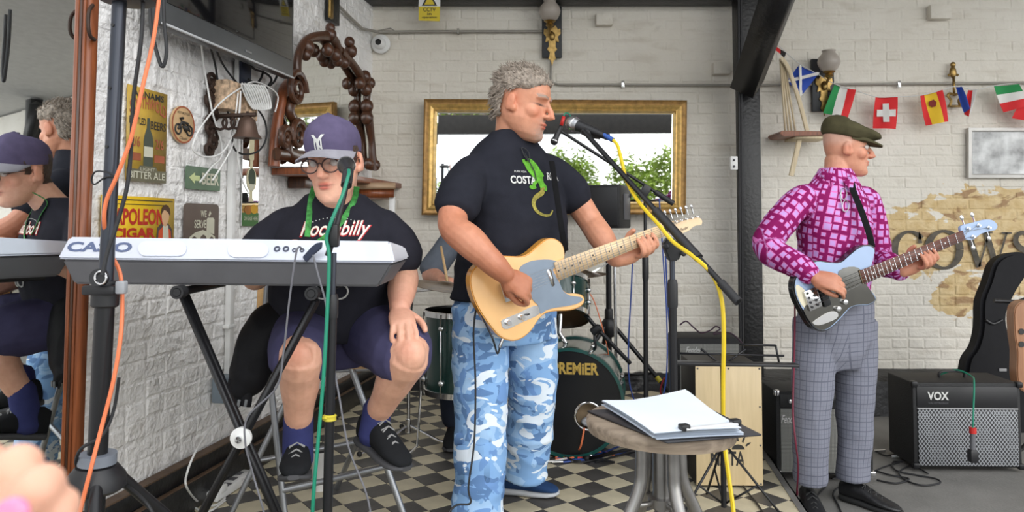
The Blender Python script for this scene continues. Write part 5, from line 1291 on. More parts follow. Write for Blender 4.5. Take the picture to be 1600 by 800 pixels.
tape = MB().lathe([(.0135, -.008), (.017, -.006), (.016, 0), (.018, .005), (.0135, .008)], on_seg(p0, p1, 653), p1-p0, 14); tape.tube([on_seg(p0, p1, 653)+V((-.02, -.01, .0)), on_seg(p0, p1, 653)+V((-.005, -.018, .004))], .004, 6)
tape.build('tape', mat('yellow_tape', srgb(206, 190, 60), .5), ms)
tripod(ms, V((p0.x, MY, 0)), r=.34, z=.14)
microphone('microphone', 'dark microphone seen end-on before the keyboard player chin', P(541, 258, MY+.24), P(545, 268, MY+.08), .026, mat('dark_grille', (.05, .05, .055), .4, .6, .3, 300))
M_grn = mat('green_cable', srgb(28, 132, 104), .45)
cable('green_cable', 'green microphone cable hanging down in front of the keyboard', [P(545, 266, MY+.07), P(544, 275, MY+.03), P(535, 305, MY+.0), P(518, 345, MY-.02), P(510, 372, MY-.02), P(514, 400, MY-.02), P(512, 470, MY-.02), P(506, 580, MY-.02), P(497, 690, MY-.02), P(490, 770, MY-.02), P(486, 850, MY)], .0048, M_grn)
M_gry = mat('grey_cable', (.16, .16, .18), .5)
cable('keyboard_lead', 'thin grey lead drooping from the keyboard socket along the stand', [P(472, 390, KB-.01), P(467, 386, KB-.03), P(462, 400, KB-.035), P(452, 470, KB-.03), P(443, 550, KB-.03), P(432, 605, KB-.03), P(388, 650, KB-.02), P(383, 690, KB-.02), P(395, 740, KB), P(412, 800, KB), P(420, 850, KB+.1)], .0028, M_gry)
cable('keyboard_lead', 'thin grey lead hanging from the keyboard towards the tiles by the singer', [P(489, 398, KB-.025), P(500, 440, KB-.03), P(510, 480, KB-.02), P(520, 560, KB), P(530, 620, KB), P(545, 700, KB), P(572, 770, KB), P(582, 820, KB)], .0028, M_gry)
# singer's boom stand
VY = 2.30
vs_t = thing('microphone_stand', 'boom microphone stand of the singer with a yellow cable over it', 'stand', V((P(1053, 600, VY).x, VY, 0)))
q0 = V((P(1053, 600, VY).x, VY, .03)); q1 = P(1050, 372, VY)
MB().tube([q0, on_seg(q0, q1, 460)], .0125, 14).build('lower_tube', M_blackm, vs_t); MB().tube([on_seg(q0, q1, 470), q1], .0085, 12).build('upper_tube', M_gun, vs_t)
MB().lathe([(.015, -.04), (.016, -.03), (.016, .03), (.013, .045)], on_seg(q0, q1, 458), (0, 0, 1), 14).build('clutch', M_black, vs_t)
MB().prism([P(x, y, VY-.018) for x, y in ((1036, 382), (1044, 370), (1062, 378), (1068, 392), (1060, 408), (1046, 408))], (0, -1, 0), .036).build('boom_clutch', M_black, vs_t, bev=.004)
for x, y in ((1040, 385), (1067, 396)): MB().lathe([(.007, 0), (.009, .01), (.004, .014)], P(x, y, VY-.02), (0, -1, 0), 10).build('screw_knob', M_black, vs_t)
bo0, bo1 = P(912, 205, 2.60), P(1154, 472, 2.02)
MB().tube([bo0, bo1], .0085, 12).build('boom', M_blackm, vs_t)
MB().tube([on_seg(bo0, bo1, 330), on_seg(bo0, bo1, 402)], .014, 12).build('boom_sleeve', M_black, vs_t); MB().tube([on_seg(bo0, bo1, 440), bo1], .0125, 12).build('boom_grip', M_rubber, vs_t)
MB().tube([bo0, P(922, 210, 2.62), P(938, 212, 2.62)], .014, 12).build('mic_clip', M_rubber, vs_t)
MB().ell(P(1042, 357, VY-.03), .010).build('clamp_knob', M_gray, vs_t)
tripod(vs_t, V((q0.x, VY, 0)), r=.36, z=.14, a0=60)
microphone('microphone', 'silver-headed vocal microphone in front of the singer face', P(895, 193, 2.66), P(950, 214, 2.58), .026)
x0, x1 = P(944, 211, 2.585), P(958, 219, 2.56); MB().tube([x0, x1], .0095, 12).build('cable_plug', mat('blue_plug', srgb(44, 84, 160), .4), None)
tag(bpy.context.scene.objects['cable_plug'], 'blue cable plug on the end of the vocal microphone', 'plug')
M_yel = mat('yellow_cable', srgb(222, 190, 34), .45)
cable('yellow_cable', 'yellow microphone cable draped along the boom and down past the clipboard', [x1, P(965, 228, 2.54), P(972, 255, 2.48), P(980, 285, 2.42), P(1000, 318, 2.34), P(1030, 352, 2.24), P(1052, 378, 2.20), P(1085, 402, 2.14), P(1112, 428, 2.10), P(1127, 465, 2.08), P(1131, 520, 2.08), P(1130, 600, 2.10), P(1131, 680, 2.10), P(1138, 740, 2.06), P(1146, 800, 2.0), P(1150, 870, 1.95)], .0062, M_yel)
# backing stand further back
DY = 3.45
bs = thing('microphone_stand', 'second boom microphone stand further back between the guitar neck and loudspeaker', 'stand', V((P(1008, 500, DY).x, DY, 0)))
q0 = V((P(1008, 500, DY).x, DY, .03)); q1 = P(1008, 298, DY)
MB().tube([q0, on_seg(q0, q1, 425)], .0115, 12).build('lower_tube', M_blackm, bs); MB().tube([on_seg(q0, q1, 430), q1], .0080, 10).build('upper_tube', M_blackm, bs)
MB().lathe([(.012, -.06), (.015, -.045), (.015, .045), (.011, .06)], on_seg(q0, q1, 420), (0, 0, 1), 12).build('clutch', M_black, bs)
bo0, bo1 = P(878, 206, DY), P(1052, 318, DY); MB().tube([bo0, bo1], .0075, 10).build('boom', M_blackm, bs); MB().tube([on_seg(bo0, bo1, 300), bo1], .013, 10).build('boom_grip', M_rubber, bs)
MB().box(P(1008, 298, DY), (.04, .04, .055), Matrix.Rotation(.5, 3, 'Y'), .008).build('boom_clutch', M_black, bs)
tripod(bs, V((q0.x, DY, 0)), r=.33, z=.14)
microphone('microphone', 'small black microphone hanging down from the rear boom beside the singer chin', P(866, 221, DY), P(879, 192, DY), .018, M_black)
MB().tube([P(877, 196, DY-.01), P(881, 182, DY-.01)], .0085, 8).build('red_plug', mat('red_band', srgb(190, 40, 36), .5), None); tag(S.objects['red_plug'], 'red cable plug above the small rear microphone', 'plug')
cable('green_cable', 'short green cable arching above the rear microphone', [P(880, 184, DY-.01), P(883, 177, DY-.01), P(889, 178, DY-.01), P(893, 186, DY)], .003, M_grn)
cable('grey_cable', 'thin cable hanging beside the rear microphone stand', [P(1030, 310, DY+.1), P(1036, 400, DY+.1), P(1042, 500, DY+.1), P(1040, 600, DY+.1), P(1020, 650, DY+.1), P(1002, 640, DY+.1)], .0035, mat('blue_cable', srgb(44, 74, 150), .45))
cable('blue_cable', 'blue cable hanging on the white wall behind the guitar neck', [P(989, 395, DY+.6), P(986, 460, DY+.6), P(982, 540, DY+.6), P(984, 600, DY+.6), P(1000, 640, DY+.5), P(1020, 620, DY+.5)], .004, MATS['blue_cable'])
# ================================================================== DRUM KIT
M_dgreen = mat('dark_green_lacquer', (.004, .035, .030), .18, .1, .2, coat=.6); M_hoop = mat('green_hoop', (.01, .075, .065), .25, coat=.5)
dn_ = V((-.16, -1, 0)).normalized(); dx = V((dn_.y*-1, dn_.x, 0)); dx = V((1, -.16, 0)).normalized()
dc = P(890, 620, 3.70); dR = .265; dc.z = dR+.006
bd_ = thing('bass_drum', 'black-headed bass drum with gold lettering and a ringed port hole', 'drum', (dc.x, dc.y+.2, 0))
MB().ring([(dR-.006, -.40), (dR-.006, -.02), (dR-.014, -.02), (dR-.014, -.40)], dc, dn_, 56).build('shell', M_dgreen, bd_)
for z in (-.425, -.035): MB().ring([(dR-.014, z), (dR+.004, z), (dR+.004, z+.036), (dR-.012, z+.036)], dc, dn_, 56).build('hoop', M_hoop, bd_)
hc = V((.092, -.060)); hr_ = .066
ou = [V((math.cos(k*2*math.pi/48)*(dR-.011), math.sin(k*2*math.pi/48)*(dR-.011))) for k in range(48)]
inn = []
for o in ou:
    d = (o-hc).normalized(); inn.append(hc+d*hr_)
D3 = lambda p, z=0: dc+dx*p.x+V((0, 0, 1))*p.y+dn_*z
M_head = mat('black_drum_head', (.008, .008, .009), .28, spec=.4)
MB().add([D3(p, -.006) for p in ou]+[D3(p, -.006) for p in inn], [(k, (k+1) % 48, 48+(k+1) % 48, 48+k) for k in range(48)]).build('front_head', M_head, bd_)
MB().tube([D3(hc+V((math.cos(a), math.sin(a)))*hr_, -.003) for a in [k*2*math.pi/32 for k in range(32)]], .0055, 8, True).build('port_ring', M_chrome, bd_)
MB().lathe([(dR-.02, -.10), (dR-.02, -.095)], dc, dn_, 40).build('damping_pillow', mat('beige_felt', srgb(176, 152, 122), .9, var=.2), bd_)
wp = MB().ell(D3(hc+V((0, -.04)), -.05), (.04, .03, .025)); wp.build('damping_cloth', mat('white_cloth', (.5, .5, .52), .9, var=.3, scale=60), bd_)
flat_text('head_lettering', 'PREMiER', D3(V((.030, .168)), -.006), dx, V((0, 0, 1)), dn_, .225, .058, mat('gold_print', srgb(200, 168, 84), .4, .2), bd_, bold=.035, off=.0012)
for k in range(8):
    a = math.radians(22.5+45*k); d = dx*math.cos(a)+V((0, 0, 1))*math.sin(a); c = dc+d*(dR+.008)
    MB().box(c+dn_*-.012, (.016, .05, .022), Matrix((V((0, 0, 1)).cross(d) if abs(d.z) < .9 else dx, dn_, d)).transposed(), .004).build('claw', M_chrome, bd_)
    MB().tube([c-dn_*.04, c-dn_*.38], .003, 6).build('tension_rod', M_chrome, bd_); MB().tube([c-dn_*.16, c-dn_*.25], .010, 8).build('lug', M_chrome, bd_)
for s_ in (-1, 1): MB().tube([dc+dx*(s_*.25)-dn_*.1+V((0, 0, -.08)), dc+dx*(s_*.36)-dn_*.02+V((0, 0, -dc.z+.008))], .006, 8).build('spur', M_chrome, bd_)
def drum(name, label, c, ax, r, h, m, legs=None, bottom=None):
    ax = V(ax).normalized(); t = thing(name, label, 'drum', c)
    MB().lathe([(r, .02), (r, h-.02)], c, ax, 40).build('shell', m, t)
    for z in (0, h-.03): MB().ring([(r+.001, z), (r+.008, z+.002), (r+.008, z+.028), (r+.001, z+.03)], c, ax, 40).build('hoop', M_chrome, t)
    MB().lathe([(r-.001, h-.012), (.001, h-.012)], c, ax, 40).build('drum_head', M_white, t)
    MB().lathe([(r-.001, .010), (.001, .010)], c, ax, 40).build('drum_head', bottom or M_white, t)
    u = ax.orthogonal().normalized(); w = ax.cross(u)
    for k in range(8):
        a = k*math.pi/4+.3; d = u*math.cos(a)+w*math.sin(a)
        for z in (.075, h-.075): MB().ell(c+ax*z+d*(r+.006), .014, None, 10, 8).build('lug', M_chrome, t)
        MB().tube([c+ax*.01+d*(r+.011), c+ax*(h-.01)+d*(r+.011)], .003, 6).build('tension_rod', M_chrome, t)
    return t
ft = V((P(722, 600, 3.75).x, 3.75, P(700, 612, 3.75).z))
t = drum('floor_tom', 'dark green floor tom on chrome legs behind the singer leg', ft, (0, 0, 1), .185, .41, M_dgreen)
for k in range(3):
    a = math.radians(190+120*k); d = V((math.cos(a), math.sin(a), 0)); MB().tube([ft+d*.205+V((0, 0, .22)), ft+d*.205+V((0, 0, .0)), V((ft.x, ft.y, .06))+d*.22, V((ft.x, ft.y, .012))+d*.27], .0065, 8).build('leg', M_chrome, t)
    e = V((ft.x, ft.y, .012))+d*.27; MB().ell(e, .016, None, 8, 6).build('rubber_foot', M_rubber, t)
tc_ = P(876, 498, 3.98); drum('rack_tom', 'tilted small tom with a brown lower head below the guitar horn', tc_, V((.05, .45, .85)), .15, .22, M_dgreen, bottom=mat('brown_head', srgb(120, 86, 58), .35))
MB().tube([V((dc.x+.0, 3.93, dc.z+dR-.01)), P(874, 520, 3.95), P(876, 488, 3.96)], .013, 10).build('tom_post', M_chrome, bd_)
def cymbal(name, label, c, n, r):
    o = MB().lathe([(.012, .022), (.03, .020), (.05, .010), (r*.6, .004), (r, -.006), (r, -.0075), (r*.6, .0025), (.05, .0085), (.03, .018), (.012, .020)], c, n, 48).build(name, mat('bronze_cymbal', (.15, .095, .05), .42, .9, .3, 30), None)
    return tag(o, label, 'cymbal')
cymbal('cymbal', 'large bronze crash cymbal between the keyboard player and the singer', P(698, 447, 3.6), V((.16, -.02, 1)), .20)
cymbal('cymbal', 'small bronze cymbal edge under the guitar neck', P(908, 428, 4.15), V((-.06, -.05, 1)), .14)
def cymstand(label, base, pts, m=M_chrome):
    t = thing('cymbal_stand', label, 'stand', base); MB().tube([base+V((0, 0, .08))]+pts, .0095, 10).build('tube', m, t)
    for k in range(3):
        a = math.radians(-15+120*k); d = V((math.cos(a), math.sin(a), 0)); MB().tube([base+V((0, 0, .10)), base+d*.17+V((0, 0, .03)), base+d*.30+V((0, 0, .012))], .008, 8).build('leg', m, t)
        MB().ell(base+d*.30+V((0, 0, .014)), .014, None, 8, 6).build('rubber_foot', M_rubber, t)
    MB().lathe([(.016, .06), (.016, .13)], base, seg=12).build('collar', m, t); return t
b0 = on_z(638, 694, 0); cymstand('chrome cymbal stand on the tiles right of the keyboard player shoe', b0, [V((b0.x, b0.y, .55)), V((b0.x+.02, b0.y-.03, .80)), P(698, 450, 3.6)])
b1 = V((P(962, 600, 4.15).x, 4.15, 0)); cymstand('slim chrome stand beside the loudspeaker pole behind the bass drum', b1, [P(962, 520, 4.15), P(960, 405, 4.15), P(915, 432, 4.15)])
# snare on its stand, half seen over the floor tom
# drummer, mostly hidden behind the singer
DRY = 4.35
root = thing('person', 'drummer in a grey shirt mostly hidden behind the singer, holding a drumstick', 'person', (P(748, 500, DRY).x, DRY, 0))
hM = frame(V((.02, -.97, -.15))); hC = P(775, 288, DRY-.02); b = MB(); head(b, hC, hM, 1.0)
fF, fL = V((0, -1, 0)), V((1, 0, 0))
limb(b, [hC+V((0, .03, -.06)), P(770, 330, DRY), P(768, 345, DRY)], [.055, .058, .08], 4)
torso(b, [(P(768, 480, DRY), .15, .11), (P(768, 400, DRY), .16, .12), (P(768, 350, DRY), .15, .09)], fF, fL)
s1, e1_, w1 = P(718, 362, DRY), P(672, 425, DRY-.10), P(690, 436, DRY-.32); s2, e2_, w2 = P(820, 362, DRY), P(835, 430, DRY-.1), P(850, 440, DRY-.35)
for s_, e_, w_ in ((s1, e1_, w1), (s2, e2_, w2)):
    limb(b, [s_, e_, lerp(e_, w_, .5), w_], [.05, .042, .04, .028], 4)
hand(b, w1, V((.45, -.9, -.1)), V((-.3, -.1, 1)), ((1.0, 1.2, .8),)*4, .95, -1, thumb=(.3, .9, -.5)); hand(b, w2, V((.1, -.9, -.1)), V((0, 0, 1)), ((1.0, 1.2, .8),)*4, .95, 1, thumb=(.3, .9, -.5))
for sx in (-1, 1):
    limb(b, [V((P(768, 480, DRY).x+sx*.09, DRY, .55)), V((P(768, 480, DRY).x+sx*.2, DRY-.38, .52)), V((P(768, 480, DRY).x+sx*.19, DRY-.36, .09))], [.075, .06, .045], 4)
me = remesh(b, .006, 3); head_sculpt(me, hC, hM, 1.0); paint_body(me, srgb(205, 150, 126), hC, hM, 1.0)
hair_shell('hair', me, hC, hM, 1.0, lambda l: max(0, min(1, (l.z-(-.05 if l.y < 0 else .06))/.02)), .012, M_bhair, root, 3)
finish('body', me, M_skin, root)
b = MB(); torso(b, [(P(768, 490, DRY), .17, .13), (P(768, 430, DRY), .18, .14), (P(768, 380, DRY), .185, .13), (P(768, 352, DRY), .15, .10), (P(770, 335, DRY), .07, .07)], fF, fL)
limb(b, [P(730, 360, DRY), s1, lerp(s1, e1_, .5), lerp(s1, e1_, .95)], [.07, .075, .072, .074], 4); limb(b, [P(805, 360, DRY), s2, lerp(s2, e2_, .5), lerp(s2, e2_, .9)], [.07, .075, .07, .07], 4)
sm = remesh(b, .008, 3); sm.update(); folds(sm, .008, 8, 2); finish('shirt', sm, cloth('slate_grey_cotton', srgb(92, 98, 108)), root)
b = MB(); cx_ = P(768, 480, DRY).x
torso(b, [(V((cx_, DRY, .50)), .16, .13), (V((cx_, DRY, .62)), .17, .14)], fF, fL)
for sx in (-1, 1): limb(b, [V((cx_+sx*.09, DRY, .57)), V((cx_+sx*.2, DRY-.38, .54)), V((cx_+sx*.19, DRY-.36, .12))], [.09, .08, .065], 4)
finish('trousers', remesh(b, .009, 3), cloth('dark_denim', (.02, .025, .04)), root)
for sx in (-1, 1):
    u = MB(); so_ = MB(); shoe(u, so_, V((cx_+sx*.19, DRY-.30, 0)), V((cx_+sx*.19, DRY-.57, 0)), (0, 0, 1)); up = u.build('shoe', M_bk, root); so_.build('sole', M_gsole, up)
ds = MB().tube([P(700, 445, DRY-.42), P(689, 385, DRY-.30)], [.008, .007], 8).build('drumstick', M_ltwood, None); tag(ds, 'wooden drumstick upright in the drummer hand', 'drumstick')
th_ = thing('drum_throne', 'low black drum stool under the drummer', 'stool', (cx_, DRY+.02, 0)); MB().lathe([(.15, .44), (.165, .46), (.16, .50), (.001, .50)], (cx_, DRY+.02, 0), seg=32).build('cushion', M_black, th_)
MB().lathe([(.014, .08), (.014, .44)], (cx_, DRY+.02, 0), seg=12).build('post', M_chrome, th_); tripod(th_, V((cx_, DRY+.02, 0)), r=.25, z=.2, m=M_chrome)

# ================================================================== LOUDSPEAKER ON STAND
LY = 4.45
l0, l1 = P(916, 288, LY), P(963, 357, LY)
lp_ = thing('loudspeaker', 'black loudspeaker cabinet on a pole in front of the gilt mirror', 'loudspeaker', (l0.x+.14, LY+.1, l1.z))
w_ = .30; hh = l0.z-l1.z; lc = V((l0.x+.145, LY+.15, (l0.z+l1.z)/2)); Rz = Matrix.Rotation(-.42, 3, 'Z')
MB().box(lc, (.23, .25, hh), Rz, .012).build('cabinet', mat('black_textured', (.012, .012, .013), .55, bump=.3, bscale=200), lp_)
MB().box(lc+Rz@V((0, -.128, 0)), (.205, .01, hh-.03), Rz, .004).build('grille', M_black, lp_)
MB().box(lc+Rz@V((.117, .02, .0)), (.006, .12, hh*.6), Rz, .002).build('side_panel', M_gray, lp_)
MB().lathe([(.012, 0), (.014, .006), (.003, .010)], lc+Rz@V((.118, .09, .07)), Rz@V((1, 0, 0)), 10).build('side_knob', M_black, lp_)
pst = thing('speaker_stand', 'black tripod stand with yellow leg band carrying the rear loudspeaker', 'stand', (lc.x, lc.y, 0)); pc = V((P(953, 500, LY+.1).x, lc.y, 0))
MB().lathe([(.0175, .2), (.0175, l1.z-.002)], pc, seg=14).build('pole', M_blackm, pst); MB().lathe([(.023, .55), (.026, .56), (.026, .62), (.023, .63)], pc, seg=16).build('collar', M_black, pst)
MB().lathe([(.03, .46), (.045, .48), (.045, .55), (.03, .57)], pc, seg=16).build('hub', M_black, pst)
for a in (-25, 95, 215):
    d = V((math.cos(math.radians(a)), math.sin(math.radians(a)), 0)); MB().tube([pc+d*.04+V((0, 0, .52)), pc+d*.5+V((0, 0, .015))], .014, 10).build('leg', M_blackm, pst); MB().tube([pc+V((0, 0, .22)), pc+d*.27+V((0, 0, .26))], .008, 8).build('brace', M_blackm, pst)
d = V((math.cos(math.radians(-25)), math.sin(math.radians(-25)), 0)); q = pc+d*.04+V((0, 0, .52)); e = pc+d*.5+V((0, 0, .015)); MB().tube([lerp(q, e, .55), lerp(q, e, .6)], .0152, 10).build('leg_band', MATS['yellow_tape'], pst)
cable('orange_cable', 'thin orange cable looping down behind the bass drum', [P(917, 452, 4.0), P(928, 470, 4.0), P(938, 500, 4.0), P(946, 530, 4.0), P(952, 560, 4.0), P(958, 600, 4.0), P(962, 660, 3.95), V((.62, 3.95, .005))], .003, M_org)
# small amp mic clip gear on the drum hoop
mc_ = thing('drum_microphone', 'small black clip-on drum microphone above the bass drum hoop', 'microphone', P(928, 530, 3.9)); MB().lathe([(.016, 0), (.022, .01), (.022, .05), (.012, .06)], P(924, 520, 3.9), V((.6, 0, .4)), 14).build('capsule', M_black, mc_); MB().tube([P(930, 545, 3.9), P(929, 520, 3.9)], .008, 8).build('clip', M_black, mc_)
MB().tube([P(897, 470, 3.95), P(930, 510, 3.95), P(985, 568, 3.95)], .011, 8).build('boom_arm', M_blackm, mc_)

# ================================================================== AMPS, CAJON
M_tolex = mat('black_tolex', (.013, .013, .014), .6, bump=.4, bscale=260)
def gr_mat(name, c1, c2, sx, sz, diamond=False):
    m = bpy.data.materials.new(name); m.use_nodes = True; t = m.node_tree; bb = t.nodes['Principled BSDF']; N = t.nodes.new; L = t.links.new
    tc_ = N('ShaderNodeTexCoord'); mp_ = N('ShaderNodeMapping'); mp_.inputs['Scale'].default_value = (sx, 1, sz); L(tc_.outputs['Object'], mp_.inputs[0])
    if diamond: mp_.inputs['Rotation'].default_value = (0, 0, 0)
    sp_ = N('ShaderNodeSeparateXYZ'); L(mp_.outputs[0], sp_.inputs[0])
    outs = []
    for s_ in (1, -1):
        a = N('ShaderNodeMath'); a.operation = 'MULTIPLY_ADD'; L(sp_.outputs[0], a.inputs[0]); a.inputs[1].default_value = 1; 
        b2 = N('ShaderNodeMath'); b2.operation = 'MULTIPLY'; L(sp_.outputs[2], b2.inputs[0]); b2.inputs[1].default_value = s_ if diamond else (1 if s_ == 1 else 0)
        if not diamond and s_ == 1: a.inputs[1].default_value = 0
        L(b2.outputs[0], a.inputs[2]); f = N('ShaderNodeMath'); f.operation = 'PINGPONG'; f.inputs[1].default_value = .5; L(a.outputs[0], f.inputs[0])
        g_ = N('ShaderNodeMath'); g_.operation = 'LESS_THAN'; L(f.outputs[0], g_.inputs[0]); g_.inputs[1].default_value = .14 if diamond else .16; outs.append(g_.outputs[0])
    mxm = N('ShaderNodeMath'); mxm.operation = 'MAXIMUM'; L(outs[0], mxm.inputs[0]); L(outs[1], mxm.inputs[1])
    mx = N('ShaderNodeMix'); mx.data_type = 'RGBA'; L(mxm.outputs[0], mx.inputs[0]); mx.inputs[6].default_value = c1+(1,); mx.inputs[7].default_value = c2+(1,); L(mx.outputs[2], bb.inputs['Base Color'])
    bp = N('ShaderNodeBump'); bp.inputs['Strength'].default_value = .5; bp.inputs['Distance'].default_value = .002; L(mxm.outputs[0], bp.inputs['Height']); L(bp.outputs[0], bb.inputs['Normal']); bb.inputs['Roughness'].default_value = .6
    return m
M_vox = gr_mat('diamond_grille', (.02, .02, .022), srgb(150, 152, 156), 58, 42, True); M_fgr = gr_mat('silver_grille_cloth', srgb(150, 150, 144), srgb(110, 110, 106), 160, 160)
def amp(name, label, TL, BR, Y, depth, rot=0.0, top=.2):
    """TL / BR pixel corners of the front face"""
    a, c = P(TL[0], TL[1], Y), P(BR[0], BR[1], Y); w, h = c.x-a.x, a.z-c.z
    t = thing(name, label, 'amplifier', ((a.x+c.x)/2, Y+depth/2, c.z)); R = Matrix.Rotation(rot, 3, 'Z'); o = V(((a.x+c.x)/2, Y+depth/2, (a.z+c.z)/2))
    MB().box(o, (w, depth, h), R, .010).build('cabinet', M_tolex, t)
    return t, o, R, w, h
# vox
t, o, R, w, h = amp('amplifier', 'large black amplifier with a silver diamond grille at the right', (1428, 598), (1598, 731), 3.78, .27, -.03)
fo = lambda x, y, z: o+R@V((x*w, -.135-y, z*h))
MB().box(fo(0, .002, -.145), (w*.92, .012, h*.66), R, .003).build('grille', M_vox, t)
MB().box(fo(0, .004, .195), (w*.93, .010, .006), R, .002).build('trim_strip', mat('silver_piping', (.4, .4, .41), .35, .5), t)
MB().box(fo(0, .001, .335), (w*.93, .008, h*.24), R, .002).build('fascia', M_black, t)
flat_text('maker_lettering', 'VOX', fo(-.27, .006, .345), R@V((1, 0, 0)), V((0, 0, 1)), R@V((0, -1, 0)), .105, .042, M_print, t, bold=.03)
flat_text('model_lettering', 'VALVETRONIX', fo(-.27, .006, .262), R@V((1, 0, 0)), V((0, 0, 1)), R@V((0, -1, 0)), .10, .009, M_gray, t)
for sx in (-1, 1):
    for sz in (-1, 1): MB().box(fo(sx*.485, -.004, sz*.48), (.03, .03, .03), R, .006).build('corner_guard', M_blackm, t)
hp = cr_([fo(-.12, -.13, .50), fo(-.10, -.13, .57), fo(.10, -.13, .57), fo(.12, -.13, .50)], 5); MB().tube(hp, [(.010, .006)]*len(hp), 8, up=V((0, 1, 0))).build('handle', M_black, t)
mi = thing('drum_microphone', 'small black microphone hung on a green cable before the diamond grille', 'microphone', fo(.06, .03, -.32)); mz = P(1520, 690, 3.62)
MB().lathe([(.022, -.03), (.024, -.028), (.024, .02), (.018, .03)], P(1520, 712, 3.60), V((0, 0, 1)), 4).build('capsule', M_black, mi); MB().tube([P(1520, 672, 3.61), P(1520, 705, 3.60)], .012, 10).build('handle', M_gray, mi); MB().tube([P(1520, 668, 3.61), P(1520, 677, 3.61)], .016, 10).build('red_ring', MATS['red_band'], mi)
cable('green_cable', 'green cable draped over the diamond-grille amplifier to its microphone', [P(1470, 585, 3.95), P(1495, 578, 3.9), P(1518, 588, 3.82), P(1522, 598, 3.73), P(1521, 640, 3.62), P(1520, 668, 3.61)], .004, M_grn)
# fender
t, o, R, w, h = amp('amplifier', 'black combo amplifier with silver cloth grille behind the bass player legs', (1214, 612), (1366, 742), 3.62, .24, -.04)
fo = lambda x, y, z: o+R@V((x*w, -.12-y, z*h))
MB().box(fo(0, .002, -.09), (w*.91, .010, h*.76), R, .003).build('grille', M_fgr, t)
MB().box(fo(0, .003, .39), (w*.91, .008, h*.15), R, .002).build('control_panel', mat('dark_fascia', (.03, .03, .032), .35), t)
for i in range(8): MB().lathe([(.011, 0), (.009, .014), (.001, .015)], fo(-.36+.1*i, .007, .39), R@V((0, -1, 0)), 12).build('knob', M_black if i % 2 else M_chrome, t)
flat_text('maker_lettering', 'Fender', fo(-.36, .008, .17), R@V((1, 0, 0)), V((0, 0, 1)), R@V((0, -1, 0)), .085, .04, M_chrome, t, shear=.4, bold=.02)
MB().box(fo(.44, .008, .36), (.012, .006, .02), R, .002).build('badge', MATS['red_band'], t)
for sx in (-1, 1):
    for sz in (-1, 1): MB().box(fo(sx*.485, -.004, sz*.48), (.028, .028, .028), R, .006).build('corner_guard', M_chrome, t)
hp = cr_([fo(-.12, -.11, .50), fo(-.10, -.11, .56), fo(.10, -.11, .56), fo(.12, -.11, .50)], 5); MB().tube(hp, [(.010, .006)]*len(hp), 8, up=V((0, 1, 0))).build('handle', M_black, t)
im = MB().lathe([(.014, 0), (.016, .02), (.016, .12), (.01, .13)], P(1291, 700, 3.52), V((-.08, 0, 1)), 12).build('instrument_microphone', M_black, None); tag(im, 'slim black microphone standing before the silver cloth grille', 'microphone')
cable('black_cable', 'black cable rising from the floor between the bass player legs', [P(1291, 700, 3.52), P(1289, 640, 3.52), P(1287, 615, 3.54), P(1284, 600, 3.65)], .004, M_rubber)
# silver-grilled amp behind the cajon
t, o, R, w, h = amp('amplifier', 'small grey-grilled amplifier standing behind the cajon', (1058, 528), (1160, 660), 3.95, .24, 0); o2 = o
fo = lambda x, y, z: o2+V((x*w, -.12-y, z*h))
a_z = .0
MB().box(fo(0, .002, -.02), (w*.92, .010, h*.9), None, .003).build('grille', M_fgr, t); flat_text('maker_lettering', 'Fender', fo(-.25, .008, .36), V((1, 0, 0)), V((0, 0, 1)), V((0, -1, 0)), .085, .035, M_print, t, shear=.4, bold=.02)
MB().box((o2.x, o2.y, (o2.z-h/2)/2), (w*1.05, .28, o2.z-h/2), None, .008).build('base_case', M_tolex, t)
cable('black_cable', 'tangled black and purple leads lying on top of the small grey amplifier', [P(1062, 508, 3.9), P(1072, 502, 3.9), P(1082, 510, 3.9), P(1095, 520, 3.92), P(1110, 516, 3.92), P(1118, 510, 3.92), P(1125, 514, 3.92), P(1115, 522, 3.92), P(1140, 520, 3.93), P(1160, 536, 3.9)], .004, mat('purple_cable', (.05, .02, .04), .5))
# cajon
cy_ = 3.30; ca, cc_ = P(1087, 572, cy_), P(1194, 748, cy_)
cj = thing('cajon', 'pale wooden cajon with black printed sun logo beside the stage edge', 'cajon', ((ca.x+cc_.x)/2, cy_+.15, 0)); w, h = cc_.x-ca.x, ca.z-.008
Rc = Matrix.Rotation(-.02, 3, 'Z'); o = V(((ca.x+cc_.x)/2, cy_+.155, .008+h/2)); M_ply = wood('pale_ply', srgb(196, 174, 134), srgb(208, 186, 146), .4, axis=2, scale=4)
MB().box(o, (w, .30, h), Rc, .008).build('body', mat('dark_cajon_body', (.03, .025, .02), .5), cj); MB().box(o+Rc@V((0, -.152, 0)), (w*.985, .006, h*.99), Rc, .002).build('front_plate', M_ply, cj)
fo = lambda x, z, y=0: o+Rc@V((x*w, -.1555-y, z*h))
flat_text('maker_lettering', 'NATAL', fo(.02, -.27), V((1, 0, 0)), V((0, 0, 1)), V((0, -1, 0)), .175, .062, mat('black_print', (.02, .018, .015), .6), cj, bold=.02, off=.0006)
sunb = MB(); sc_ = fo(.13, -.195, .0006)
sunb.add([sc_]+[sc_+V((.028*math.cos(a), 0, .022*math.sin(a))) for a in [math.pi*k/10 for k in range(11)]], [(0, k+1, k+2) for k in range(10)])
for k in range(5):
    a = math.radians(25+33*k); d = V((math.cos(a), 0, math.sin(a))); nn = V((-d.z, 0, d.x)); sunb.add([sc_+d*.036-nn*.004, sc_+d*.036+nn*.004, sc_+d*.05+nn*.008, sc_+d*.07+nn*.004, sc_+d*.052-nn*.001], [(0, 1, 2, 3, 4)])
sunb.build('sun_logo', MATS['black_print'], cj, smooth=False)
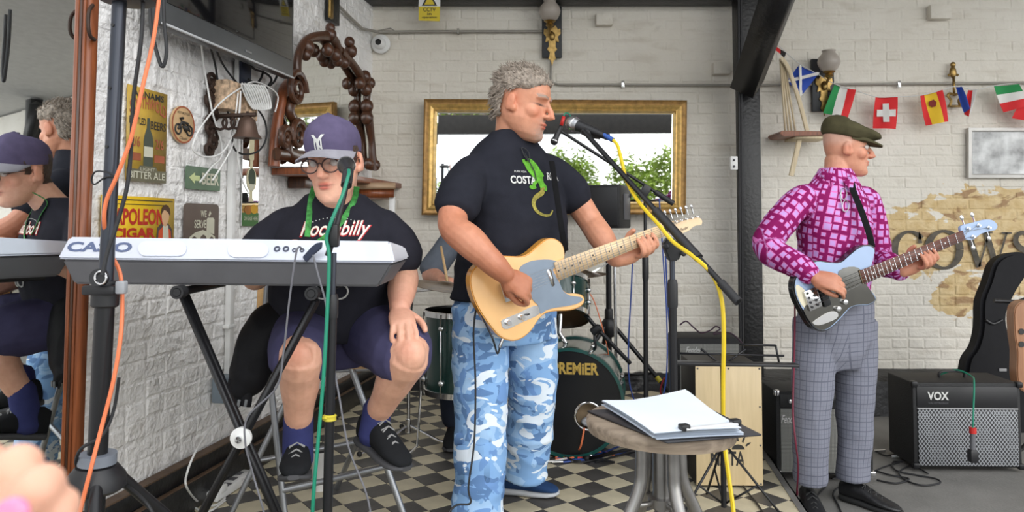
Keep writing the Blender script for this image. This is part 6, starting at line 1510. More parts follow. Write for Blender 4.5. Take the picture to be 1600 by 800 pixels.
for x in (-.46, 0, .46):
    for z in (-.48, -.16, .16, .48):
        if x or abs(z) > .4: MB().lathe([(.004, 0), (.004, .0015)], fo(x, z), (0, -1, 0), 8).build('screw', M_gray, cj)
for sx in (-1, 1):
    for sy in (-1, 1): MB().lathe([(.012, 0), (.012, .009)], V((o.x+sx*w*.4, o.y+sy*.12, 0)), seg=10).build('rubber_foot', M_rubber, cj)
# flat-topped black music stand before the cajon
NY = 2.95; mb_ = V((P(1130, 700, NY).x, NY, 0)); mu = thing('music_stand', 'thin black folding music stand with a flat desk in front of the cajon', 'stand', mb_)
zt = P(1130, 572, NY).z; MB().tube([mb_+V((0, 0, .10)), mb_+V((0, 0, zt))], .0085, 10).build('post', M_blackm, mu); MB().tube([mb_+V((0, 0, .05)), mb_+V((0, 0, .32))], .0115, 10).build('lower_post', M_blackm, mu)
a, c = P(1048, 566, NY-.02), P(1246, 571, NY-.02); MB().box((a+c)/2, ((c-a).length, .05, .012), Matrix.Rotation(.02, 3, 'Y'), .003).build('ledge', M_black, mu)
for p_, q_ in (((1095, 545), (1130, 572)), ((1165, 545), (1130, 572)), ((1062, 552), (1225, 556)), ((1155, 538), (1212, 540)), ((1212, 540), (1218, 570))): MB().tube([P(*p_, NY+.02), P(*q_, NY+.02)], .0045, 6).build('desk_strut', M_blackm, mu)
for a in (-30, 90, 210):
    d = V((math.cos(math.radians(a)), math.sin(math.radians(a)), 0)); MB().tube([mb_+V((0, 0, .30)), mb_+d*.26+V((0, 0, .008))], .005, 6).build('leg', M_blackm, mu); MB().tube([mb_+V((0, 0, .06)), mb_+d*.13+V((0, 0, .155))], .004, 6).build('brace', M_blackm, mu)
# gig bag and guitar on the right
GY = 4.5
gb_ = thing('guitar_case', 'black padded guitar bag leaning on the wall at the right', 'case', (P(1555, 590, GY).x, GY, LOWZ))
cs = [(1600, 394), (1575, 396), (1556, 410), (1546, 440), (1535, 470), (1534, 510), (1527, 540), (1514, 560), (1509, 590), (1507, 640), (1520, 672), (1560, 678), (1610, 676), (1618, 620), (1610, 580), (1590, 545), (1578, 520), (1575, 490), (1590, 455), (1606, 430), (1612, 408)]
tn = V((0, -1, .12)).normalized(); p0_ = P(1555, 600, GY)
MB().prism([on_plane(x, y, p0_, tn) for x, y in smooth_px(cs, 3)], tn, .11).build('bag_shell', M_bag, gb_, bev=.02)
MB().box(on_plane(1567, 578, p0_+tn*.004, tn), (.045, .004, .018), None, .002).build('label_patch', mat('grey_patch', (.3, .3, .31), .6), gb_)
MB().tube(cr_([on_plane(x, y, p0_+tn*.005, tn) for x, y in ((1540, 500), (1552, 506), (1566, 500))], 5), .008, 8).build('handle', M_black, gb_)
sg = thing('guitar_stand', 'black guitar stand arm and brown guitar edge cut by the right border', 'stand', (P(1600, 600, 4.2).x, 4.2, LOWZ))
MB().tube([P(1553, 470, 4.2), P(1590, 472, 4.2), P(1606, 466, 4.2)], .012, 10).build('yoke_arm', M_black, sg); MB().tube([P(1604, 466, 4.2), P(1606, 700, 4.2)], .012, 10).build('post', M_blackm, sg); MB().tube([P(1606, 690, 4.2), P(1570, 735, 4.0)], .01, 8).build('leg', M_blackm, sg); MB().tube([P(1606, 690, 4.2), P(1640, 735, 4.1)], .01, 8).build('leg', M_blackm, sg)
bg_ = thing('acoustic_guitar', 'brown guitar body with dark holes at the right border of the picture', 'guitar', (P(1605, 600, 4.1).x, 4.1, LOWZ+.25))
gp_ = smooth_px([(1587, 480), (1610, 470), (1640, 490), (1636, 530), (1652, 570), (1640, 610), (1600, 612), (1590, 590), (1590, 550), (1586, 520)], 3); MB().prism([P(x, y, 4.08) for x, y in gp_], (0, -1, 0), .07).build('body', wood('brown_guitar_wood', srgb(150, 106, 76), srgb(172, 124, 90), .35), bg_, bev=.005)
for y in (518, 538): MB().lathe([(.016, 0), (.016, .003)], P(1596, y, 4.078), (0, -1, 0), 16).build('sound_hole', M_dot, bg_)
# ================================================================== FLOOR CABLES
def fl(px, py, z): return on_z(px, py, z)
cols = [('blue', MATS['blue_cable'], [(870, 716), (905, 718), (940, 708), (975, 695), (1005, 690), (1030, 680)]), ('blue', MATS['blue_cable'], [(880, 722), (930, 716), (965, 705), (1000, 700), (1020, 690)]), ('blue', MATS['blue_cable'], [(920, 712), (935, 695), (960, 690), (985, 700), (960, 710), (940, 705)]), ('orange', M_org, [(935, 670), (915, 690), (895, 706), (880, 712), (868, 715)]), ('orange', M_org, [(868, 718), (890, 716), (915, 710), (940, 706), (960, 712)]), ('black', M_rubber, [(820, 690), (850, 700), (880, 712), (905, 722), (935, 718), (960, 722)]), ('black', M_rubber, [(845, 690), (870, 708), (900, 712)]), ('black', M_rubber, [(930, 722), (965, 712), (1000, 705), (1020, 705)]), ('white', mat('white_cable', (.6, .6, .6), .5), [(845, 722), (868, 720), (885, 716)]), ('green', M_grn, [(845, 678), (860, 695), (878, 706)])]
wheres = ['nearest the drum, ending at the stool', 'lying just in front of the first blue one', 'coiled at the foot of the bass drum', 'coming out of the bass drum port hole', 'lying flat before the bass drum', 'crossing the tiles from behind the singer', 'short, under the left of the bass drum', 'at the right end of the cable bundle', 'stub at the left end of the cable bundle', 'curving at the lower left of the bass drum']
for i, (nm, m, pts) in enumerate(cols):
    z = .006+.003*(i % 3); q = [fl(x, y, z) for x, y in pts]
    if i == 3: q[0] = D3(hc+V((-.02, -.055)), .003); q[1] = lerp(q[0], q[2], .45)+V((0, -.05, -.03))
    cable(nm+'_cable', nm+' floor cable '+wheres[i], q, .0048, m, 'cables on the floor by the bass drum')
for x, y, m, lab in ((872, 722, M_chrome, 'metal'), (890, 714, MATS['yellow_tape'], 'yellow'), (912, 716, MATS['red_band'], 'red'), (898, 721, M_black, 'black')):
    c = fl(x, y, .008); tag(MB().tube([c-V((.03, 0, 0)), c+V((.03, .004, 0))], .007, 10).build('cable_plug', m, None), lab+' plug among the cables in front of the bass drum', 'plug', 'cable plugs on the floor')
for i, (pts, lab) in enumerate((([(1370, 705), (1385, 712), (1408, 708), (1412, 720), (1395, 722), (1400, 735), (1430, 742), (1462, 748), (1468, 755), (1440, 758), (1415, 750), (1405, 738), (1425, 728), (1450, 740)], 'black cable coiled on the concrete between the two right amplifiers'), ([(1367, 735), (1390, 742), (1420, 748), (1400, 755), (1370, 750)], 'black cable looped at the corner of the silver cloth amplifier'), ([(1300, 748), (1330, 742), (1360, 738), (1380, 730), (1405, 722)], 'black cable running behind the bass player shoes'), ([(1290, 760), (1268, 785), (1272, 800), (1280, 830)], 'thin black cable trailing from the bass player left shoe'), ([(1320, 755), (1302, 770), (1310, 790), (1320, 815)], 'thin black cable trailing between the bass player shoes'), ([(1150, 742), (1165, 765), (1185, 790), (1210, 830)], 'thin black cable crossing the tiles before the cajon'))):
    zz = (LOWZ if pts[0][0] > 1200 else 0)+.006; cable('black_cable', lab, [fl(x, y, zz+.002*(j % 2)) for j, (x, y) in enumerate(pts)], .0042, M_rubber)
for x, y, m, lab in ((1376, 705, M_chrome, 'metal plug on the concrete beside the diamond-grille amplifier'), (1404, 713, M_white, 'white plug at the foot of the diamond-grille amplifier')):
    c = fl(x, y, LOWZ+.009); tag(MB().tube([c-V((.035, 0, 0)), c+V((.03, .01, 0))], .007, 10).build('cable_plug', m, None), lab, 'plug')
for pts, m, lab in (([(982, 640), (990, 660), (1010, 668), (1030, 655), (1048, 630), (1050, 560), (1044, 480), (1040, 400)], MATS['blue_cable'], 'blue cable hanging beside the singer microphone stand'), ([(1038, 590), (1032, 610), (1040, 630), (1052, 610), (1048, 590)], mat('red_cable', srgb(150, 40, 44), .5), 'dark red cable loop hanging beside the grey amplifier')):
    cable('hanging_cable', lab, [P(x, y, 4.05) for x, y in pts], .0045, m)
# mains block and white leads at left
eb = fl(356, 770, 0); ex = thing('power_strip', 'white extension block on the tiles behind the keyboard stand', 'power strip', eb)
Re = Matrix.Rotation(math.radians(80), 3, 'Z'); MB().box(eb+V((0, .03, .022)), (.30, .062, .040), Re, .008).build('block', M_white, ex); MB().box(eb+V((0, -.09, .05)), (.05, .045, .03), Re, .006).build('plug', M_white, ex)
for k in range(3): MB().box(eb+V((0, -.02+.07*k, .0425)), (.036, .036, .003), Re, .001).build('socket', M_gray, ex)
cable('white_cable', 'white mains lead from the wall box down to the extension block', [LW(357, 640, .05), LW(330, 668, .1), P(306, 705, 2.9), P(292, 740, 2.85), P(292, 762, 2.82), fl(312, 786, .006), fl(335, 790, .006), fl(352, 778, .01)], .0042, M_white)
cable('white_cable', 'white lead curled on the tiles in front of the extension block', [fl(352, 782, .006), fl(320, 800, .006), fl(280, 778, .006), fl(262, 792, .006), fl(270, 810, .006), fl(310, 808, .006), fl(330, 780, .008)], .0042, M_white)
# ================================================================== LEFT WALL THINGS
M_tin = mat('worn_tin', (.3, .3, .3), .5)
ZUP = V((0, 0, 1))
class Sign:
    def __init__(s, name, label, TL, BR, m, th=.004, cat='sign', rad=0):
        a, c = LW(TL[0], TL[1], .006), LW(BR[0], BR[1], .006); s.w = (c-a).dot(dL); s.h = a.z-c.z; s.o = a; s.t = thing(name, label, cat, V(((a.x+c.x)/2, (a.y+c.y)/2, c.z)))
        pts = []
        if rad:
            for (cx, cy, a0) in ((s.w-rad, rad, 90), (rad, rad, 180), (rad, s.h-rad, 270), (s.w-rad, s.h-rad, 0)):
                pass
            for cu, cv, a0 in ((rad, rad, 180), (s.w-rad, rad, 90), (s.w-rad, s.h-rad, 0), (rad, s.h-rad, -90)):
                for k in range(5):
                    an = math.radians(a0-k*22.5); pts.append(s.p(cu+rad*math.cos(an), cv-rad*math.sin(an)))
        else: pts = [s.p(0, 0), s.p(s.w, 0), s.p(s.w, s.h), s.p(0, s.h)]
        s.base = MB().prism([p+nL*.003 for p in pts], nL, th).build('plate', m, s.t, bev=.0008)
    def p(s, u, v, off=0): return s.o+dL*u-ZUP*v+nL*off
    def text(s, str_, u, v, w, h, m, **k): return flat_text('lettering', str_, s.p(u*s.w, v*s.h, .0035), dL, ZUP, nL, w*s.w, h*s.h, m, s.t, **k)
    def poly(s, name, pts, m, off=.0042, sm=0):
        q = [(u, v) for u, v in pts]
        if sm: q = smooth_px(q, sm)
        return MB().prism([s.p(u*s.w, v*s.h, off) for u, v in q], nL, .0008).build(name, m, s.t, smooth=False)
M_must = mat('mustard_enamel', srgb(184, 150, 62), .45, var=.18, scale=18); M_dkp = mat('dark_print', srgb(50, 48, 46), .6); M_rust = mat('rust_print', srgb(166, 92, 62), .6, var=.2)
M_olive = mat('grey_olive_print', srgb(108, 104, 84), .6); M_lite = mat('pale_print', srgb(208, 206, 186), .6)
s = Sign('enamel_sign', 'tall mustard beer sign with a dark bottle on the left wall', (199, 131), (258, 287), M_must)
s.text('ADNAMS', .5, .07, .78, .07, M_dkp, bold=.02); s.text('SOUTHWOLD', .5, .21, .92, .13, M_rust, bold=.02, warp=lambda u, v: (u, v-2.2*u*u+.02)); s.text('BOTTLED', .24, .36, .40, .075, M_dkp, bold=.01); s.text('BEERS', .76, .38, .40, .09, M_dkp, bold=.01)
s.text('2/6', .2, .58, .22, .11, M_rust, bold=.02); s.text('2/6', .8, .58, .22, .11, M_rust, bold=.02)
s.poly('bottle_print', [(.48, .31), (.54, .31), (.55, .42), (.62, .50), (.64, .56), (.64, .83), (.40, .83), (.40, .56), (.42, .50), (.47, .42)], mat('bottle_green_print', srgb(66, 74, 62), .5)); s.poly('bottle_label', [(.41, .62), (.63, .62), (.63, .73), (.41, .73)], M_lite, .005)
s.poly('panel', [(.10, .70), (.34, .70), (.34, .78), (.10, .78)], M_rust); s.poly('panel', [(.68, .70), (.94, .70), (.94, .78), (.68, .78)], M_rust)
s.poly('lower_band', [(0, .87), (.28, .87), (.32, .83), (.72, .83), (.76, .87), (1, .87), (1, 1), (0, 1)], M_olive, .0046); s.text('LIGHT', .5, .866, .36, .035, M_lite, off=.003); s.text('BITTER ALE', .5, .93, .9, .075, M_lite, off=.003, bold=.01)
M_yel2 = mat('yellow_enamel', srgb(222, 182, 38), .4, var=.1, scale=15); M_redt = mat('red_enamel', srgb(186, 44, 30), .45)
s = Sign('enamel_sign', 'yellow cigar sign with a portrait, behind the speaker stand', (158, 304), (270, 402), M_yel2)
for pts in ([(.03, .05), (.97, .05), (.97, .065), (.03, .065)], [(.03, .12), (.85, .12), (.85, .13), (.03, .13)], [(.025, .05), (.035, .05), (.035, .98), (.025, .98)]): s.poly('border_line', pts, M_dkp)
s.text('NAPOLEON', .44, .32, .78, .26, M_redt, bold=.03); s.text('CIGAR', .42, .58, .58, .17, M_redt, bold=.04); s.text('10¢', .42, .82, .38, .17, M_redt, bold=.03)
s.poly('portrait_coat', [(.74, .50), (.80, .42), (.90, .42), (.96, .52), (.99, .98), (.71, .98)], mat('coat_print', srgb(84, 70, 66), .6), .0045); s.poly('portrait_coat', [(.76, .55), (.82, .48), (.82, .98), (.74, .98)], mat('orange_print', srgb(206, 84, 44), .6), .005); s.poly('portrait_coat', [(.90, .50), (.94, .55), (.97, .98), (.92, .98)], MATS['orange_print'], .005)
s.poly('portrait_waistcoat', [(.82, .46), (.90, .46), (.93, .98), (.82, .98)], M_lite, .0052); s.poly('portrait_face', [(.80, .26), (.84, .18), (.89, .20), (.91, .30), (.89, .42), (.85, .48), (.81, .40)], mat('face_print', srgb(214, 172, 132), .6), .0056, 2); s.poly('portrait_hair', [(.79, .28), (.80, .16), (.86, .11), (.92, .18), (.925, .30), (.89, .24), (.83, .20)], mat('hair_print', srgb(80, 56, 40), .6), .006, 2)
s = Sign('direction_sign', 'small green sign with a pale arrow pointing to the left', (290, 258), (343, 299), mat('sage_enamel', srgb(92, 116, 92), .45, var=.12), rad=.008)
s.poly('arrow', [(.08, .5), (.24, .26), (.24, .40), (.38, .40), (.38, .62), (.24, .62), (.24, .76)], mat('pale_green_print', srgb(206, 216, 160), .6)); s.text('BEER', .69, .5, .52, .52, M_lite, bold=.03)
s = Sign('enamel_sign', 'brown sign with a pale castle and bridge above the keyboard', (287, 317), (340, 400), mat('brown_enamel', srgb(98, 84, 76), .45, var=.08), rad=.02)
s.text('WE', .53, .19, .17, .13, M_lite, bold=.02); s.text('SERVE', .44, .38, .34, .15, M_lite, bold=.02)
s.poly('tower_print', [(.63, .29), (.66, .26), (.82, .26), (.86, .30), (.86, .58), (.63, .52)], M_lite); s.poly('tower_roof', [(.68, .22), (.72, .13), (.76, .18), (.70, .24)], M_lite)
arch = [(.15, .72), (.15, .62), (.30, .54), (.52, .49), (.72, .54), (.88, .62), (.90, .75), (.86, .75)]
for cu, r_ in ((.78, .085), (.54, .115), (.28, .095)):
    arch += [(cu+r_, .74)]+[(cu+r_*math.cos(math.radians(a)), .73-.17*r_/.1*math.sin(math.radians(a))*.8) for a in (20, 50, 90, 130, 160)]+[(cu-r_, .74)]
s.poly('bridge_print', arch+[(.15, .74)], M_lite); s.text('LANDGRAAF', .5, .86, .8, .09, M_lite, bold=.02)
# round motorbike plaque
rc = LW(284.5, 195, .006); rp = thing('round_plaque', 'small round plaque with a motorcycle drawing on the left wall', 'plaque', rc-V((0, 0, .09)))
rz_ = LW(284, 166).z-LW(284, 224).z; rr_ = rz_/2
MB().lathe([(rr_, -.004), (rr_, .004), (rr_-.004, .006), (.001, .006)], rc, nL, 40).build('disc', mat('tan_plaque', srgb(206, 172, 128), .5, var=.12), rp)
MB().ring([(rr_-.006, .0062), (rr_, .0062), (rr_, .0075), (rr_-.006, .0075)], rc, nL, 40).build('rim', M_rust, rp)
q = lambda u, v: rc+dL*(u*rr_)+ZUP*(v*rr_)+nL*.009
for cu in (-.5, .5): MB().tube([q(cu+.26*math.cos(k*.419), -.28+.26*math.sin(k*.419)) for k in range(15)], .004, 5, True).build('wheel', M_dkp, rp)
MB().tube([q(-.5, -.28), q(-.2, .12), q(.1, -.1), q(.5, -.28), q(.3, .1), q(-.2, .12), q(-.35, .3), q(-.1, .34)], .006, 5).build('frame_drawing', M_dkp, rp); MB().tube([q(0, -.25), q(.1, -.15)], .016, 6).build('engine_drawing', M_dkp, rp)
flat_text('lettering', 'MOTORCYCLES', rc+ZUP*(rr_*.62), dL, ZUP, nL, rr_*1.1, rr_*.13, M_dkp, rp, off=.0075); flat_text('lettering', 'Classic', rc-ZUP*(rr_*.72), dL, ZUP, nL, rr_*.7, rr_*.16, M_dkp, rp, off=.0075, shear=.4)
# television
TO = .17
tA, tB = LW(253, 31, TO), LW(458, 128, TO); zb = (tA.z+tB.z)/2; tw = (tB-tA).dot(dL); thh = .60
tv = thing('television', 'large dark flat television hung high on the left wall', 'television', V(((tA.x+tB.x)/2, (tA.y+tB.y)/2, zb)))
tc2 = V(((tA.x+tB.x)/2, (tA.y+tB.y)/2, zb+thh/2)); RL = Matrix((dL, -nL, ZUP)).transposed()
MB().box(tc2-nL*.025, (tw, .05, thh), RL, .006).build('casing', mat('dark_grey_casing', srgb(66, 68, 70), .35), tv)
MB().box(tc2+nL*.001+ZUP*.035, (tw-.05, .006, thh-.10), RL, .001).build('screen', mat('tv_screen', (.006, .006, .007), .06, spec=.6), tv)
MB().box(tc2+nL*.002-ZUP*(thh/2-.004), (tw, .010, .008), RL, .001).build('lower_lip', mat('silver_lip', (.45, .46, .47), .35), tv)
MB().box(tc2+nL*.003-ZUP*(thh/2-.036)+dL*(tw*.08), (.05, .003, .010), RL, .001).build('badge', M_steel, tv)
MB().box(tc2-nL*.10, (.3, .11, .3), RL, .01).build('wall_mount', M_blackm, tv)
wl_c = lambda px, py, o=.03: LW(px, py, o)
cable('white_cable', 'white cable dropping from under the television', [wl_c(314, 62, .10), wl_c(318, 100, .04), wl_c(325, 140), wl_c(333, 180), wl_c(345, 220), wl_c(346, 245), wl_c(330, 262), wl_c(312, 285)], .004, M_white)
cable('black_cable', 'black cable slanting down from the television middle', [wl_c(328, 72, .1), wl_c(336, 100), wl_c(343, 140), wl_c(352, 165), wl_c(362, 190)], .0045, M_rubber)
cable('black_cable', 'black cable sagging from the television to the junction box', [wl_c(338, 78, .1), wl_c(348, 100), wl_c(362, 120), wl_c(378, 138)], .0045, M_rubber)
for i, pts in enumerate(([(386, 98), (398, 108), (410, 112), (420, 118), (424, 126), (416, 138)], [(412, 108), (408, 122), (400, 130), (388, 124)], [(433, 118), (428, 128), (416, 138)])):
    cable('black_cable', ('thick black lead curling under the right half of the television', 'black lead looping below the television toward the bracket', 'short black lead under the television corner')[i], [wl_c(x, y, .06) for x, y in pts], .0055, M_rubber)
tk = LW(379, 120, .012); o_ = MB().box(LW(380, 112, .02), (.085, .035, .26), RL, .003).build('cable_box', mat('navy_box', (.012, .018, .04), .5), None); tag(o_, 'dark blue upright box on the wall under the television', 'box')
# trunking
ta_, tb_ = LW(363, 232, .014), LW(358, 606, .014); tb_ = V((ta_.x, ta_.y, tb_.z))
tr = thing('cable_trunking', 'narrow white plastic trunking running down the left wall', 'trunking', tb_); MB().box((ta_+tb_)/2, (.035, .026, ta_.z-tb_.z), RL, .003).build('channel', M_white, tr); MB().box(V((tb_.x, tb_.y, LW(360, 508).z)), (.065, .032, .016), RL, .003).build('clip', M_white, tr)
up_ = LW(371, 110, .014); MB().box(V((up_.x, up_.y, (2.2+ta_.z)/2)), (.02, .02, 2.2-ta_.z), RL, .003).build('channel', M_white, tr)
gb2 = MB().box(LW(350, 607, .035), (.10, .06, .11), RL, .008).build('wall_box', mat('grey_blue_box', srgb(120, 132, 142), .5), None); tag(gb2, 'grey electrical box low on the left wall', 'box')
# rusty junction boxes, iron bracket and bell
jb = thing('junction_box', 'peeling cream and rust coloured box under the television', 'box', LW(355, 165, .03)); M_peel = mat('peeling_cream', srgb(196, 168, 140), .7, var=.55, scale=45)
MB().box(LW(354, 150, .04), (.11, .08, .13), RL, .006).build('case', M_peel, jb); MB().box(LW(382, 168, .04), (.10, .08, .12), RL, .006).build('case', M_peel, jb)
M_iron = mat('rusty_iron', srgb(58, 42, 34), .6, .3, .3, 40); ib = thing('bell_bracket', 'ornate rusty iron bracket holding the bell on the left wall', 'bracket', LW(332, 240, .01))
for k in range(11):
    y = 124+k*11; x = 331+4*math.sin(k*1.7); MB().tube([LW(x, y, .012)+dL*(.028*math.cos(a))+ZUP*(.024*math.sin(a)) for a in [j*.5236 for j in range(12)]], .009, 6, True).build('scroll', M_iron, ib)
MB().box((LW(330, 122, .006)+LW(330, 240, .006))/2, (.03, .012, LW(330, 122).z-LW(330, 240).z), RL, .002).build('back_plate', M_iron, ib)
bar0, bar1 = LW(335, 182, .02), P(400, 179, 3.22); MB().tube([bar0, bar1], .010, 8).build('arm', M_iron, ib)
for k in range(3): MB().tube([lerp(bar0, bar1, .15+.2*k)+V((0, 0, -.03))+(bar1-bar0).normalized()*(.028*math.cos(a))+ZUP*(.028*math.sin(a)) for a in [j*.5236 for j in range(12)]], .006, 6, True).build('scroll', M_iron, ib)
bc = P(386, 216, 3.22); bl2 = thing('bell', 'brown rusty hand bell hanging from the iron bracket', 'bell', bc)
MB().lathe([(.062, 0), (.060, .004), (.046, .022), (.040, .05), (.034, .078), (.018, .092), (.006, .096)], bc, seg=28).build('bell_cup', mat('brown_bell', srgb(92, 72, 62), .5, .5, .2), bl2); MB().tube([bc+V((0, 0, .09)), bc+V((0, 0, .118))], .006, 8).build('hanger', M_iron, bl2); MB().ell(bc+V((0, 0, -.006)), .012).build('clapper', M_iron, bl2)
# coil of white cable
cl_ = thing('cable_coil', 'coil of white cable hung under the television corner', 'cable coil', LW(402, 172, .11))
for k in range(9):
    t0, b0 = (378+4.2*k, 130+.5*k), (396+3.2*k, 170+2.0*math.sin(k*.4)); pts = []
    for j in range(16):
        a = j/16*2*math.pi; f = (1-math.cos(a))/2; pts.append(LW(lerp(t0[0], b0[0], f)+4.5*math.sin(a), lerp(t0[1], b0[1], f)+1.5*math.sin(a), .10+.004*k+.006*math.sin(a)))
    MB().tube(pts, .0042, 6, True).build('loop', M_white, cl_)
for pts, lab in (([(430, 175), (434, 150), (418, 135), (395, 128), (372, 140), (345, 160), (320, 190), (305, 215), (302, 235), (320, 245), (345, 240), (362, 215), (368, 180), (372, 145)], 'long white cable looping wide from the coil across the wall'), ([(376, 142), (374, 180), (366, 220), (352, 250), (332, 282)], 'white cable hanging left of the bell'), ([(376, 144), (372, 200), (372, 250), (380, 285), (389, 303)], 'white cable hanging past the bell down to the narrow mirror')):
    cable('white_cable', lab, [wl_c(x, y, .09) for x, y in pts], .0036, M_white)
cable('black_cable', 'black cable ring looping round behind the bell', [wl_c(404, 172, .07), wl_c(414, 190, .07), wl_c(416, 215, .07), wl_c(405, 235, .07), wl_c(385, 241, .07), wl_c(368, 235, .07), wl_c(363, 215, .07), wl_c(366, 190, .07)], .0045, M_rubber)
# narrow mirror with bottle
a, c = LW(380, 205, .008), LW(403, 353, .008); nm = thing('bottle_mirror', 'narrow mirror sign painted with a beer bottle, below the bell', 'mirror', V(((a.x+c.x)/2, (a.y+c.y)/2, c.z))); w_, h_ = (c-a).dot(dL), a.z-c.z
np_ = lambda u, v, off=0: a+dL*(u*w_)-ZUP*(v*h_)+nL*off
MB().prism([np_(0, 0), np_(1, 0), np_(1, 1), np_(0, 1)], nL, .005).build('glass', M_mirror, nm, smooth=False)
def npoly(n_, pts, m, off=.0015): MB().prism([np_(u, v, off) for u, v in pts], nL, .001).build(n_, m, nm, smooth=False)
M_bei = mat('cream_bottle_print', srgb(220, 212, 178), .5)
npoly('bottle_print', [(.40, -.02), (.68, -.02), (.68, .28), (.60, .30), (.62, .70), (.70, .74), (.40, .74), (.44, .70), (.46, .30), (.40, .28)], M_bei)
npoly('bottle_label', [(.54+.30*math.cos(k*.4), .50+.13*math.sin(k*.4)) for k in range(16)], M_bei, .0025); npoly('bottle_label', [(.54+.22*math.cos(k*.4), .48+.10*math.sin(k*.4)) for k in range(16)], mat('dark_green_print', srgb(52, 66, 48), .5), .0035); npoly('bottle_label', [(.36, .55), (.72, .55), (.62, .62), (.46, .62)], M_lite, .004)
npoly('barrel_print', [(.36+.22*math.cos(k*.4), .83+.05*math.sin(k*.4)) for k in range(16)], mat('barrel_print', srgb(170, 110, 40), .5, var=.4), .0025); npoly('barrel_print', [(.72+.22*math.cos(k*.4), .82+.05*math.sin(k*.4)) for k in range(16)], mat('amber_print', srgb(206, 156, 40), .5), .003)
npoly('green_panel', [(0, .86), (1, .86), (1, 1), (0, 1)], mat('green_enamel', srgb(66, 110, 56), .5), .002); flat_text('lettering', 'ON SALE HERE', np_(.5, .92, .003), dL, ZUP, nL, w_*.85, h_*.04, M_lite, nm)
# carved overmantel mirror
CO = .07
cm_ = thing('overmantel_mirror', 'ornate carved dark wooden overmantel mirror on the left wall', 'mirror', LW(505, 270, CO)); CL = lambda px, py, o=0: LW(px, py, CO+o)
cc8 = lambda pts: [(400+x/2.5, 20+y/2.5) for x, y in pts]
gpts = cc8([(80, 600), (90, 480), (105, 330), (160, 265), (165, 180), (190, 115), (240, 92), (290, 95), (320, 140), (370, 180), (400, 235), (430, 290), (435, 350), (440, 430), (452, 520), (458, 600)])
MB().prism([CL(x, y, -.012) for x, y in gpts], nL, .012).build('glass', M_mirror, cm_, smooth=False)
def seg_(pts, rad, name='frame_moulding', m=M_dkwood, o=.02): 
    path = cr_([CL(x, y, o) for x, y in cc8(pts)], 5); n_ = len(path)-1
    MB().tube(path, [.62*lerp(rad[min(int(i/5), len(rad)-1)], rad[min(int(i/5)+1, len(rad)-1)], (i % 5)/5) for i in range(len(path))], 12, flat=.8).build(name, m, cm_)
seg_([(170, 260), (160, 220), (170, 150), (200, 105), (250, 92), (300, 100), (325, 150)], [.04, .045, .04, .04, .045, .05, .045])
seg_([(330, 150), (370, 190), (405, 240), (432, 290), (433, 340), (440, 420), (452, 500), (455, 560), (460, 610)], [.05, .045, .05, .06, .045, .06, .045, .05, .07])
seg_([(70, 600), (78, 480), (92, 380), (110, 300), (140, 265)], [.05, .048, .045, .045, .05], m=M_redwood, o=-.01)
for (x, y, r_) in ((290, 60, .04), (290, 85, .05), (365, 115, .045), (370, 150, .055), (320, 185, .05), (280, 145, .05), (200, 135, .055), (195, 165, .04), (425, 250, .055), (405, 275, .05), (445, 275, .05), (430, 300, .055), (433, 365, .06), (433, 410, .06), (310, 165, .05), (345, 195, .045), (465, 595, .05), (440, 590, .05)):
    px, py = cc8([(x, y)])[0]; r_ *= .72; MB().ell(CL(px, py, .03), (r_, r_*.8, r_*1.1)).build('carved_knob', M_dkwood, cm_)
for cx_, cy_, R0 in ((160, 300, .12), (165, 480, .10), (115, 490, .07)):   # scrolls
    px, py = cc8([(cx_, cy_)])[0]; pts = [CL(px, py, .05)+dL*(R0*.85*(1-t/26)*math.cos(t*.5))+ZUP*(R0*.85*(1-t/26)*math.sin(t*.5)) for t in range(24)]
    MB().tube(pts, [.020*(1-t/40) for t in range(24)], 8).build('carved_scroll', M_dkwood, cm_)
seg_([(150, 320), (130, 380), (150, 430), (135, 480), (120, 540), (150, 560)], [.05, .05, .045, .05, .06, .07], 'carved_console')
seg_([(80, 550), (130, 556), (185, 560)], [.05, .05, .05], 'carved_console')
# mantel shelf under it
sa, sb = LW(424, 264, .0), LW(590, 292, .0); szz = sa.z
sh_ = thing('mantel_shelf', 'red-brown wooden shelf carrying the carved mirror', 'shelf', V(((sa.x+sb.x)/2, (sa.y+sb.y)/2, szz-.05))); L_ = (sb-sa).dot(dL)
MB().box(V(((sa.x+sb.x)/2, (sa.y+sb.y)/2, szz-.012))+nL*.10, (L_, .20, .035), RL, .005).build('board', M_redwood, sh_); MB().box(V((sa.x, sa.y, szz-.06))+nL*.05+dL*.25, (.14, .10, .06), RL, .005).build('bracket', M_dkwood, sh_)
cs_ = thing('corner_shelf', 'pale wooden shelf top in the corner right of the keyboard player', 'shelf', P(595, 305, 4.75)); zc = P(598, 296, 4.75).z
q4 = [V((P(555, 290, 4.6).x-.05, 4.6, zc)), V((P(619, 296, 4.62).x, 4.60, zc)), V((P(612, 290, 5.1).x, 5.15, zc)), V((P(575, 290, 5.1).x, 5.1, zc))]
MB().prism([p+V((0, 0, .035)) for p in q4], ZUP, .04).build('top_board', wood('scuffed_oak', srgb(150, 120, 92), srgb(196, 168, 138), .6, axis=0), cs_, bev=.004); MB().prism([lerp(p, sum(q4, V((0, 0, 0)))/4, .08)+V((0, 0, -.005)) for p in q4], ZUP, .05).build('apron', M_redwood, cs_); MB().box(V((q4[1].x-.03, 4.66, zc-.20)), (.035, .035, .30), None, .003).build('post', M_white, cs_)
# small sconce plank at the top left
o_ = thing('wall_sconce', 'bottom end of a black sconce board high in the left corner', 'wall lamp', LW(520, 36, .02)); MB().box(LW(520, -15, .02), (.15, .03, LW(520, -66).z-LW(520, 36).z), RL, .004).build('back_board', M_bblack, o_); MB().box(LW(517, 8, .045), (.05, .02, .16), RL, .008).build('bracket', M_brass, o_)
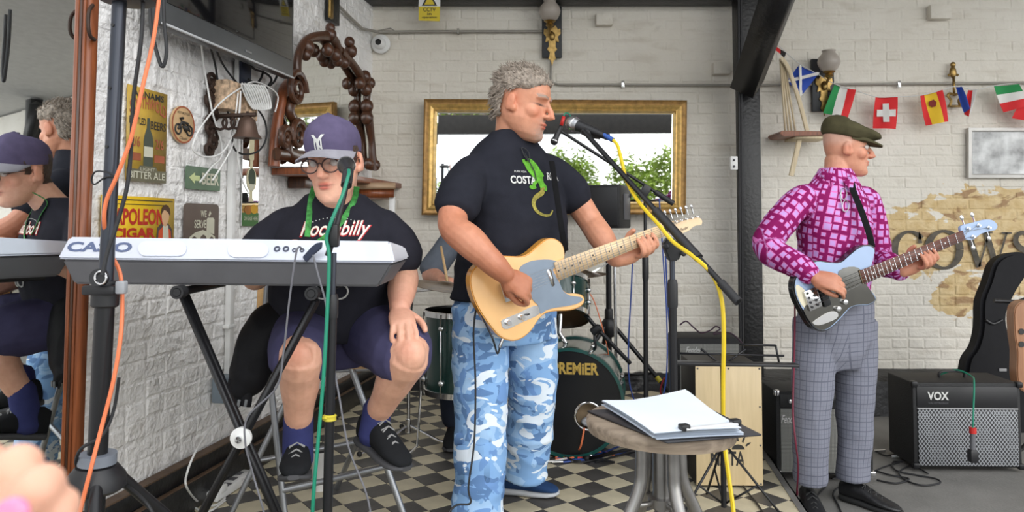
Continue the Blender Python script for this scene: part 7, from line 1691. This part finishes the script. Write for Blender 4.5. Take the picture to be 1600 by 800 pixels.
# mirrored door leaning at far left
dnn = V((.941, -.339, 0)).normalized(); dp0 = V((-1.380, 2.38, 0)); DP = lambda px, py, o=0: on_plane(px, py, dp0+dnn*o, dnn)
md = thing('mirrored_door', 'tall mirrored wooden wardrobe door standing at the far left', 'mirror', DP(60, 920)); yb, yt = 915, -60
ln = lambda x0, x1, y: x0+(x1-x0)*(y/720)     # edges lean in the picture
e_out = lambda y: ln(156, 131, y); e_m = lambda y: ln(138, 112, y); e_in = lambda y: ln(121, 98, y)
MB().prism([DP(-70, yt), DP(e_in(yt), yt), DP(e_in(yb), yb), DP(-70, yb)], dnn, .006).build('mirror_glass', M_mirror, md, smooth=False)
MB().prism([DP(e_m(yt), yt, .016), DP(e_out(yt), yt, .016), DP(e_out(yb), yb, .016), DP(e_m(yb), yb, .016)], dnn, .036).build('stile', M_redwood, md, bev=.003)
for k in range(3):
    f0, f1 = k/3, (k+1)/3; E = lambda f, y: lerp(e_in(y), e_m(y), f)
    MB().prism([DP(E(f0, yt), yt, .006+.004*k), DP(E(f1, yt), yt, .006+.004*k), DP(E(f1, yb), yb, .006+.004*k), DP(E(f0, yb), yb, .006+.004*k)], dnn, .02).build('moulding', M_redwood if k != 1 else M_dkwood, md, bev=.003)
MB().prism([DP(-92, yt, .016), DP(-70, yt, .016), DP(-70, yb, .016), DP(-92, yb, .016)], dnn, .02).build('stile', M_redwood, md, bev=.003)
MB().tube(cr_([DP(145, 8, .016), DP(139, 18, .035), DP(138, 40, .04), DP(141, 56, .035), DP(148, 62, .018)], 5), .006, 8).build('handle', M_iron, md)

# ================================================================== BACK WALL THINGS
def frame_mb(TLp, TRp, BRp, BLp, n, prof):
    """profile: (inset, height) swept round a rectangle"""
    C4 = [TLp, TRp, BRp, BLp]; c = sum(C4, V((0, 0, 0)))/4; u = (TRp-TLp).normalized(); v = (BLp-TLp).normalized(); rs = []
    for p, su, sv in zip(C4, (1, -1, -1, 1), (1, 1, -1, -1)): rs.append([p+u*(su*i)+v*(sv*i)+n*h for i, h in prof])
    return MB().rings(rs, False, True)
mt = math.radians(1.0); my = math.radians(-1.2)   # hung from the top: leans forward a little
mn = V((math.sin(my), -math.cos(mt), -math.sin(mt))).normalized(); mcn = P(867, 245, 5.09)
g4 = [on_plane(x, y, mcn, mn) for x, y in ((663, 155), (1073, 157), (1071, 335), (659, 336))]
gm = thing('wall_mirror', 'wide gilt-framed mirror on the back wall reflecting sky and shrubs', 'mirror', P(867, 337, 5.12))
frame_mb(*g4, mn, [(0, -.03), (0, .012), (.012, .022), (.030, .014), (.034, .014)]+[(.034, -.03)]).build('outer_frame', mat('dark_gilt', (.34, .19, .06), .42, .5, .3, 30), gm, ang=30)
frame_mb(*g4, mn, [(.034, -.03), (.034, .012), (.048, .020), (.066, .010), (.074, .014), (.080, .002), (.080, -.03)]).build('inner_frame', M_gold, gm, ang=30)
u = (g4[1]-g4[0]).normalized(); v = (g4[3]-g4[0]).normalized(); ins = lambda i: [g4[0]+u*i+v*i, g4[1]-u*i+v*i, g4[2]-u*i-v*i, g4[3]+u*i-v*i]
MB().prism([p-mn*.004 for p in ins(.098)], mn, .004).build('glass', M_mirror, gm, smooth=False)
o_, i_ = [p-mn*.010 for p in ins(.078)], [p-mn*.004 for p in ins(.098)]
MB().add(o_+i_, [(k, (k+1) % 4, 4+(k+1) % 4, 4+k) for k in range(4)]).build('bevel_edge', M_mirror, gm, smooth=False)
MB().prism([p-mn*.03 for p in ins(.01)], mn, .006).build('backing', M_dkwood, gm, smooth=False)
# conduit pipes
M_pipe = mat('painted_conduit', srgb(150, 146, 138), .5)
def pipe(name, label, pts, r=.009):
    t = thing(name, label, 'pipe', pts[0]); MB().tube(pts, r, 10).build('tube', M_pipe, t); return t
pA = pipe('conduit', 'thin painted conduit running level above the gilt mirror and bunting', [BW(872, 132, .02), BW(1155, 133, .02), BW(1400, 131, .02), BW(1640, 129, .02)])
for x in (973, 1404): MB().box(BW(x, 132, .02), (.022, .03, .05), None, .004).build('clip', M_chrome, pA)
pB = pipe('conduit', 'painted conduit bending round the top left corner', [LW(524, 4, .02), LW(552, 32, .02), LW(566, 45, .02), BW(592, 50, .025), BW(700, 49, .02), BW(850, 49, .02)], .010); MB().tube([BW(624, 53, .02), BW(610, 44, .02), BW(590, 48, .02)], .004, 6).build('cable_tail', M_pipe, pB)
pC = pipe('conduit', 'short upright conduit from the lamp board down to the level pipe', [BW(861, 90, .02), BW(861, 128, .02), BW(872, 132, .02)])
MB().box(BW(716, 49, .02), (.014, .03, .04), None, .003).build('clip', M_pipe, pB)
# CCTV camera and warning sign
cp_ = BW(596, 70, .0); cv = thing('security_camera', 'white dome security camera in the top left corner of the back wall', 'camera', cp_); MB().lathe([(.066, 0), (.066, .022), (.05, .035)], cp_+V((0, -.01, 0)), (0, -1, 0), 32).build('base', M_white, cv); MB().ell(cp_+V((-.003, -.045, -.002)), .043, None, 20, 14).build('ball', M_white, cv); MB().lathe([(.022, 0), (.020, .006), (.001, .007)], cp_+V((-.008, -.082, .0)), V((-.2, -1, -.1)), 20).build('lens', mat('lens_black', (.005, .005, .006), .08), cv)
sq = thing('warning_sign', 'small yellow security camera warning sign at the top of the wall', 'sign', BW(671, 33, .02)); M_yw = mat('yellow_sign', srgb(214, 190, 40), .5, var=.03)
MB().prism([BW(x, y, .17+.02) for x, y in ((655, -18), (688, -18), (687, 33), (654, 32))], (0, -1, 0), .003).build('plate', M_yw, sq, smooth=False)
MB().prism([BW(x, y, .191+.001) for x, y in ((655, -18), (688, -18), (688, 10), (654, 10))], (0, -1, 0), .001).build('white_panel', M_white, sq, smooth=False)
MB().prism([BW(x, y, .193) for x, y in ((671, -14), (683, 9), (659, 9))], (0, -1, 0), .001).build('triangle', M_dkp, sq, smooth=False); MB().prism([BW(x, y, .195) for x, y in ((671, -8), (679, 7), (663, 7))], (0, -1, 0), .001).build('triangle_face', M_yw, sq, smooth=False)
for s_, y, w_ in (('CCTV', 15, .085), ('in', 21.5, .03), ('operation', 27.5, .10)): flat_text('lettering', s_, BW(671, y, .192), V((1, 0, 0)), ZUP, V((0, -1, 0)), w_, .026 if s_ == 'CCTV' else .018, M_dkp, sq, bold=.01)
# globe lamps
def gmat():
    m = mat('frosted_globe', srgb(206, 196, 186), .3, var=.05, spec=.5); b_ = m.node_tree.nodes['Principled BSDF']; b_.inputs['Transmission Weight'].default_value = .45; b_.inputs['Roughness'].default_value = .35; return m
M_globe = gmat()
def sconce(label, x0, y0, x1, y1, gx, gy, r):
    a, c = BW(x0, y0, .03), BW(x1, y1, .03); t = thing('wall_sconce', label, 'wall lamp', V(((a.x+c.x)/2, BY-.02, c.z))); MB().box(V(((a.x+c.x)/2, BY-.02, (a.z+c.z)/2)), (c.x-a.x, .03, a.z-c.z), None, .004).build('back_board', mat('slate_black_board', (.018, .02, .024), .5), t)
    g = BW(gx, gy, .15); R0 = r*(BY-.15)/F
    MB().lathe([(R0*.35, -R0*.94), (R0*.75, -R0*.66), (R0*.97, -R0*.2), (R0, .05*R0), (R0*.9, R0*.45), (R0*.62, R0*.78), (R0*.55, R0*.9), (R0*.62, R0*1.08), (R0*.55, R0*1.08)], g, seg=28).build('glass_globe', M_globe, t)
    MB().lathe([(.012, -R0*1.5), (.03, -R0*1.3), (.022, -R0*1.1), (.042, -R0*.92), (.036, -R0*.86)], g, seg=18).build('gallery', M_brass, t)
    k = V(((a.x+c.x)/2, BY-.045, g.z-R0*1.6)); MB().tube([g+V((0, 0, -R0*1.4)), g+V((0, .05, -R0*1.9)), k], .010, 8).build('arm', M_brass, t)
    orn = [(0, .03), (.03, .05), (.05, .02), (.07, .03), (.075, -.01), (.05, -.03), (.06, -.07), (.03, -.06), (.03, -.10), (.045, -.12), (.02, -.14), (.025, -.17), (.035, -.185), (.012, -.20), (0, -.24)]
    poly = orn+[(-x, z) for x, z in reversed(orn[1:-1])]; MB().prism([k+V((x*.8, -.006, z)) for x, z in poly], (0, -1, 0), .014).build('ornament', M_brass, t, bev=.003)
    MB().ell(k+V((0, -.02, -.03)), (.02, .012, .03)).build('boss', M_brass, t); return t
sconce('globe wall lamp on a black board above the singer', 847, 10, 878, 90, 859, 18, 17); sconce('globe wall lamp on a dark board behind the bunting', 1268, 92, 1304, 174, 1295, 97, 17)
# projecting bricks
for x0, y0, x1, y1 in ((931, 21, 957, 40), (1114, 98, 1141, 116), (1452, 8, 1485, 30)):
    a, c = BW(x0, y0, .03), BW(x1, y1, .03); o_ = MB().box(V(((a.x+c.x)/2, BY-.02, (a.z+c.z)/2)), (c.x-a.x, .06, a.z-c.z), None, .006).build('brick', M_wall, wb)
# painted letters COWS
M_let = mat('worn_black_paint', srgb(78, 72, 62), .7, var=.45, scale=22)
def stroke(name, pts, ws, close=False):
    pp, ff = spine_poly(pts, ws); b = MB().add([V((BW(x, y).x, BY-.0065, BW(x, y).z)) for x, y in pp], ff); return b.build(name, M_let, wb, smooth=False)
def arc(cx, cy, rx, ry, a0, a1, thick, thin, n_=30):
    pts = []; ws = []
    for k in range(n_+1):
        a = math.radians(lerp(a0, a1, k/n_)); pts.append((cx+rx*math.cos(a), cy-ry*math.sin(a))); ws.append(lerp(thin, thick, abs(math.cos(a))**1.5))
    return pts, ws
pts, ws = arc(1421, 391, 24, 29, 40, 318, 5.5, 1.8); stroke('painted_letter', pts, ws); stroke('painted_letter', [(1436, 362), (1437, 380)], [.8, 3.5])
pts, ws = arc(1474, 390, 25, 29, 0, 360, 6, 2); stroke('painted_letter', pts, ws)
for p_, q_, w_ in (((1512, 362), (1529, 417), 4.5), ((1529, 417), (1544, 366), 1.6), ((1540, 362), (1556, 417), 4.5), ((1556, 417), (1572, 364), 1.6), ((1503, 363), (1521, 363), 1.5), ((1534, 363), (1550, 363), 1.5), ((1564, 364), (1580, 364), 1.5)): stroke('painted_letter', [p_, q_], [w_, w_])
sp_ = sm2([(1607, 372), (1600, 364), (1590, 366), (1586, 376), (1592, 386), (1604, 394), (1608, 406), (1600, 416), (1590, 414), (1585, 404)]); stroke('painted_letter', sp_, [2+2.5*math.sin(math.pi*i/len(sp_)) for i in range(len(sp_))])
# bunting
FYY = 5.08
def flag(label, C4, cols, vert=True, extra=None, Y=FYY, curl=.02):
    """C4: TL TR BR BL pixels; stripes across"""
    c4 = [P(x, y, Y) for x, y in C4]; t = thing('bunting_flag', label, 'flag', lerp(c4[0], c4[1], .5), 'flags of the bunting'); n_ = len(cols); G = 6
    wts = cols if isinstance(cols[0], tuple) and isinstance(cols[0][0], (str,)) else [(m, 1) for m in cols]; tot = sum(w for m, w in wts); acc = 0
    def pt(u, v): 
        p_ = lerp(lerp(c4[0], c4[1], u), lerp(c4[3], c4[2], u), v); return p_+V((0, curl*math.sin(u*4+v*2), 0))
    for m, w in wts:
        f0, f1 = acc/tot, (acc+w)/tot; acc += w; b = MB(); vs = []
        for i in range(G+1):
            for j in range(G+1):
                u_, v_ = (lerp(f0, f1, i/G), j/G) if vert else (j/G, lerp(f0, f1, i/G)); vs.append(pt(u_, v_))
        fs = [(i*(G+1)+j, (i+1)*(G+1)+j, (i+1)*(G+1)+j+1, i*(G+1)+j+1) for i in range(G) for j in range(G)]
        b.add(vs, fs); b.add([p_+V((0, .0015, 0)) for p_ in vs], [tuple(reversed(f)) for f in fs]); b.build('stripe', MATS[m] if isinstance(m, str) else m, t, ang=180)
    return t, pt
for n_, c in (('flag_green', (30, 136, 72)), ('flag_white', (222, 220, 216)), ('flag_red', (214, 36, 40)), ('flag_yellow', (232, 190, 40)), ('flag_blue', (36, 72, 168)), ('flag_black', (32, 28, 28)), ('flag_maroon', (130, 40, 36))): mat(n_, srgb(*c), .75, var=.05)
def fl_poly(t, pt, name, pts, m, o=.003): MB().prism([pt(u, v)+V((0, -o, 0)) for u, v in pts], (0, -1, 0), .001).build(name, MATS[m], t, smooth=False)
flag('small black, red and gold flag at the top of the bunting by the brace', [(1206, 63), (1227, 83), (1224, 92), (1205, 72)], [('flag_yellow', 1), ('flag_red', 1), ('flag_black', 1)])
t, pt = flag('blue flag with a white diagonal cross in the bunting', [(1249, 101), (1278, 115), (1249, 153), (1232, 126)], [('flag_blue', 1)])
fl_poly(t, pt, 'cross_arm', [(0, .0), (.1, 0), (1, .9), (1, 1), (.9, 1), (0, .1)], 'flag_white', .012); fl_poly(t, pt, 'cross_arm', [(.9, 0), (1, 0), (1, .1), (.1, 1), (0, 1), (0, .9)], 'flag_white', .013)
flag('green, white and red striped flag above the flat cap', [(1304, 132), (1336, 141), (1323, 187), (1288, 176)], [('flag_green', 1), ('flag_white', 1), ('flag_red', 1)])
t, pt = flag('red flag with a white cross in the bunting', [(1368, 152), (1401, 152), (1399, 202), (1366, 200)], [('flag_red', 1)])
fl_poly(t, pt, 'cross', [(.38, .2), (.62, .2), (.62, .40), (.88, .40), (.88, .62), (.62, .62), (.62, .8), (.38, .8), (.38, .62), (.12, .62), (.12, .40), (.38, .40)], 'flag_white', .012)
t, pt = flag('red and yellow flag with a small crest in the bunting', [(1438, 150), (1471, 141), (1481, 190), (1449, 196)], [('flag_red', 1), ('flag_yellow', 2), ('flag_red', 1)])
fl_poly(t, pt, 'crest', [(.35, .25), (.55, .22), (.62, .32), (.55, .45), (.40, .45), (.33, .36)], 'flag_maroon', .012)
flag('folded blue, white and red flag beside the brass figure', [(1494, 135), (1501, 136), (1514, 168), (1509, 176)], [('flag_blue', 1)])
flag('thin red and white flag strip hanging right of the folded blue one', [(1513, 140), (1525, 141), (1512, 186), (1509, 178)], [('flag_red', 2), ('flag_white', 1)])
flag('green, white and red flag with level stripes at the right', [(1553, 134), (1590, 132), (1606, 165), (1571, 175)], [('flag_green', 1), ('flag_white', 1), ('flag_red', 1)], vert=False)
flag('plain red flag cut off by the right border', [(1600, 152), (1630, 150), (1628, 195), (1584, 184)], [('flag_red', 1)])
cable('string_line', 'white cord carrying the small flags along the back wall', [P(x, y, FYY) for x, y in ((1203, 58), (1228, 82), (1250, 100), (1278, 116), (1304, 131), (1336, 141), (1368, 151), (1401, 151), (1438, 149), (1471, 141), (1494, 135), (1525, 140), (1553, 134), (1590, 132), (1640, 150))], .003, mat('flag_cord', (.6, .6, .58), .8), cat='cord')
# wooden stick ornament
wo = thing('wooden_frame_ornament', 'rack of slim pale wooden sticks on a curved board beside the post', 'ornament', P(1245, 270, 5.0)); M_stick = wood('pale_stick_wood', srgb(196, 178, 146), srgb(216, 200, 170), .6, coat=0)
for x0, y0, x1, y1 in ((1219, 92, 1227, 206), (1221, 95, 1232, 206), (1224, 98, 1237, 206), (1226, 100, 1243, 206)): MB().tube([P(x0, y0, 5.02), P(x1, y1, 5.02)], .007, 6).build('stick', M_stick, wo)
MB().tube(cr_([P(1220, 90, 5.0), P(1232, 108, 5.0), P(1248, 155, 5.0), P(1262, 208, 5.0)], 5), [(.016, .010)]*16, 8).build('stick', M_stick, wo); MB().tube([P(1250, 214, 5.0), P(1236, 275, 5.0)], [(.018, .010)]*2, 8).build('stick', M_stick, wo)
MB().prism([P(x, y, 4.93) for x, y in ((1218, 208), (1222, 204), (1295, 205), (1295, 211), (1224, 213))], (0, -1, 0), .24).build('board', M_redwood, wo, bev=.004); MB().prism([P(x, y, 4.95) for x, y in ((1243, 212), (1295, 212), (1295, 217), (1243, 217))], (0, -1, 0), .2).build('lower_rail', M_stick, wo)
# brass figure on the wall
bf_ = thing('brass_figure', 'brass wall ornament with a figure above a lyre-shaped loop', 'ornament', BW(1491, 168, .02))
MB().ell(BW(1489, 101, .03), (.018, .014, .02)).build('head', M_brass, bf_); MB().ell(BW(1489, 113, .03), (.024, .016, .042)).build('torso', M_brass, bf_); MB().tube([BW(1482, 118, .03), BW(1489, 113, .03), BW(1497, 118, .03)], .009, 8).build('arms', M_brass, bf_); MB().tube([BW(1490, 120, .03), BW(1491, 150, .03)], .009, 8).build('stem', M_brass, bf_)
MB().tube(cr_([BW(1484, 165, .03), BW(1486, 157, .03), BW(1481, 150, .03), BW(1484, 146, .03), BW(1492, 148, .03), BW(1499, 146, .03), BW(1502, 151, .03), BW(1498, 157, .03), BW(1500, 165, .03)], 5), .009, 8).build('lyre_loop', M_brass, bf_); MB().tube([BW(1481, 166, .03), BW(1503, 166, .03)], .008, 8).build('foot_bar', M_brass, bf_)
# silver framed picture
sf = thing('framed_picture', 'silver framed glossy picture on the wall at the right edge', 'picture', BW(1558, 278, .02)); f4 = [BW(x, y, .02) for x, y in ((1512, 200), (1632, 200), (1632, 278), (1512, 278))]
frame_mb(*f4, V((0, -1, 0)), [(0, -.018), (0, .012), (.02, .016), (.028, .008), (.028, -.018)]).build('frame', mat('silver_frame', srgb(192, 190, 186), .4, .3), sf, ang=30)
mm = mat('patchy_reflection', (.32, .33, .33), .12, 0, .95, 9, coat=.6); MB().prism([p+V((0, -.004, 0)) for p in (f4[0]+V((.026, 0, -.026)), f4[1]+V((-.026, 0, -.026)), f4[2]+V((-.026, 0, .026)), f4[3]+V((.026, 0, .026)))], (0, -1, 0), .004).build('picture_face', mm, sf, smooth=False)  # grey-white patches put the reflection on the glossy face into its colour

# ================================================================== HAND NEAR THE LENS
HY = .30
def PH(x, y, Y): return P(x-12, y+13, Y)
hr2 = thing('hand', 'blurred hand with a pink nail and a ring close to the lens at lower left', 'hand', PH(40, 880, HY)); b = MB()
limb(b, [PH(-60, 880, HY), PH(-10, 790, HY), PH(25, 735, HY-.005), PH(48, 708, HY)], [.0115, .0105, .0100, .0085], 5, 14)
limb(b, [PH(-20, 890, HY-.01), PH(30, 805, HY-.012), PH(62, 765, HY-.014), PH(84, 738, HY-.008)], [.0112, .0100, .0095, .0080], 5, 14)
limb(b, [PH(40, 900, HY-.006), PH(75, 830, HY-.008), PH(95, 800, HY-.010), PH(111, 770, HY-.004)], [.0098, .0088, .0082, .0068], 5, 14)
limb(b, [PH(-80, 960, HY-.03), PH(-30, 860, HY-.036), PH(12, 812, HY-.04), PH(34, 795, HY-.04)], [.0115, .0100, .0095, .0075], 5, 14)
limb(b, [PH(-90, 800, HY+.01), PH(-40, 740, HY+.008), PH(-5, 705, HY+.006)], [.011, .0098, .008], 5, 14)
limb(b, [PH(-140, 1000, HY), PH(-40, 900, HY), PH(40, 900, HY-.002)], [.03, .026, .014], 5, 16)
me = remesh(b, .0016, 3); at = me.color_attributes.new('col', 'FLOAT_COLOR', 'POINT'); c = srgb(224, 172, 146); at.data.foreach_set('color', [c[0], c[1], c[2], 1]*len(me.vertices))
finish('fingers', me, M_skin, hr2); nl = PH(24, 800, HY-.053); MB().ell(nl, (.0062, .0035, .0085), Matrix.Rotation(.7, 3, 'Y')).build('thumb_nail', mat('pink_nail', srgb(244, 130, 168), .2, coat=.5), hr2)
rg = lerp(PH(75, 830, HY-.008), PH(95, 800, HY-.010), .5); MB().ring([(.0086, -.002), (.0104, -.002), (.0104, .002), (.0086, .002)], rg, PH(95, 800, HY-.010)-PH(75, 830, HY-.008), 28).build('ring', mat('silver_ring', (.8, .8, .8), .15, 1), hr2)

# ================================================================== GARDEN BEHIND THE VIEWER (mirrored)
def bush(label, cx, cy, w_, d_, h_, n_, seed):
    rnd = random.Random(seed); t = thing('garden_shrub', label, 'shrub', (cx, cy, LOWZ)); b = MB()
    for _ in range(n_):
        a = rnd.uniform(0, 2*math.pi); r_ = math.sqrt(rnd.random()); z = rnd.random()**.7; k = (1-.45*z*z)
        p_ = V((cx+w_*r_*math.cos(a)*k, cy+d_*r_*math.sin(a)*k, LOWZ+h_*z*(.8+.25*noise.noise(V((a*1.3, seed, r_*2)))))); s_ = rnd.uniform(.05, .10); x_ = V((rnd.uniform(-1, 1), rnd.uniform(-1, 1), rnd.uniform(-.6, .6))).normalized(); y_ = x_.orthogonal().normalized()
        b.add([p_-x_*s_, p_+y_*s_*.4, p_+x_*s_, p_-y_*s_*.4], [(0, 1, 2, 3)])
    o = b.build('foliage', mat('shrub_leaves', srgb(150, 172, 80), .6, var=.5, scale=3), t, smooth=False); o['kind'] = 'stuff'
    for k in range(4): MB().tube([V((cx+.15*k-.2, cy, LOWZ)), V((cx+w_*(k-1.5)*.35, cy, LOWZ+h_*.6))], .025, 6).build('stem', M_oldw, t)
bush('tall loose shrub in the garden seen left in the gilt mirror', .75, -8.6, 1.25, .6, 3.0, 3200, 3); bush('dense shrub in the garden seen right in the gilt mirror', 2.7, -7.2, 1.45, .7, 2.75, 4200, 5); bush('low hedge shrub behind the viewer at the left', -2.4, -8, 1.8, .8, 2.2, 1600, 8); bush('broad shrub behind the viewer at the far right', 6.6, -8, 1.9, .8, 2.6, 1800, 9)
vn = thing('creeper', 'leafy creeper growing along the eaves beam behind the viewer', 'creeper', (1, -2.75, 2.76)); b = MB(); rnd = random.Random(4)
for _ in range(1500):
    p_ = V((rnd.uniform(-3, 5.2), -2.75+rnd.uniform(-.12, .12), 2.79+rnd.random()**2*.28)); s_ = rnd.uniform(.03, .07); x_ = V((rnd.uniform(-1, 1), rnd.uniform(-1, 1), rnd.uniform(-.6, .6))).normalized(); y_ = x_.orthogonal().normalized()
    b.add([p_-x_*s_, p_+y_*s_*.5, p_+x_*s_, p_-y_*s_*.5], [(0, 1, 2, 3)])
o = b.build('foliage', MATS['shrub_leaves'], vn, smooth=False); o['kind'] = 'stuff'
MB().tube([V((-3, -2.75, 2.78)), V((5.2, -2.75, 2.78))], .02, 6).build('stem', M_oldw, vn)
PX2 = 7.4
post2 = thing('timber_post', 'second black timber post far right, seen only in the mirrored door', 'post', (PX2, PY, LOWZ)); MB().box((PX2, PY+.07, (LOWZ+2.83)/2), (.2, .15, 2.83-LOWZ), None, .006).build('post_shaft', M_bblack, post2); MB().tube([V((PX2, PY-.02, 2.0)), V((PX2-.5, PY-.05, 2.7))], .09, 4).build('knee_brace', M_bblack, post2)
